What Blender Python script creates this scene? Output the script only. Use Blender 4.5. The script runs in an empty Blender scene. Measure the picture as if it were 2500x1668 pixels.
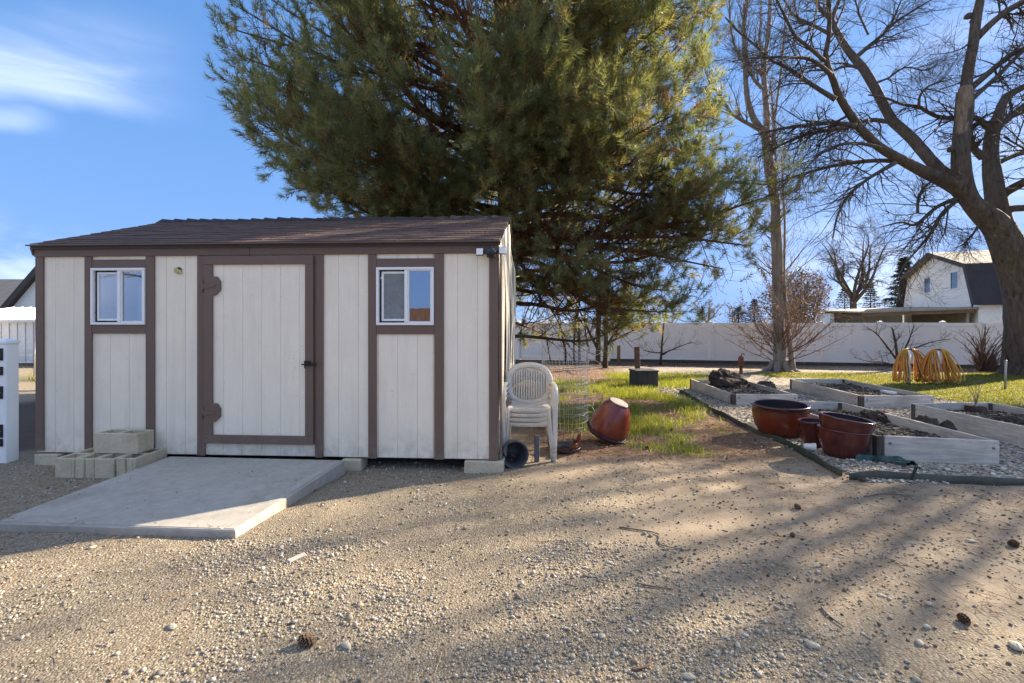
import bpy, math, random
import numpy as np
from mathutils import Vector, Matrix, Euler

random.seed(7)
RNG = np.random.default_rng(11)
scene = bpy.context.scene
COL = scene.collection
R = math.radians

# ------------------------------------------------------------------ camera
CAM_H = 1.48
F_PX, CX, HY = 1150.0, 1250.0, 787.0          # focal length, centre column and horizon row of the 2500 px photograph
cam_d = bpy.data.cameras.new('camera')
cam = bpy.data.objects.new('camera', cam_d)
COL.objects.link(cam)
cam.location = (0, 0, CAM_H)
cam.rotation_euler = (R(90), 0, 0)
cam_d.sensor_width = 36.0
cam_d.lens = F_PX / 2500.0 * 36.0
cam_d.shift_y = -(834.0 - HY) / 2500.0
cam_d.clip_start = 0.05
cam_d.clip_end = 2000
scene.camera = cam

# ------------------------------------------------------------------ sky and sun
SUN_AZ, SUN_EL = R(61), R(26)                  # azimuth to the right of the view direction (+Y)
SUN = Vector((math.sin(SUN_AZ) * math.cos(SUN_EL), math.cos(SUN_AZ) * math.cos(SUN_EL), math.sin(SUN_EL)))
world = bpy.data.worlds.new('World')
scene.world = world
world.use_nodes = True
wn, wl = world.node_tree.nodes, world.node_tree.links
wn.clear()
w_out = wn.new('ShaderNodeOutputWorld')
w_bg = wn.new('ShaderNodeBackground')
w_bg.inputs['Strength'].default_value = 0.15
w_sky = wn.new('ShaderNodeTexSky')
w_sky.sky_type = 'NISHITA'
w_sky.sun_disc = False
w_sky.sun_elevation = SUN_EL
w_sky.sun_rotation = SUN_AZ
w_sky.altitude = 900
w_sky.air_density = 1.0
w_sky.dust_density = 0.45
w_sky.ozone_density = 3.0
w_tc = wn.new('ShaderNodeTexCoord')


def wmath(op, a, b=None, clamp=False):
    n = wn.new('ShaderNodeMath'); n.operation = op; n.use_clamp = clamp
    for i, v in enumerate((a, b)):
        if v is None: continue
        if hasattr(v, 'links'): wl.new(v, n.inputs[i])
        else: n.inputs[i].default_value = v
    return n.outputs[0]


def wblob(d, inner, outer):
    d = Vector(d).normalized()
    n = wn.new('ShaderNodeVectorMath'); n.operation = 'DOT_PRODUCT'
    wl.new(w_tc.outputs['Generated'], n.inputs[0]); n.inputs[1].default_value = d
    m = wn.new('ShaderNodeMapRange'); m.interpolation_type = 'SMOOTHSTEP'
    wl.new(n.outputs['Value'], m.inputs['Value'])
    m.inputs['From Min'].default_value = outer; m.inputs['From Max'].default_value = inner
    return m.outputs['Result']


def wnoise(scale, sc=(1, 1, 1), rot=(0, 0, 0), detail=6, lo=.45, hi=.7, dist=0.0, off=(0, 0, 0)):
    mp = wn.new('ShaderNodeMapping'); mp.inputs['Scale'].default_value = sc; mp.inputs['Location'].default_value = off; mp.inputs['Rotation'].default_value = rot
    wl.new(w_tc.outputs['Generated'], mp.inputs['Vector'])
    n = wn.new('ShaderNodeTexNoise'); n.inputs['Scale'].default_value = scale; n.inputs['Detail'].default_value = detail
    n.inputs['Distortion'].default_value = dist
    wl.new(mp.outputs[0], n.inputs['Vector'])
    m = wn.new('ShaderNodeMapRange'); m.interpolation_type = 'SMOOTHSTEP'
    wl.new(n.outputs['Fac'], m.inputs['Value'])
    m.inputs['From Min'].default_value = lo; m.inputs['From Max'].default_value = hi
    return m.outputs['Result']


def sdir(px, py):
    return ((px - CX) / F_PX, 1.0, (HY - py) / F_PX)


# thin cirrus: streaky patches added mostly out of view as fill light, and the denser drifts seen at the upper left
FILL_OFF = (2.9, 8.1, 3.3)  # shifts the added fill clouds out of view, leaving the view nearly clear
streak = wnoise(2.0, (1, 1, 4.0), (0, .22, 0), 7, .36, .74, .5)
fill_cloud = wnoise(.95, (1, 1, 1.5), (0, 0, 0), 3, .47, .66, .2, FILL_OFF)
w_sep = wn.new('ShaderNodeSeparateXYZ'); wl.new(w_tc.outputs['Generated'], w_sep.inputs[0])
w_fw = wmath('MAXIMUM', w_sep.outputs['Y'], .02)
wu, wv = wmath('DIVIDE', w_sep.outputs['X'], w_fw), wmath('DIVIDE', w_sep.outputs['Z'], w_fw)


def wss(v, lo, hi):
    m = wn.new('ShaderNodeMapRange'); m.interpolation_type = 'SMOOTHSTEP'
    wl.new(v, m.inputs['Value']); m.inputs['From Min'].default_value = lo; m.inputs['From Max'].default_value = hi
    return m.outputs['Result']


wob = wmath('MULTIPLY', wmath('SUBTRACT', wnoise(3.0, (1, 1, 1), (0, 0, 0), 5, 0, 1, .3), .5), .16)
fil = wnoise(3.2, (1, 1, 6.0), (.10, .16, 0), 7, .30, .72, .8, (1.3, .2, .9))


def wisp(v0, lo, hi, u0, u1, amp):
    vv = wmath('ADD', wmath('SUBTRACT', wv, v0), wmath('ADD', wob, wmath('MULTIPLY', wmath('ADD', wu, .9), .10)))
    m = wmath('MULTIPLY', wss(vv, -lo, lo * .3), wmath('SUBTRACT', 1.0, wss(vv, hi * .15, hi)))
    m = wmath('MULTIPLY', m, wmath('SUBTRACT', 1.0, wss(wu, u0, u1)))
    return wmath('MULTIPLY', wmath('MULTIPLY', m, wss(w_sep.outputs['Y'], .05, .3)), amp)


drift = wmath('MAXIMUM', wisp(.470, .05, .24, -.98, -.62, .75), wisp(.385, .03, .07, -1.06, -.94, .5))
drift = wmath('MULTIPLY', drift, wmath('ADD', wmath('MULTIPLY', fil, .65), .30))
low = wmath('MAXIMUM', wblob(sdir(2060, 735), 1.0, .985), wblob(sdir(60, 700), 1.0, .992))
low = wmath('MULTIPLY', low, wnoise(6.0, (1, 1, 2.2), (0, 0, 0), 7, .38, .62, .2))
cm = wmath('MULTIPLY', fill_cloud, wmath('ADD', wmath('MULTIPLY', streak, .62), .16))
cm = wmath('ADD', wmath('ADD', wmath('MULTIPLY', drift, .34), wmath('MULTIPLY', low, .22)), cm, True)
# soft shoulder: the very bright air towards the sun is rolled off evenly over the whole sky
w_k = wn.new('ShaderNodeVectorMath'); w_k.operation = 'MULTIPLY_ADD'
w_gain = wn.new('ShaderNodeVectorMath'); w_gain.operation = 'MULTIPLY'
wl.new(w_sky.outputs[0], w_gain.inputs[0]); w_gain.inputs[1].default_value = (.41, .71, .98)
wl.new(w_gain.outputs[0], w_k.inputs[0]); w_k.inputs[1].default_value = (1.9, 1.20, .62); w_k.inputs[2].default_value = (1, 1, 1)
w_hs = wn.new('ShaderNodeVectorMath'); w_hs.operation = 'DIVIDE'
wl.new(w_gain.outputs[0], w_hs.inputs[0]); wl.new(w_k.outputs[0], w_hs.inputs[1])
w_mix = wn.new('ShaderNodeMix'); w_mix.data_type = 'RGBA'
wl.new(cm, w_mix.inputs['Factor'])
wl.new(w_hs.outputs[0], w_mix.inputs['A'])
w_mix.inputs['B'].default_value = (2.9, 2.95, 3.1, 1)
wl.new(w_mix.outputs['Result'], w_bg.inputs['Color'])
wl.new(w_bg.outputs[0], w_out.inputs[0])

sun_d = bpy.data.lights.new('sun', 'SUN')
sun_d.energy = 3.55
sun_d.angle = R(0.6)
sun_d.color = (1.0, 0.865, 0.67)
sun = bpy.data.objects.new('sun', sun_d)
COL.objects.link(sun)
sun.rotation_euler = SUN.to_track_quat('Z', 'Y').to_euler()
sun.location = (20, 10, 15)

vs = scene.view_settings
vs.view_transform = 'Standard'
vs.look = 'None'
vs.exposure = 2.48
vs.gamma = 1.0
vs.use_curve_mapping = False


# ------------------------------------------------------------------ ground shape and photo-to-place helpers
def gz(x, y):
    t = np.clip((np.asarray(y, float) - 6.0) / 10.0, 0, 1)
    return -0.12 * t * t * (3 - 2 * t)


def G(px, py, dz=0.0):
    """point of the ground (or of a level dz above it) seen at a photo pixel"""
    z = dz
    for _ in range(12):
        y = (CAM_H - z) * F_PX / (py - HY)
        z = float(gz(0, y)) + dz
    return Vector(((px - CX) / F_PX * y, y, z))


def W(px, py, y):
    return Vector(((px - CX) / F_PX * y, y, CAM_H + (HY - py) / F_PX * y))


def hash2(ix, iy, seed):
    h = (ix.astype(np.int64) * 374761393 + iy.astype(np.int64) * 668265263 + seed * 974634777) & 0xFFFFFFFF
    h = ((h ^ (h >> 13)) * 1274126177) & 0xFFFFFFFF
    h = h ^ (h >> 16)
    return (h & 0xFFFFFF) / float(0xFFFFFF)


def vnoise(x, y, scale, seed=0):
    x = np.asarray(x, float) * scale; y = np.asarray(y, float) * scale
    ix, iy = np.floor(x), np.floor(y)
    fx, fy = x - ix, y - iy
    fx = fx * fx * (3 - 2 * fx); fy = fy * fy * (3 - 2 * fy)
    a = hash2(ix, iy, seed); b = hash2(ix + 1, iy, seed)
    c = hash2(ix, iy + 1, seed); d = hash2(ix + 1, iy + 1, seed)
    return (a * (1 - fx) + b * fx) * (1 - fy) + (c * (1 - fx) + d * fx) * fy


def fbm(x, y, scale, seed=0, oct=4):
    v = 0; a = .5; t = 0
    for o in range(oct):
        v = v + a * vnoise(x, y, scale * 2 ** o, seed + o * 17); t += a; a *= .5
    return v / t


def sstep(a, b, x):
    t = np.clip((np.asarray(x, float) - a) / (b - a), 0, 1)
    return t * t * (3 - 2 * t)


def box_m(x, y, x0, x1, y0, y1, soft=.3, wob=.35, seed=3):
    n = (fbm(x, y, 1.3, seed) - .5) * 2 * wob
    m = (fbm(x, y, 1.3, seed + 50) - .5) * 2 * wob
    return (sstep(x0 - soft, x0 + soft, x + n) * (1 - sstep(x1 - soft, x1 + soft, x + n)) *
            sstep(y0 - soft, y0 + soft, y + m) * (1 - sstep(y1 - soft, y1 + soft, y + m)))


def zones(x, y):
    """how much of each ground cover lies at x, y"""
    x = np.asarray(x, float); y = np.asarray(y, float)
    n = fbm(x, y, .9, 5)
    chips = box_m(x, y, 3.28, 9.6, 4.32, 11.6, .04, .0)
    chips = np.maximum(chips, .75 * box_m(x, y, 3.6, 14, 11.4, 16.6, .6, .6, 21))
    lawn = box_m(x, y, 8.3, 60, 7.6, 14.6, .35, .4, 31)
    lawn = np.maximum(lawn, box_m(x, y, 7.4, 11.5, 13.2, 15.2, .3, .6, 34) * sstep(.42, .55, fbm(x, y, .8, 77)))
    grass = box_m(x, y, .1, 3.0, 6.3, 12.2, .4, .7, 41) * sstep(.30, .48, fbm(x, y, .8, 9))
    grass = np.maximum(grass, box_m(x, y, 2.9, 5.6, 11.1, 14.4, .3, .5, 44))
    grass = np.maximum(grass, .9 * box_m(x, y, 1.35, 2.35, 5.25, 6.2, .18, .25, 47) * sstep(.38, .55, fbm(x, y, 2.4, 12)))
    grass = np.maximum(grass, box_m(x, y, -14, -8.2, 12.5, 20, .5, .7, 61))
    litter = box_m(x, y, .5, 3.3, 5.15, 12.5, .35, .4, 51)
    litter = np.maximum(litter, box_m(x, y, 5.5, 40, 13.4, 17.6, .6, .6, 55))
    litter = np.maximum(litter, box_m(x, y, -2, 4, 10, 17.6, .6, .6, 57))
    soil = box_m(x, y, -60, 60, 17.0, 24, .6, .5, 71) * (1 - sstep(0, 1, 0 * x))
    d_f = y - (20.3 - .23 * x)
    soil = np.maximum(soil, sstep(-1.1, -.6, d_f) * (1 - sstep(.4, 1.2, d_f)))
    soil = np.maximum(soil, box_m(x, y, -9.2, -5.3, 5.3, 12.5, .4, .4, 73))
    far = sstep(24, 34, np.hypot(x, y))
    lawn = np.maximum(lawn, far)
    edge = 1.15 + .55 * (y - 3.2) + (n - .5) * 1.6
    dirt = sstep(-.5, .75, x - edge * .62 + .1) * sstep(2.1, 3.3, y + .35 * (x - 1) + (n - .5) * 1.2)
    dirt = np.maximum(dirt, sstep(4.2, 5.0, y + (n - .5)) * sstep(-.2, .4, x))
    dirt = np.clip(dirt, 0, 1)
    gravel = 1 - dirt
    # later covers lie over earlier ones
    out = [gravel, dirt]
    for m in (litter, chips, grass, lawn, soil):
        out = [o * (1 - m) for o in out] + [m]
    return out      # gravel, dirt, litter, chips, grass, lawn, soil


# ------------------------------------------------------------------ node materials
def new_mat(name):
    m = bpy.data.materials.new(name); m.use_nodes = True
    nt = m.node_tree; nt.nodes.clear()
    o = nt.nodes.new('ShaderNodeOutputMaterial')
    b = nt.nodes.new('ShaderNodeBsdfPrincipled')
    nt.links.new(b.outputs[0], o.inputs[0])
    return m, nt, b, o


def coords(nt, per_object=True, sc=(1, 1, 1)):
    tc = nt.nodes.new('ShaderNodeTexCoord')
    mp = nt.nodes.new('ShaderNodeMapping'); mp.inputs['Scale'].default_value = sc
    nt.links.new(tc.outputs['Object'], mp.inputs['Vector'])
    if per_object:
        oi = nt.nodes.new('ShaderNodeObjectInfo')
        mu = nt.nodes.new('ShaderNodeMath'); mu.operation = 'MULTIPLY'; mu.inputs[1].default_value = 37.0
        nt.links.new(oi.outputs['Random'], mu.inputs[0])
        nt.links.new(mu.outputs[0], mp.inputs['Location'])
    return mp.outputs[0]


def noise(nt, vec, scale, detail=4, rough=.55, dist=0):
    n = nt.nodes.new('ShaderNodeTexNoise')
    n.inputs['Scale'].default_value = scale; n.inputs['Detail'].default_value = detail
    n.inputs['Roughness'].default_value = rough; n.inputs['Distortion'].default_value = dist
    if vec is not None: nt.links.new(vec, n.inputs['Vector'])
    return n.outputs['Fac']


def ramp(nt, fac, stops, interp='LINEAR'):
    r = nt.nodes.new('ShaderNodeValToRGB'); r.color_ramp.interpolation = interp
    e = r.color_ramp.elements
    while len(e) < len(stops): e.new(.5)
    for k, (p, c) in zip(e, stops):
        k.position = p; k.color = (*c, 1) if len(c) == 3 else c
    nt.links.new(fac, r.inputs[0])
    return r.outputs[0]


def mixc(nt, fac, a, b, mode='MIX'):
    m = nt.nodes.new('ShaderNodeMix'); m.data_type = 'RGBA'; m.blend_type = mode
    for k, v in (('Factor', fac), ('A', a), ('B', b)):
        if hasattr(v, 'links'): nt.links.new(v, m.inputs[k])
        elif k == 'Factor': m.inputs[k].default_value = v
        else: m.inputs[k].default_value = (*v, 1) if len(v) == 3 else v
    return m.outputs['Result']


def nmath(nt, op, a, b=None, clamp=False):
    n = nt.nodes.new('ShaderNodeMath'); n.operation = op; n.use_clamp = clamp
    for i, v in enumerate((a, b)):
        if v is None: continue
        if hasattr(v, 'links'): nt.links.new(v, n.inputs[i])
        else: n.inputs[i].default_value = v
    return n.outputs[0]


def bump(nt, bsdf, h, strength=.3, dist=.01, normal=None):
    b = nt.nodes.new('ShaderNodeBump'); b.inputs['Strength'].default_value = strength
    b.inputs['Distance'].default_value = dist
    nt.links.new(h, b.inputs['Height'])
    if normal is not None: nt.links.new(normal, b.inputs['Normal'])
    nt.links.new(b.outputs[0], bsdf.inputs['Normal'])
    return b.outputs[0]


def hsv(c, dv):
    return tuple(max(0, v * dv) for v in c)


def m_basic(name, c, rough=.6, var=.18, scale=6, bmp=.15, bscale=40, sc=(1, 1, 1), metal=0.0, c2=None, spec=.5,
            bdist=.01, grime=None, coat=0.0, fine=.35):
    m, nt, b, o = new_mat(name)
    v = coords(nt, True, sc)
    f = noise(nt, v, scale, 5)
    lo = c2 if c2 else hsv(c, 1 - var)
    hi = c if c2 else hsv(c, 1 + var)
    col = ramp(nt, f, [(.3, lo), (.7, hi)])
    f2 = noise(nt, v, scale * 7, 4)
    col = mixc(nt, fine, col, ramp(nt, f2, [(.3, hsv(lo, .8)), (.7, hsv(hi, 1.12))]))
    if grime:
        g = noise(nt, v, scale * .6, 6, .7)
        col = mixc(nt, ramp(nt, g, [(.52, (0, 0, 0)), (.72, (.8, .8, .8))]), col, grime)
    nt.links.new(col, b.inputs['Base Color'])
    b.inputs['Roughness'].default_value = rough
    b.inputs['Metallic'].default_value = metal
    b.inputs['Specular IOR Level'].default_value = spec
    b.inputs['Coat Weight'].default_value = coat
    if bmp: bump(nt, b, noise(nt, v, bscale, 5, .6), bmp, bdist)
    return m


def m_vcol(name, rough=.8, translucent=0.0, bmp=0.0, bscale=60, spec=.3, tint=(1, 1, 1)):
    m, nt, b, o = new_mat(name)
    a = nt.nodes.new('ShaderNodeAttribute'); a.attribute_name = 'Col'
    nt.links.new(a.outputs['Color'], b.inputs['Base Color'])
    b.inputs['Roughness'].default_value = rough
    b.inputs['Specular IOR Level'].default_value = spec
    if bmp:
        tc = nt.nodes.new('ShaderNodeTexCoord')
        f = noise(nt, tc.outputs['Object'], bscale, 4)
        col = mixc(nt, 1.0, a.outputs['Color'], ramp(nt, f, [(.25, (.72, .72, .72)), (.75, (1.2, 1.2, 1.2))]), 'MULTIPLY')
        nt.links.new(col, b.inputs['Base Color'])
        bump(nt, b, f, bmp, .01)
    if translucent:
        t = nt.nodes.new('ShaderNodeBsdfTranslucent')
        mc = mixc(nt, 1.0, a.outputs['Color'], (*tint, 1), 'MULTIPLY')
        nt.links.new(mc, t.inputs['Color'])
        mx = nt.nodes.new('ShaderNodeMixShader'); mx.inputs[0].default_value = translucent
        nt.links.new(b.outputs[0], mx.inputs[1]); nt.links.new(t.outputs[0], mx.inputs[2])
        nt.links.new(mx.outputs[0], o.inputs[0])
    return m


def m_bark(name, c1, c2, vscale=14, bmp=.8, moss=None, dist=.03):
    m, nt, b, o = new_mat(name)
    tc = nt.nodes.new('ShaderNodeTexCoord')
    mp = nt.nodes.new('ShaderNodeMapping'); mp.inputs['Scale'].default_value = (1, 1, .22)
    nt.links.new(tc.outputs['Object'], mp.inputs['Vector'])
    f = noise(nt, mp.outputs[0], vscale, 6, .65, .4)
    col = ramp(nt, f, [(.32, c1), (.66, c2)])
    f2 = noise(nt, tc.outputs['Object'], 2.2, 4)
    col = mixc(nt, ramp(nt, f2, [(.42, (0, 0, 0)), (.66, (.55, .55, .55))]), col, moss if moss else hsv(c2, 1.25))
    nt.links.new(col, b.inputs['Base Color'])
    b.inputs['Roughness'].default_value = .9
    b.inputs['Specular IOR Level'].default_value = .2
    if bmp: bump(nt, b, f, bmp, dist)
    return m


def m_paint_wood(name, c, grime, grain=(26, 26, 1.2), rough=.55, bmp=.25, foot=None):
    m, nt, b, o = new_mat(name)
    v = coords(nt, True, (1, 1, 1))
    mp = nt.nodes.new('ShaderNodeMapping'); mp.inputs['Scale'].default_value = grain
    nt.links.new(v, mp.inputs['Vector'])
    g = noise(nt, mp.outputs[0], 3.0, 6, .6, .3)
    blot = noise(nt, v, 2.4, 5, .6)
    col = ramp(nt, blot, [(.3, hsv(c, .93)), (.7, hsv(c, 1.05))])
    col = mixc(nt, .25, col, ramp(nt, g, [(.3, hsv(c, .86)), (.65, hsv(c, 1.06))]))
    spk = noise(nt, v, 55, 2, .5)
    col = mixc(nt, ramp(nt, spk, [(.70, (0, 0, 0)), (.76, (.55, .55, .55))]), col, grime)
    # splashed dirt and flaking near the ground
    ge = nt.nodes.new('ShaderNodeNewGeometry'); sp = nt.nodes.new('ShaderNodeSeparateXYZ'); nt.links.new(ge.outputs['Position'], sp.inputs[0])
    sn = noise(nt, ge.outputs['Position'], 9, 6, .7)
    hz = nmath(nt, 'SUBTRACT', .42, sp.outputs['Z'])
    sm = nmath(nt, 'MULTIPLY', nmath(nt, 'MULTIPLY', hz, 2.6, True), ramp(nt, sn, [(.42, (0, 0, 0)), (.62, (1, 1, 1))]), True)
    col = mixc(nt, nmath(nt, 'MULTIPLY', sm, .5), col, (.33, .265, .185))
    dr = nt.nodes.new('ShaderNodeMapping'); dr.inputs['Scale'].default_value = (7, 7, .5); nt.links.new(ge.outputs['Position'], dr.inputs[0])
    rn = noise(nt, dr.outputs[0], 1.4, 5, .6)
    col = mixc(nt, ramp(nt, rn, [(.50, (0, 0, 0)), (.72, (.34, .34, .34))]), col, hsv(c, .74))
    nt.links.new(col, b.inputs['Base Color'])
    b.inputs['Roughness'].default_value = rough
    b.inputs['Specular IOR Level'].default_value = .35
    bump(nt, b, g, bmp, .004)
    return m


def m_wood(name, c1, c2, grain=(2.2, 26, 26), rough=.8, bmp=.4):
    m, nt, b, o = new_mat(name)
    v = coords(nt, True, (1, 1, 1))
    mp = nt.nodes.new('ShaderNodeMapping'); mp.inputs['Scale'].default_value = grain
    nt.links.new(v, mp.inputs['Vector'])
    g = noise(nt, mp.outputs[0], 1.6, 7, .65, .6)
    blot = noise(nt, v, 3.0, 4, .6)
    col = ramp(nt, g, [(.28, c1), (.7, c2)])
    col = mixc(nt, ramp(nt, blot, [(.45, (0, 0, 0)), (.75, (.5, .5, .5))]), col, hsv(c1, .75))
    nt.links.new(col, b.inputs['Base Color'])
    b.inputs['Roughness'].default_value = rough
    b.inputs['Specular IOR Level'].default_value = .25
    bump(nt, b, g, bmp, .004)
    return m


M = {}
M['siding'] = m_paint_wood('cream_siding', (.88, .785, .63), (.34, .29, .2))
M['trim'] = m_paint_wood('brown_trim', (.16, .107, .083), (.075, .055, .045), rough=.5)
M['trim_h'] = m_paint_wood('brown_trim_rail', (.16, .107, .083), (.075, .055, .045), grain=(1.2, 26, 26), rough=.5)
M['wall_back'] = m_basic('wall_backing', (.20, .16, .11), .9)
M['interior'] = m_basic('shed_interior', (.08, .07, .06), .95)
M['shingle'] = m_basic('brown_shingle', (.165, .105, .085), .92, .3, 5, .5, 160, c2=(.08, .054, .048), spec=.25)
M['ridge'] = m_basic('ridge_cap_dark', (.055, .044, .042), .9, .3, 5, .5, 160, spec=.25)
M['drip'] = m_basic('drip_edge_metal', (.035, .03, .03), .45, .15)
M['vinyl_w'] = m_basic('white_vinyl', (.86, .86, .85), .35, .03, 3, .03, 30, fine=.06)
M['frame_w'] = m_basic('white_window_vinyl', (.82, .82, .81), .32, .03, 5, .03, 40, fine=.06)
M['vinyl_f'] = m_basic('fence_vinyl', (.90, .86, .82), .5, .03, 1.5, .05, 20, grime=(.82, .77, .72), fine=.08)
M['concrete'] = m_basic('slab_concrete', (.41, .38, .33), .85, .10, 2.2, .35, 90, c2=(.345, .315, .27), grime=(.23, .20, .155), bdist=.004)
M['cinder'] = m_basic('cinder_block_concrete', (.56, .48, .335), .95, .14, 5, .7, 120, grime=(.40, .325, .20), bdist=.006)
M['black'] = m_basic('black_plastic', (.02, .02, .022), .4, .2)
M['iron'] = m_basic('black_iron', (.025, .024, .024), .45, .2, metal=.6)
M['lamp'] = m_basic('frosted_lamp_lens', (.82, .83, .84), .25, .02)
M['resin'] = m_basic('white_resin', (.60, .55, .475), .42, .07, 3, .08, 60, grime=(.42, .37, .30))
M['resin_tan'] = m_basic('tan_resin', (.46, .35, .22), .45, .1, 3, .05, 60)
M['foam'] = m_basic('yellow_foam', (.62, .56, .25), .8, .25, 14, .7, 60)
M['wire'] = m_basic('galvanised_wire', (.62, .60, .56), .45, .1, metal=.2)
M['soil'] = m_basic('dark_soil', (.085, .058, .042), .97, .4, 7, 1.0, 45, c2=(.034, .024, .019), bdist=.02)
M['bedwood'] = m_wood('weathered_bed_wood', (.36, .315, .26), (.70, .635, .555))
M['bedpost'] = m_wood('dark_bed_post', (.05, .042, .034), (.13, .11, .09), (26, 26, 2.2))
M['steel'] = m_basic('zinc_bolt', (.22, .22, .23), .45, .2, metal=.7)
M['edging'] = m_basic('green_edging', (.032, .042, .024), .75, .3, 4, .3, 30, grime=(.12, .095, .062))
M['edging_g'] = m_basic('grey_green_edging', (.075, .074, .058), .8, .25, 4, .3, 30, grime=(.035, .045, .026))
M['greensheet'] = m_basic('green_plastic_sheet', (.014, .05, .043), .4, .25, 5, .15, 20)
M['cup'] = m_basic('white_cup_plastic', (.78, .77, .74), .4, .05)
M['post_wood'] = m_wood('brown_post_wood', (.10, .06, .038), (.24, .15, .095), (24, 24, 2))
M['box_dark'] = m_wood('dark_box_board', (.035, .032, .03), (.085, .08, .075), (18, 18, 2), bmp=.5)
M['rust'] = m_basic('rust_red_iron', (.24, .065, .04), .7, .3, 10, .3, 60, c2=(.10, .04, .03))
M['pole'] = m_basic('grey_pole_metal', (.36, .35, .33), .5, .1, metal=.4)
M['hose_y'] = m_basic('yellow_hose', (.60, .31, .025), .5, .2, 4)
M['hose_o'] = m_basic('orange_hose', (.55, .19, .03), .5, .2, 4)
M['hose_b'] = m_basic('black_hose', (.03, .03, .028), .5, .2, 4)
M['plank_dark'] = m_basic('dark_grey_plank', (.10, .10, .115), .7, .2)
M['h_wall'] = m_basic('white_house_siding', (.90, .82, .72), .7, .05, 1, .05, 10)
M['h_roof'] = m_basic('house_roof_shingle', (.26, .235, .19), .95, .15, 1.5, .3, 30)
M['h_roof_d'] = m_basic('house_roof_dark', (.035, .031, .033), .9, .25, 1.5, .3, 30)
M['h_fascia'] = m_basic('dark_fascia', (.05, .042, .04), .7, .2)
M['h_patio'] = m_basic('patio_roof_tan', (.33, .27, .195), .95, .25, 2, .4, 20)
M['h_beam'] = m_wood('patio_beam_wood', (.15, .085, .05), (.29, .18, .11))
M['h_grey'] = m_basic('house_roof_grey', (.13, .125, .125), .95, .2, 2, .3, 20)
M['h_white'] = m_basic('bright_white_siding', (.78, .78, .78), .7, .04, fine=.06)
M['house_glass'] = m_basic('house_window_glass', (.10, .13, .16), .08, .2, spec=.9)
M['poly'] = m_basic('white_greenhouse_sheet', (.80, .80, .79), .5, .04, 2)
M['wall_brown'] = m_wood('brown_fence_board', (.075, .043, .034), (.13, .075, .06), (22, 22, 2))
M['bark_big'] = m_bark('big_tree_bark', (.038, .031, .027), (.155, .130, .112), 13, 1.0, (.135, .105, .075))
M['bark_lite'] = m_bark('pale_bark', (.15, .125, .105), (.36, .315, .275), 12, .7, (.25, .205, .165))
M['bark_cut'] = m_bark('bare_stripped_wood', (.13, .095, .068), (.34, .275, .215), 16, .8, (.20, .13, .07), .02)
M['bark_dark'] = m_bark('dark_bark', (.03, .024, .02), (.085, .066, .054), 12, .6, (.09, .075, .058))
M['bark_pine'] = m_bark('pine_bark', (.05, .026, .017), (.17, .085, .05), 12, .8, (.13, .075, .05))
M['twig'] = m_basic('twig_bark', (.075, .056, .045), .9, .3, 2, 0)
M['twig_lite'] = m_basic('pale_twig_bark', (.19, .145, .11), .9, .25, 2, 0)
M['twig_red'] = m_basic('reddish_twig_bark', (.15, .085, .062), .9, .25, 2, 0)
M['needle'] = m_vcol('pine_needles', .55, .5, spec=.35, tint=(1.15, 1.1, .6))
M['leafcol'] = m_vcol('dry_leaves', .8, .25)
M['grasscol'] = m_vcol('grass_blades', .6, .4, tint=(1.3, 1.25, .5))
M['pebble'] = m_vcol('pebbles', .85, 0, .35, 220)
M['chips'] = m_vcol('stone_chips', .9, 0, .3, 160)
M['debris'] = m_vcol('ground_debris', .9)
M['cone'] = m_vcol('cone_scales', .8)


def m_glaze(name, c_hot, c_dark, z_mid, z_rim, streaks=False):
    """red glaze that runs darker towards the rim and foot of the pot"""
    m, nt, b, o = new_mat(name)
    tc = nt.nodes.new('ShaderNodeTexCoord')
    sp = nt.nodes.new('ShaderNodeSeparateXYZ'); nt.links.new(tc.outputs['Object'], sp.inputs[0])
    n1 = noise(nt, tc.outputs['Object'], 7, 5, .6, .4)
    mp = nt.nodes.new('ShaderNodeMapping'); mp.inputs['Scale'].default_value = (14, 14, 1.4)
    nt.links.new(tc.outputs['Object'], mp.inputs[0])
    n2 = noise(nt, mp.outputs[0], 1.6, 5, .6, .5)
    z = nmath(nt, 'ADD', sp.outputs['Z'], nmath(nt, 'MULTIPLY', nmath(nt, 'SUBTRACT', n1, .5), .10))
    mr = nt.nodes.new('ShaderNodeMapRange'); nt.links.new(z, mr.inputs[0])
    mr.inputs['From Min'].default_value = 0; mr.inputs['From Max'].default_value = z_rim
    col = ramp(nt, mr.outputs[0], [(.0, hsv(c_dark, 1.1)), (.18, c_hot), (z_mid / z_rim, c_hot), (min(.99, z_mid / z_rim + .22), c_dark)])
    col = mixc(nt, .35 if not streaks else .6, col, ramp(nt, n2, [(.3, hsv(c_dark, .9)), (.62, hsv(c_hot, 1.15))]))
    nt.links.new(col, b.inputs['Base Color'])
    b.inputs['Roughness'].default_value = .22
    b.inputs['Specular IOR Level'].default_value = .55
    bump(nt, b, n1, .05, .004)
    return m


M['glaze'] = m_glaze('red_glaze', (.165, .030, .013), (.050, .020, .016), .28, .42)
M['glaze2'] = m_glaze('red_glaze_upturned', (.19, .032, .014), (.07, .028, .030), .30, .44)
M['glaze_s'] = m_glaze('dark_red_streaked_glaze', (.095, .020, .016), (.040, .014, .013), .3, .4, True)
M['pot_in'] = m_basic('pot_inside', (.030, .028, .036), .35, .2)
M['saucer'] = m_basic('dark_glazed_saucer', (.052, .032, .034), .3, .3, 5, c2=(.02, .02, .03))
M['clay'] = m_basic('unglazed_clay', (.33, .285, .25), .9, .1)
M['bucket'] = m_basic('grey_bucket_plastic', (.065, .068, .078), .45, .2, 4)
M['copper'] = m_basic('teal_foot_cap', (.18, .33, .28), .6, .1)


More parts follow.
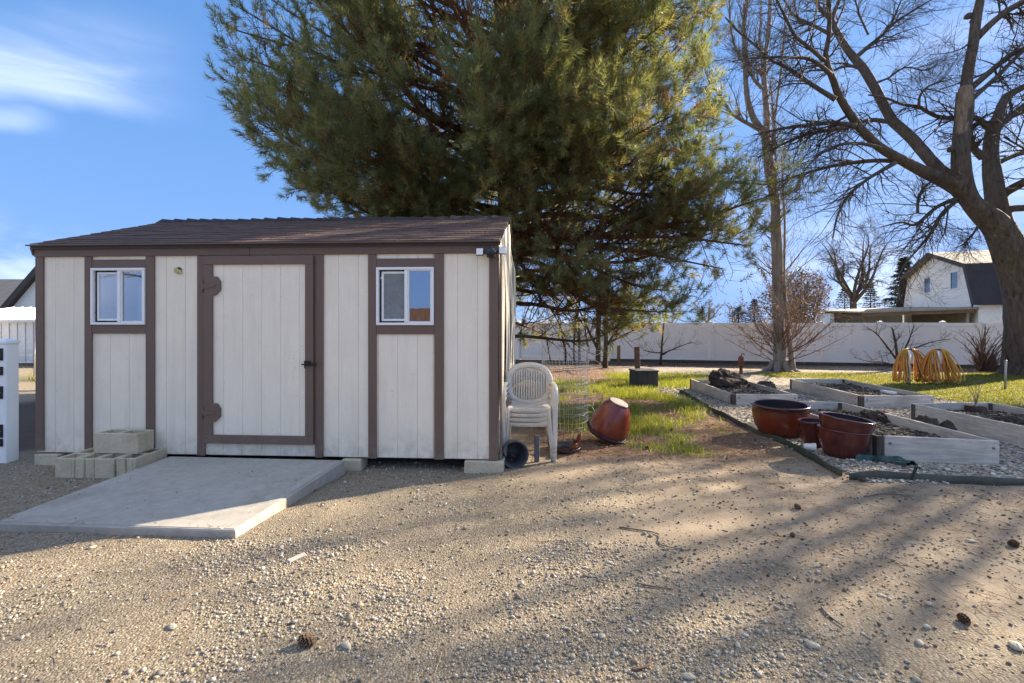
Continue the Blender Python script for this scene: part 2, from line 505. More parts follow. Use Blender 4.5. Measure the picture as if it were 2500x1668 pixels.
def m_glass(name, refl, dark):
    m, nt, b, o = new_mat(name)
    nt.nodes.remove(b)
    g = nt.nodes.new('ShaderNodeBsdfGlossy'); g.inputs['Roughness'].default_value = .015
    g.inputs['Color'].default_value = (.9, .93, 1, 1)
    t = nt.nodes.new('ShaderNodeBsdfTransparent'); t.inputs['Color'].default_value = (*dark, 1)
    lw = nt.nodes.new('ShaderNodeFresnel'); lw.inputs['IOR'].default_value = 1.5
    f = nmath(nt, 'ADD', lw.outputs[0], refl, True)
    mx = nt.nodes.new('ShaderNodeMixShader'); nt.links.new(f, mx.inputs[0])
    nt.links.new(t.outputs[0], mx.inputs[1]); nt.links.new(g.outputs[0], mx.inputs[2])
    nt.links.new(mx.outputs[0], o.inputs[0])
    return m


M['glass'] = m_glass('coated_window_glass', .30, (.5, .52, .55))
M['screen'] = m_basic('grey_insect_screen', (.20, .215, .22), .7, .2, 9)
M['curtain'] = m_basic('pale_curtain', (.42, .41, .40), .9, .1, 5)


# ------------------------------------------------------------------ mesh helpers
def mesh_np(name, V, Fc, smooth=False, col=None):
    V = np.asarray(V, np.float32).reshape(-1, 3); Fc = np.asarray(Fc, np.int32)
    me = bpy.data.meshes.new(name)
    n, k = Fc.shape
    me.vertices.add(len(V)); me.vertices.foreach_set('co', V.ravel())
    me.loops.add(n * k); me.loops.foreach_set('vertex_index', Fc.ravel())
    me.polygons.add(n)
    me.polygons.foreach_set('loop_start', np.arange(0, n * k, k, dtype=np.int32))
    me.polygons.foreach_set('loop_total', np.full(n, k, np.int32))
    me.polygons.foreach_set('use_smooth', np.full(n, bool(smooth)))
    if col is not None:
        a = me.color_attributes.new('Col', 'FLOAT_COLOR', 'POINT')
        c = np.ones((len(V), 4), np.float32); c[:, :3] = col
        a.data.foreach_set('color', c.ravel())
    me.update(calc_edges=True)
    return me


def mesh_py(name, V, Fc, smooth=False):
    me = bpy.data.meshes.new(name)
    me.from_pydata([tuple(v) for v in V], [], [tuple(f) for f in Fc])
    if smooth: me.polygons.foreach_set('use_smooth', [True] * len(me.polygons))
    me.update()
    return me


def ob(name, me, mat=None, parent=None, loc=(0, 0, 0), rot=(0, 0, 0), sc=(1, 1, 1), label=None, cat=None, group=None, kind=None):
    o = bpy.data.objects.new(name, me)
    COL.objects.link(o)
    if me is not None and mat is not None and len(me.materials) == 0: me.materials.append(mat)
    o.location = loc; o.rotation_euler = rot; o.scale = sc
    if parent is not None: o.parent = parent
    if label: o['label'] = label
    if cat: o['category'] = cat
    if group: o['group'] = group
    if kind: o['kind'] = kind
    return o


def thing(name, label, cat, loc=(0, 0, 0), rotz=0.0, group=None, rot=None):
    return ob(name, None, None, None, loc, rot if rot else (0, 0, rotz), label=label, cat=cat, group=group)


def copy_tree(o, parent=None):
    c = o.copy(); COL.objects.link(c); c.parent = parent
    for ch in list(o.children): copy_tree(ch, c)
    return c


def box_data(sx, sy, sz, bv=.004, origin='c'):
    """chamfered box centred on the origin ('c') or standing on z = 0 ('b')"""
    hx, hy, hz = sx / 2, sy / 2, sz / 2
    b = min(bv, hx * .45, hy * .45, hz * .45)
    V = []; idx = {}
    for ax in range(3):
        for s0 in (-1, 1):
            for s1 in (-1, 1):
                for s2 in (-1, 1):
                    s = (s0, s1, s2)
                    p = [s[i] * ((hx, hy, hz)[i] - (0 if i == ax else b)) for i in range(3)]
                    idx[(ax, s)] = len(V); V.append(p)
    Fc = []
    def add(ids):
        a, b_, c = (Vector(V[ids[i]]) for i in range(3))
        n = (b_ - a).cross(c - a)
        m = sum((Vector(V[i]) for i in ids), Vector()) / len(ids)
        Fc.append(ids if n.dot(m) > 0 else ids[::-1])
    for ax in range(3):
        o1, o2 = [i for i in range(3) if i != ax]
        for s in (-1, 1):
            ids = []
            for a, b_ in ((-1, -1), (1, -1), (1, 1), (-1, 1)):
                t = [0, 0, 0]; t[ax] = s; t[o1] = a; t[o2] = b_
                ids.append(idx[(ax, tuple(t))])
            add(ids)
    for ax in range(3):                       # edge chamfers run along axis ax
        o1, o2 = [i for i in range(3) if i != ax]
        for a in (-1, 1):
            for b_ in (-1, 1):
                t0 = [0, 0, 0]; t0[o1] = a; t0[o2] = b_; t1 = list(t0); t0[ax] = -1; t1[ax] = 1
                add([idx[(o1, tuple(t0))], idx[(o1, tuple(t1))], idx[(o2, tuple(t1))], idx[(o2, tuple(t0))]])
    for s0 in (-1, 1):
        for s1 in (-1, 1):
            for s2 in (-1, 1):
                add([idx[(a, (s0, s1, s2))] for a in range(3)])
    if origin == 'b': V = [(x, y, z + hz) for x, y, z in V]
    return V, Fc


def box(name, sx, sy, sz, mat, parent=None, loc=(0, 0, 0), rot=(0, 0, 0), bv=.004, origin='c', **kw):
    V, Fc = box_data(sx, sy, sz, bv, origin)
    return ob(name, mesh_py(name, V, Fc), mat, parent, loc, rot, **kw)


def joined(parts):
    V = []; Fc = []
    for v, f, mtx in parts:
        o = len(V)
        V += [tuple(mtx @ Vector(p)) for p in v] if mtx else [tuple(p) for p in v]
        Fc += [tuple(i + o for i in q) for q in f]
    return V, Fc


def lathe_data(prof, n=40):
    V = []; Fc = []
    for r, z in prof:
        for i in range(n):
            a = 2 * math.pi * i / n
            V.append((r * math.cos(a), r * math.sin(a), z))
    for k in range(len(prof) - 1):
        for i in range(n):
            j = (i + 1) % n
            Fc.append((k * n + i, k * n + j, (k + 1) * n + j, (k + 1) * n + i))
    return V, Fc


def lathe(name, prof, mat, parent=None, n=40, **kw):
    V, Fc = lathe_data(prof, n)
    return ob(name, mesh_py(name, V, Fc, True), mat, parent, **kw)


def tube_data(pts, rad, sides=8, flat=1.0, cap=True):
    """tube swept along points with parallel transport"""
    pts = [Vector(p) for p in pts]
    n = len(pts)
    if not hasattr(rad, '__len__'): rad = [rad] * n
    tang = []
    for i in range(n):
        t = pts[min(i + 1, n - 1)] - pts[max(i - 1, 0)]
        tang.append(t.normalized() if t.length > 1e-9 else Vector((0, 0, 1)))
    ref = Vector((0, 0, 1)) if abs(tang[0].z) < .9 else Vector((1, 0, 0))
    u = tang[0].cross(ref).normalized()
    V = []; Fc = []
    for i in range(n):
        if i:
            ax = tang[i - 1].cross(tang[i])
            if ax.length > 1e-7:
                ang = math.atan2(ax.length, tang[i - 1].dot(tang[i]))
                u = Matrix.Rotation(ang, 3, ax.normalized()) @ u
        v = tang[i].cross(u).normalized(); u = v.cross(tang[i]).normalized()
        for k in range(sides):
            a = 2 * math.pi * k / sides
            V.append(pts[i] + u * (math.cos(a) * rad[i]) + v * (math.sin(a) * rad[i] * flat))
    for i in range(n - 1):
        for k in range(sides):
            j = (k + 1) % sides
            Fc.append((i * sides + k, i * sides + j, (i + 1) * sides + j, (i + 1) * sides + k))
    if cap:
        Fc.append(tuple(range(sides))[::-1]); Fc.append(tuple(range((n - 1) * sides, n * sides)))
    return [tuple(p) for p in V], Fc


def tube(name, pts, rad, mat, parent=None, sides=8, flat=1.0, smooth=True, **kw):
    V, Fc = tube_data(pts, rad, sides, flat)
    return ob(name, mesh_py(name, V, Fc, smooth), mat, parent, **kw)


def smooth_path(pts, n):
    """Catmull-Rom through the points (rows of any width), n samples evenly in arc length"""
    P = np.asarray(pts, float)
    Q = np.vstack([2 * P[0] - P[1], P, 2 * P[-1] - P[-2]])
    out = []
    for i in range(1, len(Q) - 2):
        t = np.linspace(0, 1, 9)[:-1, None]
        a, b, c, d = Q[i - 1], Q[i], Q[i + 1], Q[i + 2]
        out.append(.5 * ((2 * b) + (-a + c) * t + (2 * a - 5 * b + 4 * c - d) * t ** 2 + (-a + 3 * b - 3 * c + d) * t ** 3))
    out.append(P[-1:]); S = np.vstack(out)
    L = np.concatenate([[0], np.cumsum(np.linalg.norm(np.diff(S[:, :3], axis=0), axis=1))])
    q = np.linspace(0, L[-1], n)
    return np.stack([np.interp(q, L, S[:, k]) for k in range(S.shape[1])], 1)


def norm(a):
    return a / np.maximum(np.linalg.norm(a, axis=-1, keepdims=True), 1e-9)


def tubes_np(P, Rd, sides=3):
    """many tubes at once: P (N,k,3), Rd (N,k)"""
    N, k, _ = P.shape
    T = np.empty_like(P); T[:, 1:-1] = P[:, 2:] - P[:, :-2]; T[:, 0] = P[:, 1] - P[:, 0]; T[:, -1] = P[:, -1] - P[:, -2]
    T = norm(T)
    m = norm(P[:, -1] - P[:, 0])
    ref = np.where(np.abs(m[:, 2:3]) < .8, np.array([[0, 0, 1.]]), np.array([[1., 0, 0]]))
    u = norm(np.cross(m, ref))[:, None, :]
    U = norm(u - T * np.sum(u * T, -1, keepdims=True))
    Vv = np.cross(T, U)
    a = np.arange(sides) * 2 * np.pi / sides
    X = P[:, :, None, :] + Rd[:, :, None, None] * (np.cos(a)[None, None, :, None] * U[:, :, None, :] + np.sin(a)[None, None, :, None] * Vv[:, :, None, :])
    base = (np.arange(N) * k * sides)[:, None, None] + (np.arange(k - 1) * sides)[None, :, None]
    i = np.arange(sides)[None, None, :]; j = (i + 1) % sides
    Fq = np.stack([base + i, base + j, base + sides + j, base + sides + i], -1).reshape(-1, 4)
    return X.reshape(-1, 3), Fq


def merge(parts):
    Vs, Fs, o = [], [], 0
    for V, Fq in parts:
        Vs.append(V); Fs.append(Fq + o); o += len(V)
    return np.vstack(Vs), np.vstack(Fs)


def spawn(P, Rd, n, lmin, lmax, ang=(35, 70), up=0.0, k=5, t0=.15, wob=.25, rfrac=.55, rmin=.0015, taper=.25, bias=None, rng=RNG, rmaxspawn=None):
    """n side shoots for each of the parent tubes P (N,kp,3)"""
    N, kp, _ = P.shape
    t = t0 + (1 - t0) * rng.random((N, n))
    f = t * (kp - 1); i = np.clip(f.astype(int), 0, kp - 2); fr = (f - i)[..., None]
    ii = np.arange(N)[:, None]
    a = P[ii, i]; b = P[ii, i + 1]
    p = a * (1 - fr) + b * fr
    tg = norm(b - a)
    rd = Rd[ii, i] * (1 - fr[..., 0]) + Rd[ii, i + 1] * fr[..., 0]
    plen = np.linalg.norm(np.diff(P, axis=1), axis=-1).sum(1)[:, None]
    rv = norm(rng.normal(size=p.shape)); pr = norm(rv - tg * np.sum(rv * tg, -1, keepdims=True))
    th = np.radians(ang[0] + (ang[1] - ang[0]) * rng.random((N, n)))[..., None]
    d = norm(tg * np.cos(th) + pr * np.sin(th) + np.array([0, 0, up]))
    if bias is not None: d = norm(d + np.asarray(bias))
    L = (lmin + (lmax - lmin) * rng.random((N, n)) ** 1.3) * (1.15 - .55 * t)
    L = np.minimum(L, plen * .95)
    r0 = np.maximum(rd * rfrac, rmin)
    out = np.empty((N, n, k, 3)); out[:, :, 0] = p
    cur = p
    for s in range(1, k):
        d = norm(d + rng.normal(size=d.shape) * wob + np.array([0, 0, up * .35]))
        cur = cur + d * (L / (k - 1))[..., None]
        out[:, :, s] = cur
    tp = 1 - (1 - taper) * np.linspace(0, 1, k)
    Ro = np.maximum(r0[..., None] * tp, rmin * .7)
    keep = np.ones((N, n), bool)
    if rmaxspawn is not None: keep = rd < rmaxspawn
    return out[keep].reshape(-1, k, 3), Ro[keep].reshape(-1, k)


class Bag:
    """collects tubes with different sides and joins them into one mesh"""
    def __init__(self): self.q = []
    def add(self, P, Rd, sides=3): self.q.append(tubes_np(P, Rd, sides))
    def mesh(self, name, smooth=True):
        V, Fq = merge(self.q); return mesh_np(name, V, Fq, smooth)

# ------------------------------------------------------------------ ground
def axis(lo, hi, d0, d1, step, grow=1.16):
    a = list(np.arange(d0, d1 + 1e-6, step))
    s = step
    while a[-1] < hi: s *= grow; a.append(a[-1] + s)
    s = step
    while a[0] > lo: s *= grow; a.insert(0, a[0] - s)
    return np.array(a)


gx = axis(-700, 700, -7, 9.5, .06)
gy = axis(-120, 900, 1.5, 9.5, .06)
GX, GY = np.meshgrid(gx, gy)
GZ = gz(GX, GY)
near = 1 - sstep(10, 22, np.hypot(GX, GY))
GZ = GZ + near * ((fbm(GX, GY, .5, 91) - .5) * .05 + (fbm(GX, GY, 4, 93, 3) - .5) * .022)
Zn = zones(GX.ravel(), GY.ravel())
GZ = GZ + (Zn[3].reshape(GX.shape) * .012)
GZ = GZ - .02 * box_m(GX, GY, -5.2, -.1, 4.4, 8, .2, 0)          # the ground dips a little under the shed


def ground_z(x, y):
    """height of the built ground surface (bilinear on the sheet)"""
    x = np.atleast_1d(np.asarray(x, float)); y = np.atleast_1d(np.asarray(y, float))
    i = np.clip(np.searchsorted(gx, x) - 1, 0, len(gx) - 2); j = np.clip(np.searchsorted(gy, y) - 1, 0, len(gy) - 2)
    fx = (x - gx[i]) / (gx[i + 1] - gx[i]); fy = (y - gy[j]) / (gy[j + 1] - gy[j])
    return (GZ[j, i] * (1 - fx) + GZ[j, i + 1] * fx) * (1 - fy) + (GZ[j + 1, i] * (1 - fx) + GZ[j + 1, i + 1] * fx) * fy


def gzf(x, y): return float(ground_z(x, y)[0])


nx, ny = len(gx), len(gy)
ii, jj = np.meshgrid(np.arange(nx - 1), np.arange(ny - 1))
q0 = (jj * nx + ii).ravel()
GF = np.stack([q0, q0 + 1, q0 + nx + 1, q0 + nx], -1)
g_me = mesh_np('ground', np.stack([GX, GY, GZ], -1).reshape(-1, 3), GF, True)
for nm, (a, b, c) in (('zoneA', (0, 1, 2)), ('zoneB', (3, 4, 5)), ('zoneC', (6, 6, 6))):
    at = g_me.color_attributes.new(nm, 'FLOAT_COLOR', 'POINT')
    arr = np.ones((nx * ny, 4), np.float32)
    arr[:, 0], arr[:, 1], arr[:, 2] = Zn[a], Zn[b], Zn[c]
    at.data.foreach_set('color', arr.ravel())


def ground_material():
    m, nt, b, o = new_mat('yard_ground')
    tc = nt.nodes.new('ShaderNodeTexCoord'); v = tc.outputs['Object']
    def att(nm):
        a = nt.nodes.new('ShaderNodeAttribute'); a.attribute_name = nm
        s = nt.nodes.new('ShaderNodeSeparateColor'); nt.links.new(a.outputs['Color'], s.inputs[0]); return s.outputs
    A, B, C = att('zoneA'), att('zoneB'), att('zoneC')
    def vor(scale, feat='F1', out='Color'):
        n = nt.nodes.new('ShaderNodeTexVoronoi'); n.inputs['Scale'].default_value = scale; n.feature = feat
        nt.links.new(v, n.inputs['Vector']); return n.outputs[out]
    def bw(c):
        n = nt.nodes.new('ShaderNodeRGBToBW'); nt.links.new(c, n.inputs[0]); return n.outputs[0]
    n_lo, n_mid, n_hi = noise(nt, v, .8, 4), noise(nt, v, 6, 5, .6), noise(nt, v, 60, 5, .7)
    vc, vd = vor(85), vor(85, 'F1', 'Distance')
    vc2 = vor(170); vc3 = vor(38)
    grain = ramp(nt, bw(vc), [(.18, (.105, .085, .06)), (.42, (.235, .19, .132)), (.62, (.345, .285, .205)), (.85, (.52, .455, .36))])
    fine = ramp(nt, bw(vc2), [(.2, (.155, .122, .084)), (.8, (.355, .295, .21))])
    gravel = mixc(nt, .5, grain, fine)
    gravel = mixc(nt, ramp(nt, n_lo, [(.4, (0, 0, 0)), (.65, (.35, .35, .35))]), gravel, (.215, .172, .124))
    gravel = mixc(nt, ramp(nt, vd, [(.42, (0, 0, 0)), (.66, (.45, .45, .45))]), gravel, (.17, .13, .085))
    dirt = ramp(nt, n_mid, [(.3, (.225, .174, .122)), (.7, (.325, .258, .184))])
    dirt = mixc(nt, .4, dirt, ramp(nt, n_hi, [(.3, (.14, .106, .075)), (.7, (.39, .315, .23))]))
    dirt = mixc(nt, ramp(nt, noise(nt, v, 1.7, 6, .65), [(.5, (0, 0, 0)), (.68, (.6, .6, .6))]), dirt, (.165, .128, .092))
    litter = ramp(nt, n_hi, [(.25, (.075, .043, .028)), (.5, (.20, .115, .072)), (.75, (.36, .24, .155))])
    litter = mixc(nt, ramp(nt, n_mid, [(.4, (0, 0, 0)), (.65, (.6, .6, .6))]), litter, (.12, .075, .045))
    chips = ramp(nt, bw(vc3), [(.15, (.10, .08, .062)), (.45, (.30, .255, .205)), (.85, (.52, .465, .395))])
    chips = mixc(nt, .4, chips, grain)
    grass = ramp(nt, n_hi, [(.3, (.035, .05, .012)), (.7, (.13, .155, .035))])
    grass = mixc(nt, ramp(nt, n_mid, [(.45, (0, 0, 0)), (.62, (.7, .7, .7))]), grass, (.16, .115, .06))
    lawn = ramp(nt, n_hi, [(.25, (.06, .066, .018)), (.75, (.20, .185, .06))])
    soil = ramp(nt, n_hi, [(.3, (.035, .026, .02)), (.7, (.12, .088, .065))])
    col = gravel
    for f, c in ((A[1], dirt), (A[2], litter), (B[0], chips), (B[1], grass), (B[2], lawn), (C[0], soil)):
        # covers are stored as the share that shows, so blend them in turn by share
        col = mixc(nt, f, col, c)
    nt.links.new(col, b.inputs['Base Color'])
    b.inputs['Roughness'].default_value = .95
    b.inputs['Specular IOR Level'].default_value = .15
    h1 = nmath(nt, 'MULTIPLY', nmath(nt, 'SUBTRACT', 1.0, vd), nmath(nt, 'ADD', nmath(nt, 'MULTIPLY', A[0], .9), .18))
    h = nmath(nt, 'ADD', h1, nmath(nt, 'MULTIPLY', n_hi, .5))
    bump(nt, b, h, .55, .010)
    return m


ground = ob('ground', g_me, ground_material(), kind='structure', label='gravel and bare dirt yard with garden patches', cat='ground')

# ------------------------------------------------------------------ shed (local x runs along the front to its right corner at x = 0, y goes back)
SH_ROT = R(-3.2)
SH_O = Vector((-0.139, 4.70, 0.0))
shed = thing('garden_shed', 'cream wooden garden shed with brown trim and shingled roof', 'shed', SH_O, SH_ROT)
CS, SN = math.cos(SH_ROT), math.sin(SH_ROT)


def U(px):
    t = (px - CX) / F_PX                       # X = t Y on the front wall plane
    return (t * SH_O.y - SH_O.x) / (CS - t * SN)


def Z(py, u):
    return CAM_H + (HY - py) / F_PX * (SH_O.y + u * SN)


L, D = 4.88, 3.4
ZB, ZE = .11, 2.24
UL = -L
u_trim = [(UL, U(110)), (U(210), U(228)), (U(359), U(380)), (U(484), U(503)), (U(771), U(791)), (U(900), U(920)), (U(1061), U(1084)), (U(1194), 0.0)]
winL = (U(227), U(358.5), Z(793, U(290)), Z(655, U(290)))
winR = (U(920.5), U(1060.5), Z(794, U(990)), Z(653, U(990)))
door_u = (U(504), U(770)); door_z = (Z(1082, U(640)), Z(626, U(640)))
T = .016

# backing sheets behind the boards, with the two window openings left free
front_wall = None
def sheet(u0, u1, z0, z1, parent):
    return box_data(u1 - u0, .01, z1 - z0, .001), ((u0 + u1) / 2, T + .006, (z0 + z1) / 2)
parts = []
cuts = [UL + .003, winL[0] + .02, winL[1] - .02, winR[0] + .02, winR[1] - .02, -.003]
for k in range(5):
    a, b_ = cuts[k], cuts[k + 1]
    spans = [(ZB, ZE)] if k in (0, 2, 4) else [(ZB, (winL, winR)[k == 3][2] + .02), ((winL, winR)[k == 3][3] - .02, ZE)]
    for z0, z1 in spans:
        (v, f), c = sheet(a, b_, z0, z1, None); parts.append((v, f, Matrix.Translation(c)))
front_wall = ob('front_wall', mesh_py('front_wall', *joined(parts)), M['wall_back'], shed)
GP = L / 24.0
for k in range(24):
    u0, u1 = UL + k * GP, UL + (k + 1) * GP
    cut_spans = [(u0, u1, ZB, ZE)]
    for w in (winL, winR):
        nxt = []
        for (a, b_, z0, z1) in cut_spans:
            lo, hi = max(a, w[0] + .01), min(b_, w[1] - .01)
            if hi - lo <= .004: nxt.append((a, b_, z0, z1)); continue
            if lo - a > .012: nxt.append((a, lo, z0, z1))
            if b_ - hi > .012: nxt.append((hi, b_, z0, z1))
            nxt.append((lo, hi, z0, w[2] + .01)); nxt.append((lo, hi, w[3] - .01, z1))
        cut_spans = nxt
    for (a, b_, z0, z1) in cut_spans:
        o = box('plank', b_ - a - .0015, T, z1 - z0, M['siding'], front_wall, ((a + b_) / 2, T / 2 + random.uniform(-.0008, .0008), (z0 + z1) / 2), bv=.0045)
# side walls: the right one weathered and bowed
right_wall = box('side_wall', .01, D - .04, 2.12, M['wall_back'], shed, (-T - .012, D / 2, ZB + 1.06), bv=.001)
NS = 17
for k in range(NS):
    y0 = .018 + k * (D - .018) / NS; y1 = y0 + (D - .018) / NS
    n = 14
    gable = lambda y: 2.25 + (min(y, D - y) * .335)
    V = []; Fc = []
    for i in range(n + 1):
        for j, yy in enumerate((y0 + .001, y0 + .006, (y0 + y1) / 2, y1 - .006, y1 - .001)):
            zz = ZB + (gable(yy) - ZB) * i / n
            bow = .034 * math.sin(math.pi * min(1, max(0, (zz - .2) / 2.2))) * (.5 + .5 * math.sin(k * 1.9)) + .02 * (k / NS) * math.sin(zz * 2.3 + k)
            V.append((bow - (.007 if j in (0, 4) else 0), yy, zz))
    for i in range(n):
        for j in range(4): Fc.append((i * 5 + j, i * 5 + j + 1, (i + 1) * 5 + j + 1, (i + 1) * 5 + j))
    ob('plank', mesh_py('side_plank', V, Fc, True), M['siding'], right_wall, loc=-Vector(right_wall.location))
lw_v = [(0, 0, ZB), (0, D, ZB), (0, D, 2.26), (0, D / 2, 2.82), (0, 0, 2.26)]
lw = joined([(lw_v, [(0, 1, 2, 3, 4)], Matrix.Translation((UL + .001, 0, 0))), (lw_v, [(4, 3, 2, 1, 0)], Matrix.Translation((UL + .02, 0, 0)))])
ob('side_wall', mesh_py('left_wall', *lw), M['siding'], shed)
box('back_wall', L - .06, .02, 2.13, M['siding'], shed, (UL / 2, D - .012, ZB + 1.065))
box('shed_floor', L - .08, D - .08, .05, M['interior'], shed, (UL / 2, D / 2, ZB + .02))
box('skid_beam', L - .3, .09, .09, M['interior'], shed, (UL / 2, .35, .062))

# trim boards
TP = .019
for k, (a, b_) in enumerate(u_trim):
    zt = ZE - .075
    zb = ZB - (.006 if k else -.02)
    box('trim_board', b_ - a, TP, zt - zb, M['trim'], shed, ((a + b_) / 2 + random.uniform(-.002, .002), -TP / 2 - .001, (zt + zb) / 2), rot=(0, random.uniform(-.002, .002), 0), bv=.003)
box('trim_board', TP, .085, 2.08, M['trim'], shed, (TP / 2 + .018, .043, ZB + 1.04), bv=.003)
zf0, zf1 = ZE - .073, ZE + .012
seg = [(UL - .012, -2.55), (-2.548, .012)]
for a, b_ in seg:
    box('fascia', b_ - a, TP + .004, zf1 - zf0, M['trim_h'], shed, ((a + b_) / 2, -TP / 2 - .0035, (zf0 + zf1) / 2), bv=.003)
for w, (za, zb) in ((winL, (636, 655)), (winR, (632.6, 652))):
    uc = (w[0] + w[1]) / 2
    zlo, zhi = w[3] + .001, w[3] + .088
    ua, ub = (u_trim[1][1], u_trim[2][0]) if w is winL else (u_trim[5][1], u_trim[6][0])
    box('trim_rail', ub - ua - .003, TP - .002, zhi - zlo, M['trim_h'], shed, ((ua + ub) / 2, -TP / 2, (zlo + zhi) / 2), bv=.003)
    zlo, zhi = w[2] - .092, w[2] - .001
    box('trim_rail', ub - ua - .003, TP - .002, zhi - zlo, M['trim_h'], shed, ((ua + ub) / 2, -TP / 2, (zlo + zhi) / 2), bv=.003)


# windows
def window(w, hazy):
    u0, u1, z0, z1 = w
    wd, ht = u1 - u0, z1 - z0
    uc, zc = (u0 + u1) / 2, (z0 + z1) / 2
    fw = .026
    bars = [((wd, .05, fw), (0, 0, ht / 2 - fw / 2)), ((wd, .05, fw), (0, 0, -ht / 2 + fw / 2)),
            ((fw, .05, ht - 2 * fw), (-wd / 2 + fw / 2, 0, 0)), ((fw, .05, ht - 2 * fw), (wd / 2 - fw / 2, 0, 0))]
    V, Fc = joined([(*box_data(*s, .003), Matrix.Translation(p)) for s, p in bars])
    win = ob('window', mesh_py('window_frame', V, Fc), M['frame_w'], shed, (uc, -.008, zc))
    box('mullion', .034, .04, ht - 2 * fw - .002, M['frame_w'], win, (.012, -.003, 0), bv=.003)
    il = (-wd / 2 + fw, -.005); ir = (.029, wd / 2 - fw)
    # fixed light on the right
    cx = (ir[0] + ir[1]) / 2; pw = ir[1] - ir[0]; ph = ht - 2 * fw
    bb = [((pw, .02, .012), (cx, 0, ph / 2 - .006)), ((pw, .02, .012), (cx, 0, -ph / 2 + .006)),
          ((.012, .02, ph - .024), (ir[0] + .006, 0, 0)), ((.012, .02, ph - .024), (ir[1] - .006, 0, 0))]
    V, Fc = joined([(*box_data(*s, .002), Matrix.Translation(p)) for s, p in bb])
    ob('glazing_bead', mesh_py('bead', V, Fc), M['frame_w'], win, (0, -.004, 0))
    box('pane', pw - .02, .004, ph - .02, M['glass'], win, (cx, .004, 0), bv=.0005)
    # sliding sash on the left, set deeper, with a grey screen before it
    cl = (il[0] + il[1]) / 2 + .010; sw = il[1] - il[0] - .022; sh = ph - .03
    bb = [((sw, .02, .022), (0, 0, sh / 2 - .011)), ((sw, .02, .022), (0, 0, -sh / 2 + .011)), ((.022, .02, sh - .044), (-sw / 2 + .011, 0, 0))]
    V, Fc = joined([(*box_data(*s, .003), Matrix.Translation(p)) for s, p in bb])
    sash = ob('sash', mesh_py('sash', V, Fc), M['frame_w'], win, (cl, .014, 0))
    box('pane', sw - .024, .004, sh - .044, M['glass'] if hazy else M['screen'], sash, (.011, .001, 0), bv=.0005)
    if hazy: box('screen', sw - .026, .002, sh - .05, M['screen'], sash, (.012, .010, 0), bv=.0004)
    box('reveal', .008, .012, ph - .004, M['interior'], win, (il[0] + .005, .012, 0), bv=.001)
    for zz in (-ph * .32, ph * .32):
        box('catch', .008, .006, .022, M['steel'], win, (il[0] + .007, .002, zz), bv=.001)
    ob('curtain', mesh_py('curtain', *curtain_data(wd - .06, ht - .06)), M['curtain'] if not hazy else M['interior'], win, (0, .09, 0))


def curtain_data(w, h):
    V = []; Fc = []; n = 28
    for i in range(n + 1):
        x = -w / 2 + w * i / n; y = .012 * math.sin(i * 1.7) + .006 * math.sin(i * .6)
        V += [(x, y, -h / 2), (x, y, h / 2)]
    for i in range(n): Fc.append((2 * i, 2 * i + 2, 2 * i + 3, 2 * i + 1))
    return V, Fc


window(winL, True); window(winR, False)

# door
du, dz_ = door_u[1] - door_u[0], door_z[1] - door_z[0]
door = box('door', du - .006, .012, dz_ - .004, M['wall_back'], shed, ((door_u[0] + door_u[1]) / 2, -.008, (door_z[0] + door_z[1]) / 2), bv=.001)
st = U(525) - U(504); rl = .088
npl = 6; pw = (du - .01) / npl
offs = [-.5 * du + .003]
edges = [U(525) - door.location.x, U(550) - door.location.x, U(596.5) - door.location.x, U(642.5) - door.location.x, U(688.5) - door.location.x, U(735) - door.location.x, U(752) - door.location.x]
edges[0] -= .05; edges[-1] += .05
for k in range(6):
    box('plank', edges[k + 1] - edges[k] - .0015, .013, dz_ - .01, M['siding'], door, ((edges[k] + edges[k + 1]) / 2, -.012, 0), bv=.0045)
for s in (-1, 1):
    w_ = st if s < 0 else du / 2 - (U(750.5) - door.location.x)
    box('stile', w_, .02, dz_ - 2 * rl - .002, M['trim'], door, (s * (du / 2 - w_ / 2 - .003), -.029, 0), bv=.003)
    box('rail', du - .006, .021, rl, M['trim_h'], door, (0, -.0295, s * (dz_ / 2 - rl / 2)), rot=(0, .0015, 0), bv=.003)
for zc_, hh in ((Z(699.5, U(525)) - door.location.z, .195), (Z(1006, U(525)) - door.location.z, .19)):
    u0 = -du / 2 + st - .002; u1 = u0 + .088
    ch = .055
    prof = [(u0, -hh / 2), (u0 + .03, -hh / 2), (u1, -hh / 2 + ch), (u1, hh / 2 - ch * .9), (u1 - .035, hh / 2), (u0, hh / 2)]
    V = [(x, 0, z) for x, z in prof] + [(x, -.02, z) for x, z in prof]
    n = len(prof)
    Fc = [tuple(range(n)), tuple(range(2 * n - 1, n - 1, -1))] + [(i, i + n, (i + 1) % n + n, (i + 1) % n) for i in range(n)]
    hb = ob('hinge_block', mesh_py('hinge_block', V, Fc), M['trim'], door, (0, -.0195, zc_))
    V, Fc = [(-.02, 0, -.032), (.115, 0, -.010), (.115, 0, .010), (-.02, 0, .032), (-.02, -.005, -.032), (.115, -.005, -.010), (.115, -.005, .010), (-.02, -.005, .032)], [(0, 1, 2, 3), (7, 6, 5, 4), (0, 4, 5, 1), (1, 5, 6, 2), (2, 6, 7, 3), (3, 7, 4, 0)]
    ob('strap', mesh_py('strap', V, Fc), M['trim'], hb, (u0 - st + .01, -.0205, 0))
    box('hinge_leaf', .03, .006, .12, M['trim'], hb, (u0 - st - .022, -.004, 0), bv=.002)
    tube('pin', [(u0 - st - .002, -.022, -.055), (u0 - st - .002, -.022, .055)], .008, M['trim'], hb, 8)
lz = Z(889, U(760)) - door.location.z; lx = U(758) - door.location.x
lt = box('latch', .07, .008, .05, M['iron'], door, (lx - .005, -.046, lz + .012), bv=.002)
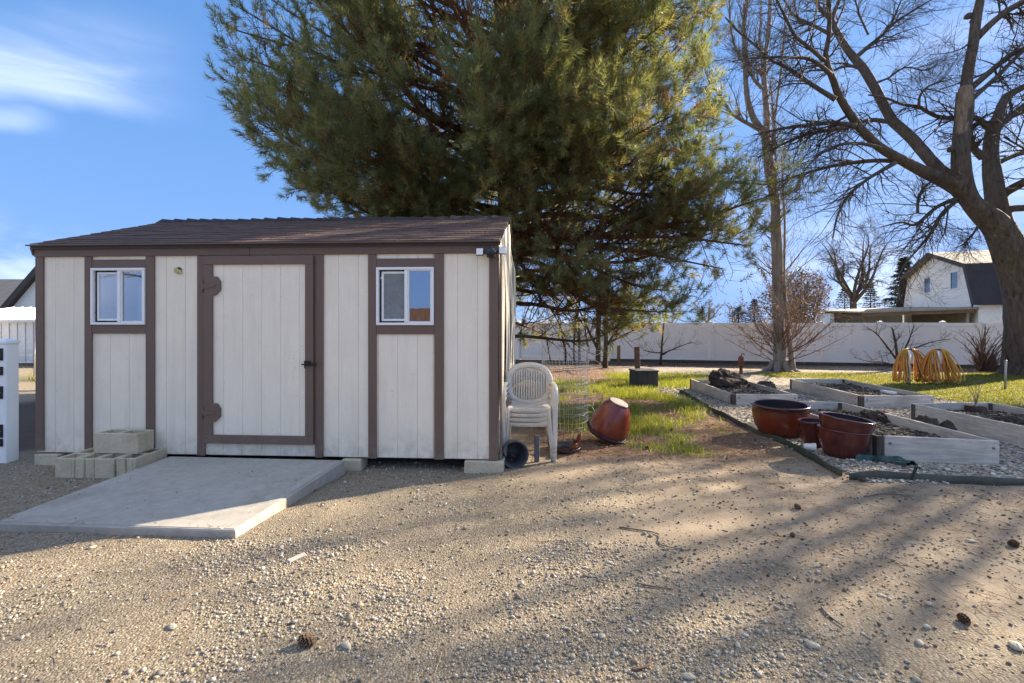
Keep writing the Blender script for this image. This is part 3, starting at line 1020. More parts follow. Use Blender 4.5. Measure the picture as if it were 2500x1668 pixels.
tube('bolt', [(-.055, -.012, -.012), (.095, -.012, -.012)], .0075, M['iron'], lt, 8)
tube('handle', [(-.01, -.01, -.012), (-.012, -.035, -.03), (-.005, -.035, -.05)], .006, M['iron'], lt, 8)
box('keeper', .03, .012, .034, M['iron'], lt, (.075, -.006, -.012), bv=.002)
# the torn hole beside the left window, plugged with foam
fu, fz = U(437), Z(661, U(437))
hole = lathe('wall_hole', [(.001, 0), (.034, 0), (.036, .004), (.001, .0045)], M['black'], shed, 20, loc=(fu, -.0005, fz), rot=(R(90), 0, 0))
for k, (dx, dzz, s) in enumerate(((-.028, .008, .022), (-.008, -.004, .026), (.016, -.014, .022), (-.018, .02, .015), (.026, -.022, .014), (.006, -.024, .016), (-.036, -.008, .012))):
    V, Fc = lathe_data([(.001, -1), (.62, -.74), (.98, -.1), (.75, .62), (.001, 1)], 7)
    V = [(x * s * random.uniform(.7, 1.3), y * s * random.uniform(.7, 1.3), z * s * .6 * random.uniform(.7, 1.3)) for x, y, z in V]
    ob('foam_bit', mesh_py('foam_bit', V, Fc, True), M['foam'], hole, (dx, dzz, .010))

# roof: deck, shingles one by one, ridge caps
PITCH = math.atan2(2.87 - 2.272, D / 2 + .035)
y_e, z_e = -.035, 2.272
SL = (D / 2 - y_e) / math.cos(PITCH)
deck_parts = []
for s in (0, 1):
    v, f = box_data(L + .035, SL, .018, .002)
    yc = y_e + SL / 2 * math.cos(PITCH); zc_ = z_e + SL / 2 * math.sin(PITCH) + .004
    if s: yc = D - yc
    deck_parts.append((v, f, Matrix.Translation((UL / 2, yc, zc_)) @ Matrix.Rotation(PITCH if not s else -PITCH, 4, 'X')))
roof = ob('roof', mesh_py('roof_deck', *joined(deck_parts)), M['drip'], shed)
box('drip_edge', L + .05, .045, .004, M['drip'], roof, (UL / 2, y_e + .008, z_e + .012), rot=(PITCH, 0, 0), bv=.001)
box('drip_edge', L + .05, .004, .034, M['drip'], roof, (UL / 2, y_e - .014, z_e - .012), bv=.001)
box('soffit_board', L + .06, .10, .012, M['trim_h'], roof, (UL / 2, -.048, z_e + .006), bv=.002)
for k, (xx, s) in enumerate(((UL - .022, -1),)):
    for h in (0, 1):
        box('barge_board', .018, SL + .005, .085, M['trim'], roof,
            (xx, (y_e + SL / 2 * math.cos(PITCH)) if not h else D - (y_e + SL / 2 * math.cos(PITCH)), z_e + SL / 2 * math.sin(PITCH) - .052), rot=(PITCH if not h else -PITCH, 0, 0), bv=.002)
EXP = .142; TW = .325
rows = int(SL / EXP) + 1
sh_mesh = [mesh_py('shingle', *box_data(TW - .007, .235, .0075, .002)) for _ in range(1)][0]
sh_half = mesh_py('shingle_half', *box_data(TW / 2 - .007, .235, .0075, .002))
sh_mesh.materials.append(M['shingle']); sh_half.materials.append(M['shingle'])
ext = L + .045
for r_ in range(rows):
    u = -ext / 2
    first = (r_ % 2 == 1)
    while u < ext / 2 - .03:
        wd_ = TW / 2 if first else TW
        wd_ = min(wd_, ext / 2 - u)
        first = False
        me = sh_half if wd_ < TW * .75 else sh_mesh
        sx_ = wd_ / (TW / 2 if me is sh_half else TW)
        sl = -.018 + r_ * EXP + .235 / 2
        if sl + .235 / 2 > SL + .03: sl = SL + .03 - .235 / 2
        yy = y_e + sl * math.cos(PITCH) - .020 * math.sin(PITCH); zz = z_e + sl * math.sin(PITCH) + .020 * math.cos(PITCH) + .004 + random.uniform(0, .0035)
        ob('shingle', me, None, roof, (UL / 2 + u + wd_ / 2, yy + random.uniform(-.004, .004), zz),
           (PITCH - .040 + random.uniform(-.006, .006), random.uniform(-.006, .006), random.uniform(-.006, .006)), (sx_, 1, 1))
        u += wd_
ob('back_slope_shingles', mesh_py('back_slope', *box_data(L + .045, SL, .012, .002)), M['shingle'], roof,
   (UL / 2, D - (y_e + SL / 2 * math.cos(PITCH)), z_e + SL / 2 * math.sin(PITCH) + .022), (-PITCH, 0, 0))
RC = .187; hw = .15
cap_v = []
for xx, lift in ((0, .026), (.30, .0)):
    for th in (0, -.007):
        cap_v += [(xx, -hw * math.cos(PITCH), -hw * math.sin(PITCH) + lift * .55 + th), (xx, -.02, .004 + lift + th), (xx, .02, .004 + lift + th), (xx, hw * math.cos(PITCH), -hw * math.sin(PITCH) + lift * .55 + th)]
cap_f = []
for a in range(3):
    cap_f += [(a, a + 1, a + 9, a + 8), (a + 4, a + 12, a + 13, a + 5), (a, a + 4, a + 5, a + 1), (a + 8, a + 9, a + 13, a + 12)]
cap_f += [(0, 8, 12, 4), (3, 7, 15, 11)]
cap_me = mesh_py('ridge_cap', cap_v, cap_f); cap_me.materials.append(M['ridge'])
n_cap = int((L + .03) / RC)
for k in range(n_cap):
    x0 = UL - .02 + k * RC
    big = 1.0 + .5 * (math.sin(k * .9) * .5 + .5) * (1 if k < 16 else .35)
    ob('ridge_cap', cap_me, None, roof, (x0, D / 2, 2.90 + random.uniform(-.002, .004)), (0, R(random.uniform(-.5, .6)), 0), (min(1.0, (.03 - x0) / .30), 1, big))

# ------------------------------------------------------------------ slab, foundation blocks, hollow blocks
slab_top = [(-3.48, 4.79, .118), (-1.655, 4.655, .118), (-1.89, 3.22, .056), (-3.70, 3.35, .056)]


def slab_data():
    P = [Vector(p) for p in slab_top]
    n = 20; V = []; Fc = []
    def grid(u, v): return P[0].lerp(P[1], u).lerp(P[3].lerp(P[2], u), v)
    us = [0, .006] + list(np.linspace(.05, .95, n)) + [.994, 1]
    k = len(us)
    for v in us:
        for u in us:
            p = grid(u, v)
            e = min(u, 1 - u, v, 1 - v)
            z = p.z - (.010 if e <= 0 else 0)
            d = min(u, 1 - u, v, 1 - v)
            V.append((p.x, p.y, z))
    for j in range(k - 1):
        for i in range(k - 1): Fc.append((j * k + i, (j + 1) * k + i, (j + 1) * k + i + 1, j * k + i + 1))
    ring = [i for i in range(k)] + [j * k + k - 1 for j in range(1, k)] + [(k - 1) * k + i for i in range(k - 2, -1, -1)] + [j * k for j in range(k - 2, 0, -1)]
    o = len(V)
    for i in ring: V.append((V[i][0] + random.uniform(-.004, .004), V[i][1] + random.uniform(-.004, .004), -.03))
    m = len(ring)
    for a in range(m): Fc.append((ring[a], ring[(a + 1) % m], o + (a + 1) % m, o + a))
    return V, Fc


slab = ob('concrete_slab', mesh_py('concrete_slab', *slab_data()), M['concrete'], kind='structure', label='pale concrete slab ramp in front of the shed door', cat='slab')
# tooled groove along the near and right edges: thin shallow strips of trowelled margin
def slab_pt(u, v, dz):
    P = [Vector(p) for p in slab_top]
    p = P[0].lerp(P[1], u).lerp(P[3].lerp(P[2], u), v); p.z += dz; return p
mg = []
for (a, b_, c, d_) in (((.02, .912), (.935, .912), (.935, .987), (.02, .987)), ((.948, .03), (.988, .03), (.988, .987), (.948, .987))):
    q = [slab_pt(*p, .0035) for p in (a, b_, c, d_)] + [slab_pt(*p, -.01) for p in (a, b_, c, d_)]
    mg.append((q, [(0, 3, 2, 1), (0, 1, 5, 4), (1, 2, 6, 5), (2, 3, 7, 6), (3, 0, 4, 7)], None))
ob('trowelled_margin', mesh_py('margin', *joined(mg)), M['concrete'], slab)


# grit, needles and pebbles tracked onto the slab
def slab_grit():
    rg = np.random.default_rng(3); V = []; Fc = []
    for k in range(150):
        u, v = rg.random(), rg.random() ** 1.2
        if rg.random() < .55: u = min(.99, max(.01, round(u) + (1 if u < .5 else -1) * rg.random() ** 2 * .12)) if rg.random() < .5 else u; v = v if rg.random() < .5 else .985 - .05 * rg.random()
        p = slab_pt(u, v, .0045); o = len(V)
        if rg.random() < .35:
            a = rg.random() * 6.28; l_ = .03 + .05 * rg.random(); d = Vector((math.cos(a), math.sin(a), 0)) * l_; n_ = Vector((-math.sin(a), math.cos(a), 0)) * .0012
            V += [p - d - n_, p - d + n_, p + d + n_, p + d - n_]; Fc += [(o, o + 3, o + 2, o + 1)]
        else:
            s_ = .003 + .008 * rg.random() ** 3
            V += [p + Vector((s_, 0, 0)), p + Vector((0, s_ * .8, 0)), p + Vector((-s_, 0, 0)), p + Vector((0, -s_ * .8, 0)), p + Vector((0, 0, s_ * .8))]
            Fc += [(o, o + 1, o + 4), (o + 1, o + 2, o + 4), (o + 2, o + 3, o + 4), (o + 3, o, o + 4)]
    return V, Fc


M['grit'] = m_basic('slab_grit', (.26, .19, .13), .9, .5, 30)
ob('slab_grit', mesh_py('slab_grit', *slab_grit()), M['grit'], slab, kind='stuff')


def rough_box(sx, sy, sz, j=.004):
    V, Fc = box_data(sx, sy, sz, .008, 'b')
    return [(x + random.uniform(-j, j), y + random.uniform(-j, j), z + random.uniform(-j, j) * .5) for x, y, z in V], Fc


def shed_pt(u, y, z): return Vector((SH_O.x + u * CS - y * SN, SH_O.y + u * SN + y * CS, z))


for (px0, px1, ytop, lab) in ((1130, 1225, .105, 'grey concrete block under the right front corner of the shed'),
                              (838, 884, .10, 'small grey paver under the shed right beside the concrete slab'),
                              (92, 150, .10, 'flat grey block under the left front corner of the shed')):
    p = shed_pt((U(px0) + U(px1)) / 2 + (.02 if px0 > 1000 else 0), .06, -.03)
    V, Fc = rough_box(abs(U(px1) - U(px0)), .2, ytop + .025)
    ob('foundation_block', mesh_py('foundation_block', V, Fc), M['cinder'], None, p, (0, 0, SH_ROT), label=lab, cat='concrete block', group='blocks under the shed')


def hollow_block(bl=.395, bw=.194, bh=.192, groove=False):
    """two-cell block: length along y, cells open at the top"""
    t = .030
    xs = [-bw / 2, -bw / 2 + t, bw / 2 - t, bw / 2]
    ys = [-bl / 2, -bl / 2 + t, -.014, .014, bl / 2 - t, bl / 2]
    parts = []
    def bx_(x0, x1, y0, y1, z1=bh):
        v, f = box_data(x1 - x0, y1 - y0, z1, .005, 'b'); parts.append((v, f, Matrix.Translation(((x0 + x1) / 2, (y0 + y1) / 2, 0))))
    bx_(xs[0], xs[1], ys[0], ys[5]); bx_(xs[2], xs[3], ys[0], ys[5])
    e = .001
    bx_(xs[1] - .004, xs[2] + .004, ys[2], ys[3], bh - .003); bx_(xs[1] - .004, xs[2] + .004, ys[4], ys[5] - e, bh - .002)
    if groove:
        bx_(xs[1] - .004, -.010, ys[0] + e, ys[1], bh - .002); bx_(.010, xs[2] + .004, ys[0] + e, ys[1], bh - .002)
        bx_(-.012, .012, ys[0] + .014, ys[1], bh - .004)
    else: bx_(xs[1] - .004, xs[2] + .004, ys[0] + e, ys[1], bh - .002)
    V, Fc = joined(parts)
    return [(x + random.uniform(-.0015, .0015), y + random.uniform(-.0015, .0015), z) for x, y, z in V], Fc


bx0 = -4.41
labs = ['leftmost hollow concrete block in the row on the gravel below the window', 'second hollow concrete block from the left, with a grooved end',
        'third hollow concrete block from the left in the row', 'rightmost hollow concrete block in the row, beside the slab edge']
for k in range(4):
    x = bx0 + .102 + k * .2055
    ob('hollow_block', mesh_py('hollow_block', *hollow_block(groove=k in (1, 3))), M['cinder'], None,
       (x, 4.735 - .011 * k + random.uniform(-.008, .008), gzf(x, 4.7) - .006), (0, 0, R(-3.2 + random.uniform(-1.2, 1.2))), label=labs[k], cat='concrete block', group='hollow blocks below the left window')
ob('hollow_block', mesh_py('hollow_block', *hollow_block(.47, .2, .2)), M['cinder'], None, (-3.93, 4.775, gzf(-3.9, 4.7) + .189), (0, 0, R(90 - 5)),
   label='hollow concrete block lying on top of the row of blocks', cat='concrete block', group='hollow blocks below the left window')

# ------------------------------------------------------------------ flood light on the shed corner
def to_shed(u, y, z): return shed_pt(u, y, z)


fl = thing('floodlight_camera', 'black security camera with two white flood lamps on the shed corner', 'security light', shed_pt(U(1200), -.03, Z(620, U(1200))), SH_ROT)
V, Fc = lathe_data([(.001, -.048), (.030, -.046), (.046, -.030), (.050, 0), (.046, .028), (.036, .044), (.001, .05)], 18)
ob('camera_body', mesh_py('camera_body', V, Fc, True), M['black'], fl, (0, -.05, 0), (R(80), 0, 0))
lathe('camera_lens', [(.001, .012), (.017, .012), (.021, 0), (.001, 0)], M['iron'], fl, 18, loc=(0, -.094, -.024), rot=(R(105), 0, 0))
box('base_plate', .085, .02, .085, M['black'], fl, (.0, .0, 0), bv=.012)
for s, zz in ((-1, .008), (1, .018)):
    h = box('lamp_head', .078, .024, .074, M['black'], fl, (s * .105 + (.012 if s > 0 else 0), -.055, zz), (R(-6), 0, R(8 * s)), bv=.010)
    box('lamp_lens', .067, .006, .063, M['lamp'], h, (0, -.0135, 0), bv=.002)
    tube('arm', [(s * -.03, .012, -.006), (s * -.055, .02, -.012), (s * -.085, .028, -.016)], .008, M['black'], h, 8)
tube('cable', [(.03, .02, -.03), (.06, .03, -.07), (.05, .10, -.09), (.055, .5, -.13), (.06, .95, -.2), (.066, 1.25, -.26)], .006, M['trim'], fl, 6)
box('cable_bracket', .05, .03, .03, M['black'], fl, (.048, .03, -.055), bv=.006)

# ------------------------------------------------------------------ white gate post at the left edge
gp = thing('gate_post', 'white vinyl gate post with black hinges at the left edge', 'gate post', (-5.400, 5.03, gzf(-5.4, 5.03) - .01), R(1))
box('post', .135, .135, 1.265, M['vinyl_w'], gp, (0, 0, .6325), bv=.006)
capv, capf = joined([(*box_data(.152, .152, .03, .004), Matrix.Translation((0, 0, 1.280))),
                     ([(-.07, -.07, 0), (.07, -.07, 0), (.07, .07, 0), (-.07, .07, 0), (0, 0, .03)], [(0, 1, 4), (1, 2, 4), (2, 3, 4), (3, 0, 4)], Matrix.Translation((0, 0, 1.2955)))])
ob('post_cap', mesh_py('post_cap', capv, capf), M['vinyl_w'], gp)
for zt, zb in ((851, 881), (896, 917), (944, 975), (1038, 1070), (1073, 1092)):
    za, zb_ = [CAM_H - (q - HY) / F_PX * 4.93 for q in (zt, zb)]
    hg = box('hinge', .075, .012, za - zb_, M['iron'], gp, (.001, -.074, (za + zb_) / 2 - gp.location.z), bv=.003)
    tube('screw', [(.02, -.006, 0), (.02, -.010, 0)], .006, M['steel'], hg, 8)

# ------------------------------------------------------------------ stack of resin chairs
def make_chair(mat, mat_leg):
    t = thing('resin_chair', 'chair', 'chair')
    # seat: dished sheet with a rolled front edge
    n, m = 10, 12
    V = []; Fc = []
    for th in (0, -.006):
        for j in range(m + 1):
            y = -.235 + .43 * j / m
            for i in range(n + 1):
                x = (-1 + 2 * i / n) * (.235 - .025 * (j / m))
                e = abs(x) / .235
                z = .425 - .035 * (j / m) - .014 * (1 - e ** 2) + (.0 if j > 1 else -.012 * (2 - j))
                V.append((x, y - (.004 if j == 0 else 0), z + th))
    o = (n + 1) * (m + 1)
    for j in range(m):
        for i in range(n):
            a = j * (n + 1) + i
            Fc.append((a, a + 1, a + n + 2, a + n + 1)); Fc.append((o + a, o + a + n + 1, o + a + n + 2, o + a + 1))
    ob('seat', mesh_py('seat', V, Fc, True), mat, t)
    # front apron below the seat edge
    V = []; Fc = []
    for i in range(n + 1):
        x = (-1 + 2 * i / n) * .237
        zt = .414 - .004 * (1 - (x / .237) ** 2)
        zb = .370 + .014 * (abs(x) / .237) ** 4 - .004
        y = -.240 - .012 * (1 - (x / .237) ** 2)
        V += [(x, y, zt), (x, y - .006, zb + .012), (x, y + .006, zb)]
    for i in range(n):
        a = i * 3
        Fc += [(a, a + 1, a + 4, a + 3), (a + 1, a + 2, a + 5, a + 4)]
    ob('apron', mesh_py('apron', V, Fc, True), mat, t)
    # backrest: oval ring and upright slats on a reclined, curved surface
    def bk(x, s):              # s = height along the back from the seat
        return (x, .185 + .23 * s + .10 * s * s - .30 * x * x, .375 + s * .965)
    ring = []
    def outline(k, hw_, top, bot):
        a = 2 * math.pi * k / 48
        c, s_ = math.cos(a), math.sin(a)
        ex = abs(c) ** .86 * (1 if c > 0 else -1); ez = abs(s_) ** .86 * (1 if s_ > 0 else -1)
        mid = .25
        return ex * hw_, mid + (ez * (top - mid) if ez > 0 else ez * (mid - bot))
    V = []; Fc = []
    for k in range(48):
        xo, so = outline(k, .282, .50, -.01); xi, si = outline(k, .212, .435, .055)
        for (x, s_, off) in ((xo, so, .012), (xo * .985, so, -.006), ((xo + xi) / 2, (so + si) / 2, -.016), (xi, si, -.008), (xi, si, .010)):
            p = bk(x, s_); V.append((p[0], p[1] + off, p[2]))
    for k in range(48):
        j = (k + 1) % 48
        for q in range(5):
            q2 = (q + 1) % 5
            Fc.append((k * 5 + q, j * 5 + q, j * 5 + q2, k * 5 + q2))
    back = ob('backrest', mesh_py('backrest', V, Fc, True), mat, t)
    ns = 15
    for k in range(ns):
        x = -.202 + .404 * k / (ns - 1)
        w = (abs(x) / .214) ; hgt = math.sqrt(max(0.02, 1 - w ** 2.1))
        s0, s1 = .25 - .205 * hgt, .25 + .195 * hgt
        V = []; Fc = []
        for i in range(7):
            s_ = s0 + (s1 - s0) * i / 6
            for dx, dy in ((-.0085, -.004), (.0085, -.004), (.0085, .005), (-.0085, .005)):
                p = bk(x, s_); V.append((p[0] + dx, p[1] + dy, p[2]))
        for i in range(6):
            for q in range(4): Fc.append((i * 4 + q, i * 4 + (q + 1) % 4, i * 4 + 4 + (q + 1) % 4, i * 4 + 4 + q))
        ob('slat', mesh_py('slat', V, Fc), mat, back)
    # lower flare of the back to the seat
    V = []; Fc = []
    for i in range(9):
        x = -.2 + .4 * i / 8
        a, b_ = bk(x, -.03), bk(x, .06 + .05 * (abs(x) / .2) ** 2)
        V += [(a[0], a[1] - .02, a[2] + .02), (b_[0], b_[1], b_[2])]
    for i in range(8): Fc.append((2 * i, 2 * i + 2, 2 * i + 3, 2 * i + 1))
    ob('back_flare', mesh_py('back_flare', V, Fc, True), mat, back)
    for s in (-1, 1):
        arm = smooth_path([(s * .235, .30, .60), (s * .262, .16, .625), (s * .275, -.05, .63), (s * .277, -.19, .622), (s * .278, -.235, .585), (s * .279, -.245, .50), (s * .274, -.252, .30), (s * .268, -.262, .10), (s * .264, -.27, .0)], 26)
        wv = []
        V = []; Fc = []
        for i, p in enumerate(arm):
            q = i / 25
            tg = arm[min(i + 1, 25)] - arm[max(i - 1, 0)]; tg /= np.linalg.norm(tg)
            nrm = np.array([0, -tg[2], tg[1]]); nrm /= np.linalg.norm(nrm)
            hw_ = .030 if q < .42 else .030 - .006 * (q - .42)
            for dx, dn in ((-hw_, .0), (-hw_ + .006, .010), (hw_ - .006, .010), (hw_, .0), (hw_ - .004, -.018), (-hw_ + .004, -.018)):
                V.append((p[0] + dx * s, *(p[1:] + nrm[1:] * dn)))
        for i in range(25):
            for k in range(6): Fc.append((i * 6 + k, i * 6 + (k + 1) % 6, (i + 1) * 6 + (k + 1) % 6, (i + 1) * 6 + k))
        Fc += [tuple(range(6)), tuple(range(25 * 6, 26 * 6))]
        ob('arm', mesh_py('arm', V, Fc, True), mat, t)
        # inner web of the front leg
        ob('leg', mesh_py('leg', *tube_data([(s * .215, -.238, .405), (s * .222, -.25, .30), (s * .240, -.262, .10), (s * .250, -.268, .0)], [.030, .026, .021, .019], 8, .55), True), mat_leg, t)
        ob('leg', mesh_py('leg', *tube_data([(s * .205, .20, .40), (s * .222, .26, .20), (s * .240, .315, .0)], [.032, .027, .022], 8, .6), True), mat_leg, t)
    return t


ch0 = make_chair(M['resin'], M['resin'])
cx_, cy_ = .185, 5.26
cz_ = gzf(.18, 5.2)
cl = ['lowest chair of the stack of resin armchairs, its front rail showing', 'second chair from the bottom of the stacked resin armchairs',
      'third chair from the bottom of the stacked resin armchairs', 'topmost off-white resin armchair with slatted oval back']
for k in range(4):
    c = ch0 if k == 0 else copy_tree(ch0)
    c.location = (cx_ + .002 * k, cy_ - .004 * k, cz_ + .050 * k); c.rotation_euler = (0, 0, R(-2))
    c['label'] = cl[k]; c['group'] = 'stacked resin chairs'
# the lowest chair's feet are caught by a teal cap
ob('foot_cap', mesh_py('foot_cap', *tube_data([(.255, -.27, 0), (.252, -.268, .07)], .026, 8, .7), True), M['copper'], ch0)

bk_ = thing('nursery_bucket', 'dark grey plastic bucket lying on its side below the chairs', 'bucket', (.03, 4.78, gzf(.03, 4.8) + .135), 0, rot=(R(88), 0, R(6)))
prof = [(.001, -.25), (.098, -.25), (.103, -.245), (.127, -.01), (.140, -.008), (.142, .006), (.128, .008), (.124, .0), (.098, -.238), (.001, -.238)]
lathe('shell', prof, M['bucket'], bk_, 40)
for k in range(6):
    V, Fc = lathe_data([(.001, -1), (.7, -.6), (1, 0), (.6, .7), (.001, 1)], 6)
    s = random.uniform(.012, .03)
    V = [(x * s * random.uniform(.6, 1.4), y * s * random.uniform(.6, 1.4), z * s) for x, y, z in V]
    ob('soil_lump', mesh_py('soil_lump', V, Fc), M['soil'], bk_, (random.uniform(-.05, .05), random.uniform(-.09, -.02), random.uniform(-.2, -.06)))

box('loose_plank', .052, .03, .285, M['plank_dark'], None, (.262, 4.99, gzf(.26, 5) - .005), (R(-4), R(1.5), R(12)), .003, 'b', label='short dark grey plank standing upright under the chairs', cat='plank')

# ------------------------------------------------------------------ pots and saucers
def pot_profile(r_rim, r_base, h, lip=.02, belly=.03, wall=.018):
    out = []
    n = 12
    out.append((.001, 0)); out.append((r_base, 0))
    for i in range(1, n):
        t = i / n
        r = r_base + (r_rim - lip - r_base) * t + belly * math.sin(math.pi * min(1, t * .92)) ** .8
        out.append((r, h * .93 * t))
    out += [(r_rim - lip * .3, h * .935), (r_rim, h * .955), (r_rim + .002, h * .98), (r_rim - .004, h), (r_rim - .026, h), (r_rim - .036, h * .985)]
    inn = []
    for i in range(n - 1, 0, -1):
        t = i / n
        r = r_base + (r_rim - lip - r_base) * t + belly * math.sin(math.pi * min(1, t * .92)) ** .8
        inn.append((r - wall, max(.03, h * .93 * t)))
    return out, inn + [(.001, .03)]


def pot(label, r_rim, r_base, h, loc, rot, mat, lip=.02, belly=.03, foot=None):
    t = thing('glazed_pot', label, 'pot', loc, rot=rot, group='red glazed pots')
    o_, i_ = pot_profile(r_rim, r_base, h, lip, belly)
    lathe('shell', o_, mat, t, 56)
    lathe('inside', [o_[-1]] + i_, M['pot_in'], t, 56)
    if foot: lathe('foot', [(.001, -.004), (r_base - .012, -.004), (r_base - .004, .002)], M['clay'], t, 40)
    return t


pb = (3.53, 6.20)
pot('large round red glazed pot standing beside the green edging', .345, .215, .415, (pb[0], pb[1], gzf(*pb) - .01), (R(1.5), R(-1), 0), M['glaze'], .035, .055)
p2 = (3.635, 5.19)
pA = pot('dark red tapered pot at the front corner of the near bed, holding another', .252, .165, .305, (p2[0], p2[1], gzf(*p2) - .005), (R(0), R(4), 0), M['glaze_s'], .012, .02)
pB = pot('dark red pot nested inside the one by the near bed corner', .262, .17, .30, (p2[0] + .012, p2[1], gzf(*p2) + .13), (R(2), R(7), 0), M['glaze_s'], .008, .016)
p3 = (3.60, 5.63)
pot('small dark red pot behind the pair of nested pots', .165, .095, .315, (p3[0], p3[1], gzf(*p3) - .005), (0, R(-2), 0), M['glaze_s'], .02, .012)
# upturned pot on its saucer
up = (1.165, 5.86)
rotu = Euler((R(15), R(17), R(6)), 'XYZ')
ax = rotu.to_matrix() @ Vector((0, 0, 1))
base = Vector((up[0], up[1], gzf(*up) + .085))
sau = thing('pot_saucer', 'dark glazed saucer under the upturned red pot', 'saucer', base, rot=tuple(rotu))
lathe('dish', [(.001, -.012), (.18, -.012), (.235, .015), (.268, .062), (.262, .068), (.24, .035), (.20, .006), (.001, .004)], M['saucer'], sau, 48)
t = thing('glazed_pot', 'upturned red glazed pot leaning on a saucer in the grass', 'pot', base + ax * .465, rot=tuple((rotu.to_matrix() @ Matrix.Rotation(math.pi, 3, 'X')).to_euler()), group='red glazed pots')
o_, i_ = pot_profile(.245, .125, .45, .006, .038)
o_[1:3] = [(.118, 0), (.126, .006), (.122, .02), (.13, .03)]
lathe('shell', o_, M['glaze2'], t, 56); lathe('inside', [o_[-1]] + i_, M['pot_in'], t, 40)
lathe('foot', [(.001, -.003), (.105, -.003), (.117, .001)], M['clay'], t, 40)
lathe('chip', [(.001, .006), (.032, .004), (.036, 0), (.001, -.002)], M['black'], t, 16, loc=(.247, -.02, .32), rot=(0, R(82), 0), sc=(1.5, .7, 1))
# broken pot in a saucer
s2 = (.615, 5.37)
sa2 = thing('pot_saucer', 'dark saucer on the dirt holding a broken red pot piece', 'saucer', (s2[0], s2[1], gzf(*s2) - .004), rot=(R(3), R(-2), 0))
lathe('dish', [(.001, 0), (.125, 0), (.160, .03), (.170, .062), (.162, .064), (.148, .03), (.12, .012), (.001, .012)], M['saucer'], sa2, 44)
V, Fc = [], []
na, nh = 30, 7
for side in (0, 1):
    for j in range(nh):
        for i in range(na):
            a = math.pi * (.62 + 1.16 * i / (na - 1)) + math.pi * .35
            hmax = .15 * (.45 + .55 * abs(math.sin(i * .33 + .6))) * (1 if 4 < i < 26 else .4)
            z = hmax * j / (nh - 1); r = .085 + .55 * z - .008 * side
            V.append((r * math.cos(a), r * math.sin(a), z))
for side in (0, 1):
    for j in range(nh - 1):
        for i in range(na - 1):
            q = side * na * nh + j * na + i; f = (q, q + 1, q + na + 1, q + na)
            Fc.append(f if not side else f[::-1])
m_ = na * nh
for i in range(na - 1):
    q = (nh - 1) * na + i; Fc.append((q, q + 1, q + 1 + m_, q + m_))
for i in (0, na - 1):
    for j in range(nh - 1): q = j * na + i; Fc.append((q, q + na, q + na + m_, q + m_))
ob('pot_shard', mesh_py('pot_shard', V, Fc, True), M['glaze2'], None, (s2[0] + .045, s2[1] - .02, gzf(*s2) + .045), (R(14), R(-26), R(25)), label='broken curved piece of red pot lying in the saucer', cat='pot shard')
tw = []
for k, (a, b_, c) in enumerate((((.50, 5.36, .06), (.49, 5.38, .16), (.47, 5.42, .24)), ((.58, 5.42, .06), (.60, 5.46, .18), (.56, 5.5, .26)), ((.68, 5.4, .08), (.72, 5.42, .20), (.78, 5.44, .22)))):
    tube('dead_stem', smooth_path([a, b_, c], 8), [.006 - .0005 * i for i in range(8)], M['twig_lite'], None, 5, label=['bent dry stem sticking up left of the broken pot piece', 'dry stem sticking up behind the broken pot piece', 'dry stem arching over the right of the broken pot piece'][k], cat='stem', group='dry stems by the saucer')

# ------------------------------------------------------------------ raised beds
def raised_bed(FL, FR, BR, BL, h, label, zb=None):
    c = Vector(((FL[0] + FR[0] + BR[0] + BL[0]) / 4, (FL[1] + FR[1] + BR[1] + BL[1]) / 4, 0))
    zb = min(gzf(*p) for p in (FL, FR, BR, BL)) - .01 if zb is None else zb
    root = thing('raised_bed', label, 'raised bed', (c.x, c.y, zb), group='weathered raised garden beds')
    P = [Vector((p[0] - c.x, p[1] - c.y, 0)) for p in (FL, FR, BR, BL)]
    th = .038
    for k in range(4):
        a, b_ = P[k], P[(k + 1) % 4]
        d = (b_ - a); Ln = d.length; d.normalize(); nrm = Vector((d.y, -d.x, 0))
        cut0, cut1 = (.075, 0.0) if k == 0 else ((.002, .0) if k == 2 else (th + .002, th + .002))
        if k == 3: cut1 = .075
        m_ = a + d * (cut0 + (Ln - cut0 - cut1) / 2) - nrm * (th / 2)
        bd = box('board', Ln - cut0 - cut1, th, h + random.uniform(-.004, .004), M['bedwood'], root, (m_.x, m_.y, 0), (random.uniform(-.008, .008), random.uniform(-.003, .003), math.atan2(d.y, d.x)), .004, 'b')
        for e in ((-1, 1) if k in (0, 3) else ()):
            for zz in ((.72, .28) if k == 3 else (.72,)):
                lathe('bolt', [(.001, .008), (.012, .006), (.016, 0), (.001, -.002)], M['steel'], bd, 10, loc=(e * ((Ln - cut0 - cut1) / 2 - .05), -th / 2 - .001, h * zz), rot=(R(90), 0, 0))
    for k in range(4):
        inw = (-P[k]).normalized() * .06
        loc = P[k] + inw if k else P[k] + Vector((.037, .037, 0))
        box('corner_post', .07, .07, h - .008, M['bedpost'], root, loc, (0, 0, 0), .004, 'b')
    # soil fill
    n = 26; V = []; Fc = []
    for j in range(n + 1):
        for i in range(n + 1):
            u, v = .012 + .976 * i / n, .012 + .976 * j / n
            p = P[0].lerp(P[1], u).lerp(P[3].lerp(P[2], u), v) + c
            z = zb + h * .58 + float(fbm(p.x, p.y, 3.0, 7)) * .06 + float(fbm(p.x, p.y, 14, 8)) * .03 - .04
            V.append((p.x, p.y, z))
    for j in range(n):
        for i in range(n): a = j * (n + 1) + i; Fc.append((a, a + 1, a + n + 2, a + n + 1))
    return root, V, Fc


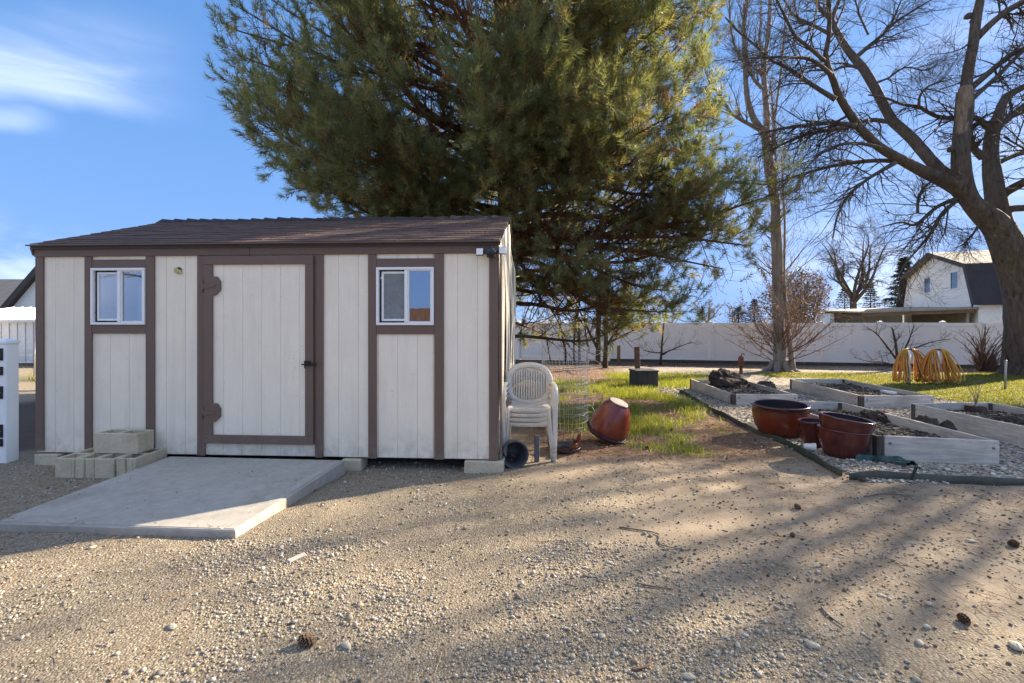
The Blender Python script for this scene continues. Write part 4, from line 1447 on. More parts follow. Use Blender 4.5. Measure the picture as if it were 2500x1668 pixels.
beds = [((3.96, 8.48), (5.10, 8.40), (5.22, 10.72), (4.06, 10.75), .235, 'weathered raised bed at the back with a heap of dark soil'),
        ((6.10, 8.25), (7.40, 8.25), (7.55, 10.72), (6.32, 10.72), .25, 'weathered raised bed at the back with pale litter and a white tube'),
        ((3.92, 5.06), (5.00, 4.83), (5.02, 7.20), (4.02, 7.25), .275, 'nearest weathered raised bed with three dark soil clods'),
        ((6.02, 4.72), (7.22, 4.72), (7.32, 7.22), (6.02, 7.12), .27, 'weathered raised bed at the right edge with a bare seedling')]
soil_labels = ['dark soil and litter filling the back left raised bed', 'dry pale litter filling the back right raised bed', 'dark soil filling the nearest raised bed', 'leaf litter and soil filling the right raised bed']
M['bedsoil'] = m_basic('bed_soil_litter', (.115, .083, .060), .97, .4, 9, 1.0, 60, c2=(.038, .028, .021), bdist=.02, grime=(.26, .21, .165))
for k, (a, b_, c, d_, h, lab) in enumerate(beds):
    r_, V, Fc = raised_bed(a, b_, c, d_, h, lab)
    ob('bed_soil', mesh_py('bed_soil', V, Fc, True), M['bedsoil'], kind='stuff', label=soil_labels[k], cat='soil')


def clod(sx, sy, sz, seed, n=18, m=12, amp=.28):
    V = []; Fc = []
    for j in range(m + 1):
        ph = math.pi * j / m
        for i in range(n):
            a = 2 * math.pi * i / n
            d = Vector((math.cos(a) * math.sin(ph), math.sin(a) * math.sin(ph), math.cos(ph)))
            k = 1 + amp * (float(fbm(d.x * 1.0 + seed + d.z, d.y + d.z * .7, 2.2, seed)) - .5) * 2 + .16 * (float(vnoise(d.x * 3 + d.z * 2, d.y * 3 + seed, 3, seed)) - .5) * 2
            V.append((d.x * sx * k, d.y * sy * k, d.z * sz * k))
    for j in range(m):
        for i in range(n):
            q = (i + 1) % n
            Fc.append((j * n + i, j * n + q, (j + 1) * n + q, (j + 1) * n + i))
    return V, Fc


def put_clod(px, py, dz, size, seed, label, y=None):
    p = G(px, py, dz)
    return ob('soil_clod', mesh_py('soil_clod', *clod(*size, seed, 36, 22, .34)), M['soil'], None, p, (random.uniform(-.2, .2), random.uniform(-.2, .2), random.random() * 6), label=label, cat='soil clod', group='dark soil clods in the beds')


put_clod(1778, 938, .19, (.46, .32, .27), 3, 'big heap of dark soil in the back left raised bed')
put_clod(1868, 945, .15, (.22, .16, .11), 5, 'low soil lump at the right of the back left raised bed')
put_clod(2145, 1022, .18, (.20, .15, .105), 8, 'dark soil clod behind the nested pots in the nearest bed')
put_clod(2260, 1042, .16, (.155, .13, .115), 9, 'largest round soil clod in the nearest bed')
put_clod(2314, 1052, .13, (.085, .08, .115), 12, 'upright soil clod at the right end of the nearest bed')
put_clod(2470, 1031, .15, (.18, .12, .07), 15, 'flat dark soil clod in the right raised bed')
# seedling with its root ball in the right bed
sd = thing('potted_seedling', 'bare pale seedling with dark root ball in the right raised bed', 'seedling', G(2382, 1003, .16))
V, Fc = lathe_data([(.001, -.06), (.09, -.06), (.125, 0), (.115, .07), (.05, .085), (.001, .085)], 20)
V = [(x * random.uniform(.92, 1.08), y * random.uniform(.92, 1.08), z) for x, y, z in V]
ob('root_ball', mesh_py('root_ball', V, Fc, True), M['soil'], sd)
rng2 = np.random.default_rng(5)
st0 = np.array([[[0, 0, .06], [.02 * s, 0, .2], [.06 * s, .02, .34], [.10 * s, .03, .45]] for s in (-1.4, -.6, .3, 1.1, 1.6)])
rd0 = np.tile(np.linspace(.005, .002, 4), (5, 1))
bag = Bag(); bag.add(st0, rd0, 5)
P1, R1 = spawn(st0, rd0, 5, .06, .2, (25, 60), .25, 4, .3, .2, .6, .0015, rng=rng2); bag.add(P1, R1, 3)
ob('stems', bag.mesh('seedling_stems'), M['twig_lite'], sd)
tube('paper_tube', [tuple(G(2152, 956, .16)), tuple(G(2186, 961, .16))], .035, M['cup'], None, 12, label='white paper tube lying in the back right raised bed', cat='tube')

# ------------------------------------------------------------------ edging, cup, green sheet
def strip(name, pts, h, th, mat, label, cat, lean=0.0, group=None):
    P = smooth_path(pts, 50); V = []; Fc = []
    n = len(P)
    for i, p in enumerate(P):
        d = P[min(i + 1, n - 1)] - P[max(i - 1, 0)]; d = d / np.linalg.norm(d)
        nr = np.array([-d[1], d[0], 0])
        w = .012 * math.sin(i * .55) + .006 * math.sin(i * 1.7)
        ln = lean + .03 * math.sin(i * .23)
        z0 = gzf(p[0], p[1]) - .03
        hh = h + .012 * math.sin(i * .31 + 1) + .006 * math.sin(i * .9)
        for s, z, q in ((-1, 0, 0), (1, 0, 0), (1, 1, 1), (.2, 1.06, 1), (-1, 1, 1)):
            V.append((p[0] + nr[0] * (s * th / 2 + w + ln * q), p[1] + nr[1] * (s * th / 2 + w + ln * q), z0 + (hh + .03) * z + p[2]))
    for i in range(n - 1):
        for k in range(5): Fc.append((i * 5 + k, i * 5 + (k + 1) % 5, (i + 1) * 5 + (k + 1) % 5, (i + 1) * 5 + k))
    Fc += [tuple(range(5)), tuple(range((n - 1) * 5, n * 5))]
    return ob(name, mesh_py(name, V, Fc, True), mat, None, label=label, cat=cat, group=group)


strip('garden_edging', [(3.50, 9.9, 0), (3.44, 8.8, 0), (3.33, 7.8, 0), (3.24, 6.83, 0), (3.24, 6.2, 0), (3.25, 5.4, 0), (3.18, 4.85, 0), (3.13, 4.5, .005)], .058, .011, M['edging'], 'dark green rubber edging running back past the large red pot', 'edging', .03)
ed2 = strip('garden_edging', [(3.15, 4.40, 0), (3.6, 4.36, 0), (4.15, 4.29, .01), (4.6, 4.24, .015), (5.6, 4.22, .01), (7.5, 4.2, 0), (9.5, 4.3, 0)], .055, .011, M['edging_g'], 'grey-green edging strip along the front of the chip garden', 'edging', .0)
box('edging_stake', .03, .006, .17, M['edging'], None, (3.66, 4.34, gzf(3.66, 4.34) - .02), (R(8), R(16), 0), .001, 'b', label='dark stake leaning behind the front edging strip', cat='stake')
cu = thing('foam_cup', 'white cup lying on the chips in front of the dark red pots', 'cup', (3.41, 5.40, gzf(3.41, 5.4) + .046), rot=(R(90), R(10), R(72)))
lathe('shell', [(.001, -.06), (.034, -.06), (.046, .055), (.049, .06), (.043, .06), (.032, -.052), (.001, -.052)], M['cup'], cu, 24)


def sheet_piece(c, w, h_, rz, tilt, bend, label):
    V = []; Fc = []; n = 8
    for i in range(n + 1):
        x = -w / 2 + w * i / n
        z = bend * math.sin(math.pi * i / n) + .012 * math.sin(i * 1.4)
        for y in (-h_ / 2 * (1 + .15 * math.sin(i)), h_ / 2): V += [(x, y, z), (x, y, z - .004)]
    for i in range(n):
        a = i * 4
        Fc += [(a, a + 4, a + 6, a + 2), (a + 1, a + 3, a + 7, a + 5), (a, a + 1, a + 5, a + 4), (a + 2, a + 6, a + 7, a + 3)]
    Fc += [(0, 2, 3, 1), (4 * n, 4 * n + 1, 4 * n + 3, 4 * n + 2)]
    ob('plastic_sheet', mesh_py('plastic_sheet', V, Fc), M['greensheet'], None, (c[0], c[1], gzf(*c[:2]) + c[2]), (tilt, R(3), rz), label=label, cat='plastic piece', group='torn green plastic pieces')


sheet_piece((3.74, 4.98, .03), .20, .07, R(-8), R(70), .01, 'torn green plastic piece standing against the dark red pot')
sheet_piece((3.98, 4.92, .02), .34, .09, R(-14), R(18), .035, 'long torn green plastic piece below the bed corner')
sheet_piece((4.00, 4.78, .025), .20, .09, R(20), R(-12), .03, 'small torn blue-green plastic piece on the chips')

# ------------------------------------------------------------------ wire cage
wc = thing('wire_cage', 'loose cylinder of welded wire fencing standing behind the chairs', 'wire cage', (.74, 6.62, gzf(.74, 6.6)))
rad, hgt = .325, 1.13
bag = Bag(); nseg = 36
loops = np.array([[[rad * (1 + .03 * math.sin(3 * a + z)) * math.cos(a), rad * math.sin(a), z + .012 * math.sin(a * 2 + z * 5)] for a in np.linspace(0, 2 * math.pi, nseg + 1)] for z in np.linspace(.02, hgt, 12)])
bag.add(loops, np.full(loops.shape[:2], .0026), 3)
up_ = np.array([[[rad * (1 + .03 * math.sin(3 * a + z)) * math.cos(a), rad * math.sin(a), z + .012 * math.sin(a * 2 + z * 5)] for z in np.linspace(.0, hgt, 9)] for a in np.linspace(0, 2 * math.pi, 38)[:-1]])
bag.add(up_, np.full(up_.shape[:2], .0026), 3)
ob('mesh_cylinder', bag.mesh('wire_mesh'), M['wire'], wc)
bag = Bag(); fl_ = []
for k in range(9):
    z = .08 + .12 * k + random.uniform(-.04, .04)
    pts = smooth_path([(.10, -.31, z), (.34, -.12, z + random.uniform(-.03, .03)), (.48 + random.uniform(-.1, .12), .05, z + random.uniform(-.06, .08)), (.40, .2, z + .05), (.2, .28, z)], 12)
    fl_.append(pts)
fl_ = np.array(fl_); bag.add(fl_, np.full(fl_.shape[:2], .0032), 3)
ob('loose_wire', bag.mesh('loose_wire'), M['wire'], wc)

# ------------------------------------------------------------------ dark box with post, small post, pump, pole
bxp = G(1571, 947)
bo = thing('planter_box', 'dark weathered square box standing in the grass', 'box', bxp, R(4))
hb_ = .40; wb_ = .50
for s, (dx, dy, rz) in enumerate(((0, -wb_ / 2, 0), (wb_ / 2, 0, 90), (0, wb_ / 2, 180), (-wb_ / 2, 0, 270))):
    for q in range(4):
        lw_ = wb_ / 4
        off = -wb_ / 2 + lw_ * (q + .5)
        c, s_ = math.cos(R(rz)), math.sin(R(rz))
        box('side_board', lw_ - .003, .02, hb_, M['box_dark'], bo, (dx + off * c, dy + off * s_, 0), (0, 0, R(rz)), .003, 'b')
box('lid', wb_ + .05, wb_ + .05, .03, M['box_dark'], bo, (0, 0, hb_ + .017), bv=.006)
box('wood_post', .105, .105, .56, M['post_wood'], None, (bxp.x - .02, bxp.y + .42, bxp.z + .36), (0, R(-1.5), R(8)), .006, 'b', label='brown wooden post rising behind the dark box', cat='post')
bpy.data.objects['wood_post'].location.z = gzf(bxp.x, bxp.y + .42) - .02
bpy.data.objects['wood_post'].scale = (1, 1, 1.72)
ps = G(1510, 892)
box('wood_post', .105, .09, .76, M['post_wood'], None, (ps.x, ps.y, ps.z - .02), (0, R(1), R(20)), .008, 'b', label='short dark wooden post stub near the white fence', cat='post')
pp = G(1809, 914)
pu = thing('water_pump', 'rust-red hand pump standing before the white fence', 'water pump', (pp.x, pp.y, pp.z - .02))
lathe('pump_body', [(.001, 0), (.10, 0), (.10, .02), (.05, .03), (.045, .26), (.075, .27), (.08, .30), (.078, .52), (.055, .56), (.03, .58), (.001, .585)], M['rust'], pu, 20)
tube('handle', [(.0, 0, .56), (.02, -.01, .64), (.07, -.02, .66), (.10, -.02, .60)], [.016, .016, .014, .012], M['rust'], pu, 8)
tube('spout', [(0, -.05, .42), (0, -.14, .42), (0, -.17, .38)], [.028, .026, .024], M['rust'], pu, 10)
pl = G(2454, 951)
po = thing('metal_pole', 'thin grey metal pole standing in the lawn before the big trunk', 'pole', pl)
tube('pipe', [(0, 0, -.02), (.012, 0, .66)], .022, M['pole'], po, 10)
lathe('cap', [(.001, .02), (.026, .016), (.03, 0), (.001, 0)], M['pole'], po, 12, loc=(.012, 0, .655))

# ------------------------------------------------------------------ hoses on two white posts
def hose_stand(px, py, seed, lab_post, lab_hose, black):
    rr = random.Random(seed)
    p = G(px, py)
    post = thing('hose_post', lab_post, 'post', p, group='white posts with hoses')
    tube('post', [(0, 0, -.02), (0, 0, .84)], .055, M['vinyl_w'], post, 16)
    tube('hanger', [(-.11, -.02, .80), (-.10, -.02, .85), (0, -.02, .87), (.10, -.02, .85), (.11, -.02, .80)], .02, M['bedpost'], post, 8)
    hs = thing('garden_hose', lab_hose, 'hose', (p.x, p.y, p.z), group='hoses hung on posts')
    for side in (-1, 1):
        for k in range(17):
            off = side * rr.uniform(.10, .42); w = rr.uniform(.05, .16); dep = rr.uniform(.76, .84); yj = rr.uniform(-.30, .12)
            open_ = rr.random() < .35
            pts = []
            n = 22
            for i in range(n + 1):
                th = 2 * math.pi * i / n * (1 if not open_ else .62)
                s = (1 - math.cos(th)) / 2
                x = off * s ** .36 + w * math.sin(th) * (.45 + .55 * s) + side * .04
                pts.append((x, -.03 + yj * s - .02 * k / 17 + .03 * math.sin(th), .885 - dep * s + rr.uniform(-.004, .004)))
            mt = M['hose_b'] if (black and k in (3, 9)) else (M['hose_y'] if rr.random() < .6 else M['hose_o'])
            tube('coil', pts, .0115, mt, hs, 6)


hose_stand(2217, 936, 3, 'left white post holding the yellow hose', 'yellow garden hose with a black coil looped over the left post', True)
hose_stand(2287, 938, 5, 'right white post holding the orange hose', 'orange garden hose looped over the right post', False)

# ------------------------------------------------------------------ trees
LW = .82


def limb(pts, d0, d1, n=24):
    """pts: photo pixels with a radius in pixels; d0..d1: distance from the camera at the two ends"""
    k = len(pts); out = []; L = [0]
    for a, b_ in zip(pts, pts[1:]): L.append(L[-1] + math.hypot(b_[0] - a[0], b_[1] - a[1]))
    for q, (px, py, r) in zip(L, pts):
        d = d0 + (d1 - d0) * q / L[-1]
        p = W(px, py, d); out.append((p.x, p.y, p.z, LW * r * d / F_PX))
    S = smooth_path(out, n)
    return S[:, :3], np.maximum(S[:, 3], .004)


def knobbly(P, Rd, amp, seed, sides):
    """limb mesh with bark ridges and an uneven outline"""
    V, Fc = tube_data(P, list(Rd), sides)
    out = []
    for i, p in enumerate(V):
        s, k = divmod(i, sides)
        s = min(s, len(P) - 1)
        c = P[s]; r = Rd[s]
        f = 1 + amp * (vnoise(np.array([k * 1.7 + seed * 9.1]), np.array([s * .45]), 1.0, seed)[0] - .5) * 2
        f += amp * .6 * (vnoise(np.array([k * .6 + seed]), np.array([s * .3]), 1.0, seed + 4)[0] - .5) * 2
        out.append(tuple(c + (np.array(p) - c) * f))
    return out, Fc


TREE_D = 14.3
bt = thing('bare_tree', 'huge bare tree at the right edge with long limbs reaching left', 'tree', W(2503, 915, TREE_D))
bt.location.z = 0
def rel(P, o): return P - np.array(o.location)
LM = []
trunk_P, trunk_R = limb([(2512, 930, 78), (2508, 905, 60), (2503, 860, 48), (2500, 780, 42), (2494, 710, 42), (2478, 650, 41), (2455, 590, 40), (2425, 545, 34), (2390, 515, 27), (2366, 485, 24), (2352, 440, 23), (2346, 390, 22), (2348, 330, 21), (2354, 270, 22), (2356, 225, 20)], TREE_D, TREE_D - .4, 44)
ob('trunk', mesh_py('trunk', *knobbly(rel(trunk_P, bt), trunk_R, .07, 3, 20), True), M['bark_big'], bt)
# stripped pale wood where an old limb was cut, a shell hugging the near side of the stem
V, Fc = [], []
nv, na_ = 26, 15
for i in range(nv):
    t_ = i / (nv - 1)
    py_ = 212 + 128 * t_
    k_ = np.interp(py_, [225, 270, 330, 390], [len(trunk_P) - 1, len(trunk_P) - 4.2, len(trunk_P) - 8.6, len(trunk_P) - 13])
    i0 = int(np.clip(np.floor(k_), 0, len(trunk_P) - 2)); f_ = k_ - i0
    c_ = trunk_P[i0] * (1 - f_) + trunk_P[i0 + 1] * f_; r_t = trunk_R[i0] * (1 - f_) + trunk_R[i0 + 1] * f_
    c_ = np.array([c_[0], c_[1], CAM_H + (HY - py_) / F_PX * c_[1]])
    half = R(74) * (1 - .55 * t_ ** 2.2) * (.92 + .16 * math.sin(i * 2.1))
    for j in range(na_):
        q = -1 + 2 * j / (na_ - 1)
        a_ = R(-128) + q * half
        rr_ = r_t * (1.05 - .10 * abs(q) ** 6 - .12 * max(0, t_ - .85) / .15 - (.34 * (1 - t_ / .06) if t_ < .06 else 0)) * (1 + .018 * math.sin(j * 2.3 + i * .25))
        V.append((c_[0] + rr_ * math.cos(a_), c_[1] + rr_ * math.sin(a_), c_[2]))
for i in range(nv - 1):
    for j in range(na_ - 1): Fc.append((i * na_ + j, (i + 1) * na_ + j, (i + 1) * na_ + j + 1, i * na_ + j + 1))
V = [tuple(np.array(p) - np.array(bt.location)) for p in V]
ob('cut_stub', mesh_py('cut_stub', V, Fc, True), M['bark_cut'], bt)
limbs = [
    ([(2356, 235, 16), (2363, 178, 14), (2375, 115, 13), (2383, 51, 12.5), (2393, 0, 11), (2405, -80, 9), (2400, -190, 5)], 14.0, 13.2),
    ([(2383, 95, 10), (2419, 59, 9), (2457, 28, 8.5), (2498, 5, 8), (2560, -30, 6), (2620, -80, 3)], 13.8, 13.2),
    ([(2370, 215, 10), (2432, 163, 8), (2470, 133, 8), (2500, 120, 7.5), (2570, 90, 5), (2640, 30, 3)], 14.2, 15.5),
    ([(2372, 243, 8), (2432, 189, 6), (2470, 150, 5), (2510, 110, 3.5), (2540, 40, 2)], 14.1, 14.6),
    ([(2458, 590, 30), (2438, 520, 27), (2426, 450, 24), (2419, 390, 19), (2419, 357, 18), (2424, 319, 18), (2440, 275, 13), (2452, 242, 12), (2475, 225, 10), (2500, 212, 9), (2570, 170, 6), (2620, 110, 3)], 14.6, 15.4),
    ([(2424, 322, 11), (2401, 301, 8.5), (2378, 286, 7.5), (2335, 288, 6.5), (2294, 286, 6), (2258, 270, 5), (2243, 260, 4.5), (2202, 255, 4), (2164, 240, 3), (2120, 232, 2)], 15.0, 14.6),
    ([(2243, 262, 4), (2246, 235, 3.2), (2263, 214, 2.8), (2289, 202, 2.2), (2314, 196, 1.5)], 14.6, 14.5),
    ([(2432, 315, 11), (2457, 293, 9), (2500, 258, 8), (2560, 215, 5), (2610, 190, 3)], 15.0, 16.2),
    ([(2430, 420, 12), (2437, 398, 8), (2500, 370, 7), (2570, 345, 4.5), (2640, 320, 2.5)], 14.8, 16.5),
    ([(2440, 490, 14), (2455, 470, 11.5), (2500, 445, 11), (2570, 410, 7), (2650, 350, 3)], 14.8, 13.0),
    ([(2455, 520, 13), (2469, 510, 10.5), (2500, 508, 10), (2580, 500, 6), (2660, 470, 3)], 14.6, 13.5),
    ([(2400, 385, 11), (2378, 362, 9), (2368, 332, 8), (2366, 300, 6)], 14.5, 14.5),
    # lower left limb
    ([(2372, 492, 25), (2340, 462, 22), (2309, 444, 20), (2254, 419, 16), (2200, 390, 14), (2151, 362, 12.5), (2125, 339, 12), (2100, 314, 11.5), (2077, 281, 10.5), (2057, 250, 10), (2042, 222, 9.5), (2031, 184, 8.5), (2014, 150, 8), (2018, 120, 6.5), (2025, 77, 6), (2024, 25, 5.5), (2021, -10, 5), (2010, -80, 3)], 14.2, 11.6),
    ([(2012, 148, 6), (1980, 120, 5), (1942, 89, 4.5), (1922, 51, 4), (1896, 0, 3), (1870, -50, 2)], 11.9, 11.0),
    ([(2040, 243, 8), (1993, 214, 6.5), (1955, 189, 6), (1917, 163, 5), (1878, 145, 4), (1843, 110, 3.5), (1802, 77, 3), (1771, 43, 2)], 12.3, 13.4),
    ([(2028, 182, 6.5), (2001, 158, 5.5), (1970, 143, 5), (1930, 140, 4), (1878, 140, 3.2), (1827, 143, 2.5), (1789, 150, 1.8)], 12.1, 10.8),
    ([(2090, 308, 8), (2032, 301, 6.5), (1981, 304, 5.5), (1930, 311, 4.8), (1899, 316, 4), (1840, 330, 2)], 12.8, 14.4),
    ([(2060, 312, 6), (2006, 321, 5.5), (1968, 329, 5), (1930, 344, 4), (1901, 357, 3.5), (1850, 385, 2)], 12.9, 13.8),
    ([(2210, 396, 8), (2150, 392, 6.5), (2088, 397, 6), (2035, 405, 5), (1985, 418, 4.5), (1918, 439, 3.5), (1880, 452, 2)], 13.5, 14.9),
    ([(2185, 398, 7), (2150, 418, 6), (2112, 442, 5), (2070, 479, 4.2), (2045, 527, 3.2), (2033, 582, 2)], 13.4, 12.4),
    ([(2150, 362, 6), (2110, 352, 5), (2060, 352, 4), (2010, 372, 3.2), (1965, 415, 2.2), (1940, 470, 1.5)], 13.0, 12.2),
    # upper left limb
    ([(2352, 462, 20), (2320, 432, 17), (2287, 408, 16), (2254, 370, 15), (2215, 327, 14), (2182, 301, 13), (2156, 255, 12.5), (2138, 219, 12), (2115, 179, 11.5), (2100, 158, 11), (2077, 133, 9.5), (2057, 102, 9), (2037, 66, 8), (2031, 45, 7), (2044, 13, 5.5), (2060, -30, 4), (2065, -90, 2.5)], 14.1, 16.4),
    ([(2031, 52, 6), (2001, 20, 5), (1993, -5, 4.5), (1970, -60, 3)], 16.3, 16.6),
    ([(2034, 88, 6), (1993, 66, 5), (1942, 41, 4), (1922, 13, 3), (1900, -30, 2)], 16.2, 17.0),
    ([(2088, 142, 7), (2125, 110, 5.5), (2156, 84, 4.5), (2184, 56, 3.5), (2222, 31, 2.8), (2273, 0, 1.8)], 15.7, 15.0),
    ([(2156, 84, 4), (2176, 58, 3), (2187, 33, 2.5), (2200, 0, 2), (2210, -30, 1.5)], 15.3, 15.0),
    ([(2132, 205, 4), (2170, 190, 3), (2210, 165, 2.4), (2260, 172, 1.8), (2290, 155, 1)], 15.2, 14.2),
    ([(2165, 297, 7), (2125, 293, 6), (2100, 301, 5), (2050, 320, 3), (2000, 345, 2)], 14.8, 13.6),
    ([(2110, 170, 6), (2085, 162, 5), (2057, 163, 4), (2032, 173, 3), (1990, 172, 2.2), (1950, 180, 1.5)], 15.5, 14.4),
    ([(2335, 485, 7), (2287, 506, 5.5), (2236, 548, 4.5), (2200, 543, 3), (2150, 555, 1.5)], 14.1, 13.5),
    ([(2240, 520, 4), (2243, 480, 3.5), (2262, 452, 3), (2285, 440, 2.5)], 13.6, 13.7),
    ([(2335, 490, 6.5), (2298, 525, 5.5), (2276, 565, 4.5), (2244, 605, 3.2), (2207, 648, 1.8), (2185, 690, 1.2)], 14.1, 13.2),
    ([(2392, 545, 3.6), (2375, 572, 3), (2351, 598, 2)], 14.0, 13.6),
    ([(2120, 25 + 60, 3), (2100, 40, 2.4), (2085, -10, 1.8)], 15.6, 15.8),
    ([(2370, 103, 4), (2345, 120, 2), (2310, 130, 1.3), (2270, 134, .8)], 13.8, 13.4),
]
allP, allR = [], []
for k, (pts, d0, d1) in enumerate(limbs):
    P, Rd = limb(pts, d0, d1)
    allP.append(P); allR.append(Rd)
    mean = Rd.mean()
    ob('limb', mesh_py('limb', *knobbly(rel(P, bt), Rd, .08, k + 20, 12 if mean > .09 else 8), True), M['bark_big'], bt)


def twigs(P, Rd, n1, l1, n2, l2, n3, l3, seed, up=(-.05, .05, .1), rmin=.003, rms=.10, ang=(30, 65)):
    rng = np.random.default_rng(seed)
    bag = Bag()
    a, ra = spawn(P, Rd, n1, *l1, ang, up[0], 6, .12, .17, .42, rmin * 1.6, .3, rng=rng, rmaxspawn=rms); bag.add(a, ra, 4)
    b_, rb = spawn(a, ra, n2, *l2, ang, up[1], 5, .15, .2, .55, rmin, .4, rng=rng); bag.add(b_, rb, 3)
    if n3:
        c, rc = spawn(b_, rb, n3, *l3, ang, up[2], 4, .2, .22, .6, rmin * .75, .5, rng=rng); bag.add(c, rc, 3)
    return bag


P_, R_ = np.array(allP), np.array(allR)
bag = twigs(P_, R_, 24, (.5, 2.3), 7, (.25, .95), 4, (.12, .4), 4, (-.08, .02, .05), .0030)
me = bag.mesh('twigs'); me.transform(Matrix.Translation(-bt.location))
ob('twigs', me, M['twig'], bt, kind='stuff')
# whippy shoots hanging and sprouting on the long low branches
rng = np.random.default_rng(21)
lowP = np.array([allP[i] for i in (18, 19, 20, 16, 17, 31)]); lowR = np.array([allR[i] for i in (18, 19, 20, 16, 17, 31)])
bag = Bag()
a, ra = spawn(lowP, lowR, 13, .7, 2.6, (40, 80), -.42, 9, .2, .13, .30, .004, .3, rng=rng); bag.add(a, ra, 4)
b_, rb = spawn(a, ra, 5, .25, .8, (20, 50), -.12, 5, .1, .16, .6, .003, .4, rng=rng); bag.add(b_, rb, 3)
me = bag.mesh('hanging_twigs'); me.transform(Matrix.Translation(-bt.location))
ob('hanging_twigs', me, M['twig'], bt, kind='stuff')
# knots
for k, (px, py, r, d) in enumerate(((2364, 40, 9, 13.75), (2322, 365, 9, 14.0), (2374, 52, 6, 13.7))):
    p = W(px, py, d) - bt.location
    ob('knot', mesh_py('knot', *clod(r * d / F_PX, r * d / F_PX, r * d / F_PX * .8, 30 + k, 10, 7, .3), True), M['bark_big'], bt, p)

# middle pale-barked tree
mt_d = 15.4
mt = thing('bare_tree', 'tall pale-barked bare tree standing at the white fence', 'tree', W(1905, 904, mt_d))
mt.location.z = 0
mt_l = [
    ([(1906, 912, 34), (1905, 895, 25), (1903, 860, 20), (1901, 800, 18.5), (1899, 720, 17.5), (1898, 640, 17), (1895, 560, 16.5), (1893, 500, 16), (1882, 440, 15.5), (1876, 390, 15), (1870, 340, 15)], 0, 0, 'trunk', 16),
    ([(1932, 908, 16), (1934, 890, 10), (1930, 850, 8), (1924, 800, 6.5), (1918, 740, 5), (1914, 660, 4), (1916, 560, 3.6), (1912, 460, 3), (1908, 380, 2.6)], -.3, .3, 'stem', 12),
    ([(1873, 345, 13), (1858, 315, 11), (1841, 292, 10.5), (1825, 243, 9), (1821, 200, 8), (1819, 150, 7.5), (1817, 77, 7), (1820, 30, 6.5), (1823, 0, 6), (1822, -70, 5), (1818, -160, 3)], 0, -.5, 'stem', 12),
    ([(1872, 335, 12), (1872, 281, 10.5), (1868, 230, 9.5), (1865, 180, 8.5), (1868, 140, 7.5), (1876, 77, 6.5), (1880, 0, 6), (1878, -80, 4.5), (1880, -170, 3)], 0, .6, 'stem', 12),
    ([(1856, 318, 7), (1810, 293, 6), (1784, 275, 5), (1764, 242, 4.5), (1741, 212, 4), (1728, 190, 3), (1719, 163, 2.5), (1710, 120, 1.6)], 0, -1.6, 'branch', 8),
    ([(1860, 216, 6), (1838, 190, 5), (1827, 155, 4), (1824, 120, 2.5)], 0, -.4, 'branch', 8),
    ([(1836, 180, 4), (1800, 130, 3.4), (1786, 80, 3), (1782, 40, 2.6), (1780, -20, 2)], -.3, -1, 'branch', 8),
    ([(1880, 420, 5), (1893, 280, 3.6), (1903, 200, 3), (1911, 125, 2.6), (1916, 60, 2.2), (1919, -10, 1.8)], -.3, -.9, 'branch', 8),
    ([(1868, 175, 4), (1854, 110, 3.2), (1857, 50, 2.6), (1859, 0, 2.2), (1858, -60, 1.6)], .3, .8, 'branch', 8),
    ([(1893, 490, 5), (1894, 380, 3.4), (1886, 260, 2.8), (1880, 190, 2)], -.3, -.3, 'branch', 8),
]
mP, mR = [], []
LW = .70
for k, (pts, a, b_, nm, sd_) in enumerate(mt_l):
    P, Rd = limb(pts, mt_d + a, mt_d + b_)
    mP.append(P); mR.append(Rd)
    ob(nm, mesh_py(nm, *knobbly(rel(P, mt), Rd, .07 if nm != 'trunk' else .1, 60 + k, sd_), True), M['bark_lite'], mt)
LW = .85
for k in range(7):       # buttress roots
    a = k * .9 + .3
    r0 = .2
    p0 = Vector((0, 0, .32)); 
    pts = [(.18 * math.cos(a), .18 * math.sin(a), .30), (.30 * math.cos(a), .30 * math.sin(a), .08), (.52 * math.cos(a + .1), .52 * math.sin(a + .1), -.04), (.8 * math.cos(a + .2), .8 * math.sin(a + .2), -.12)]
    tube('root', smooth_path([(x, y, z - .10) for x, y, z in pts], 9), [.13, .12, .11, .10, .09, .075, .06, .05, .04], M['bark_lite'], mt, 8)
mP, mR = np.array(mP), np.array(mR)
bag = twigs(mP[2:], mR[2:], 26, (.4, 1.5), 5, (.2, .7), 2, (.1, .3), 14, (.45, .25, .2), .003, .12, (20, 45))
rng = np.random.default_rng(31)
a, ra = spawn(mP[:2, :20], mR[:2, :20], 75, .5, 2.3, (35, 75), .25, 6, .12, .16, .12, .005, .3, rng=rng); ra = np.minimum(ra, .016); bag.add(a, ra, 4)
b_, rb = spawn(a, ra, 6, .25, .9, (25, 55), .1, 5, .15, .2, .6, .003, .4, rng=rng); bag.add(b_, rb, 3)
me = bag.mesh('twigs'); me.transform(Matrix.Translation(-mt.location))
ob('twigs', me, M['twig_lite'], mt, kind='stuff')
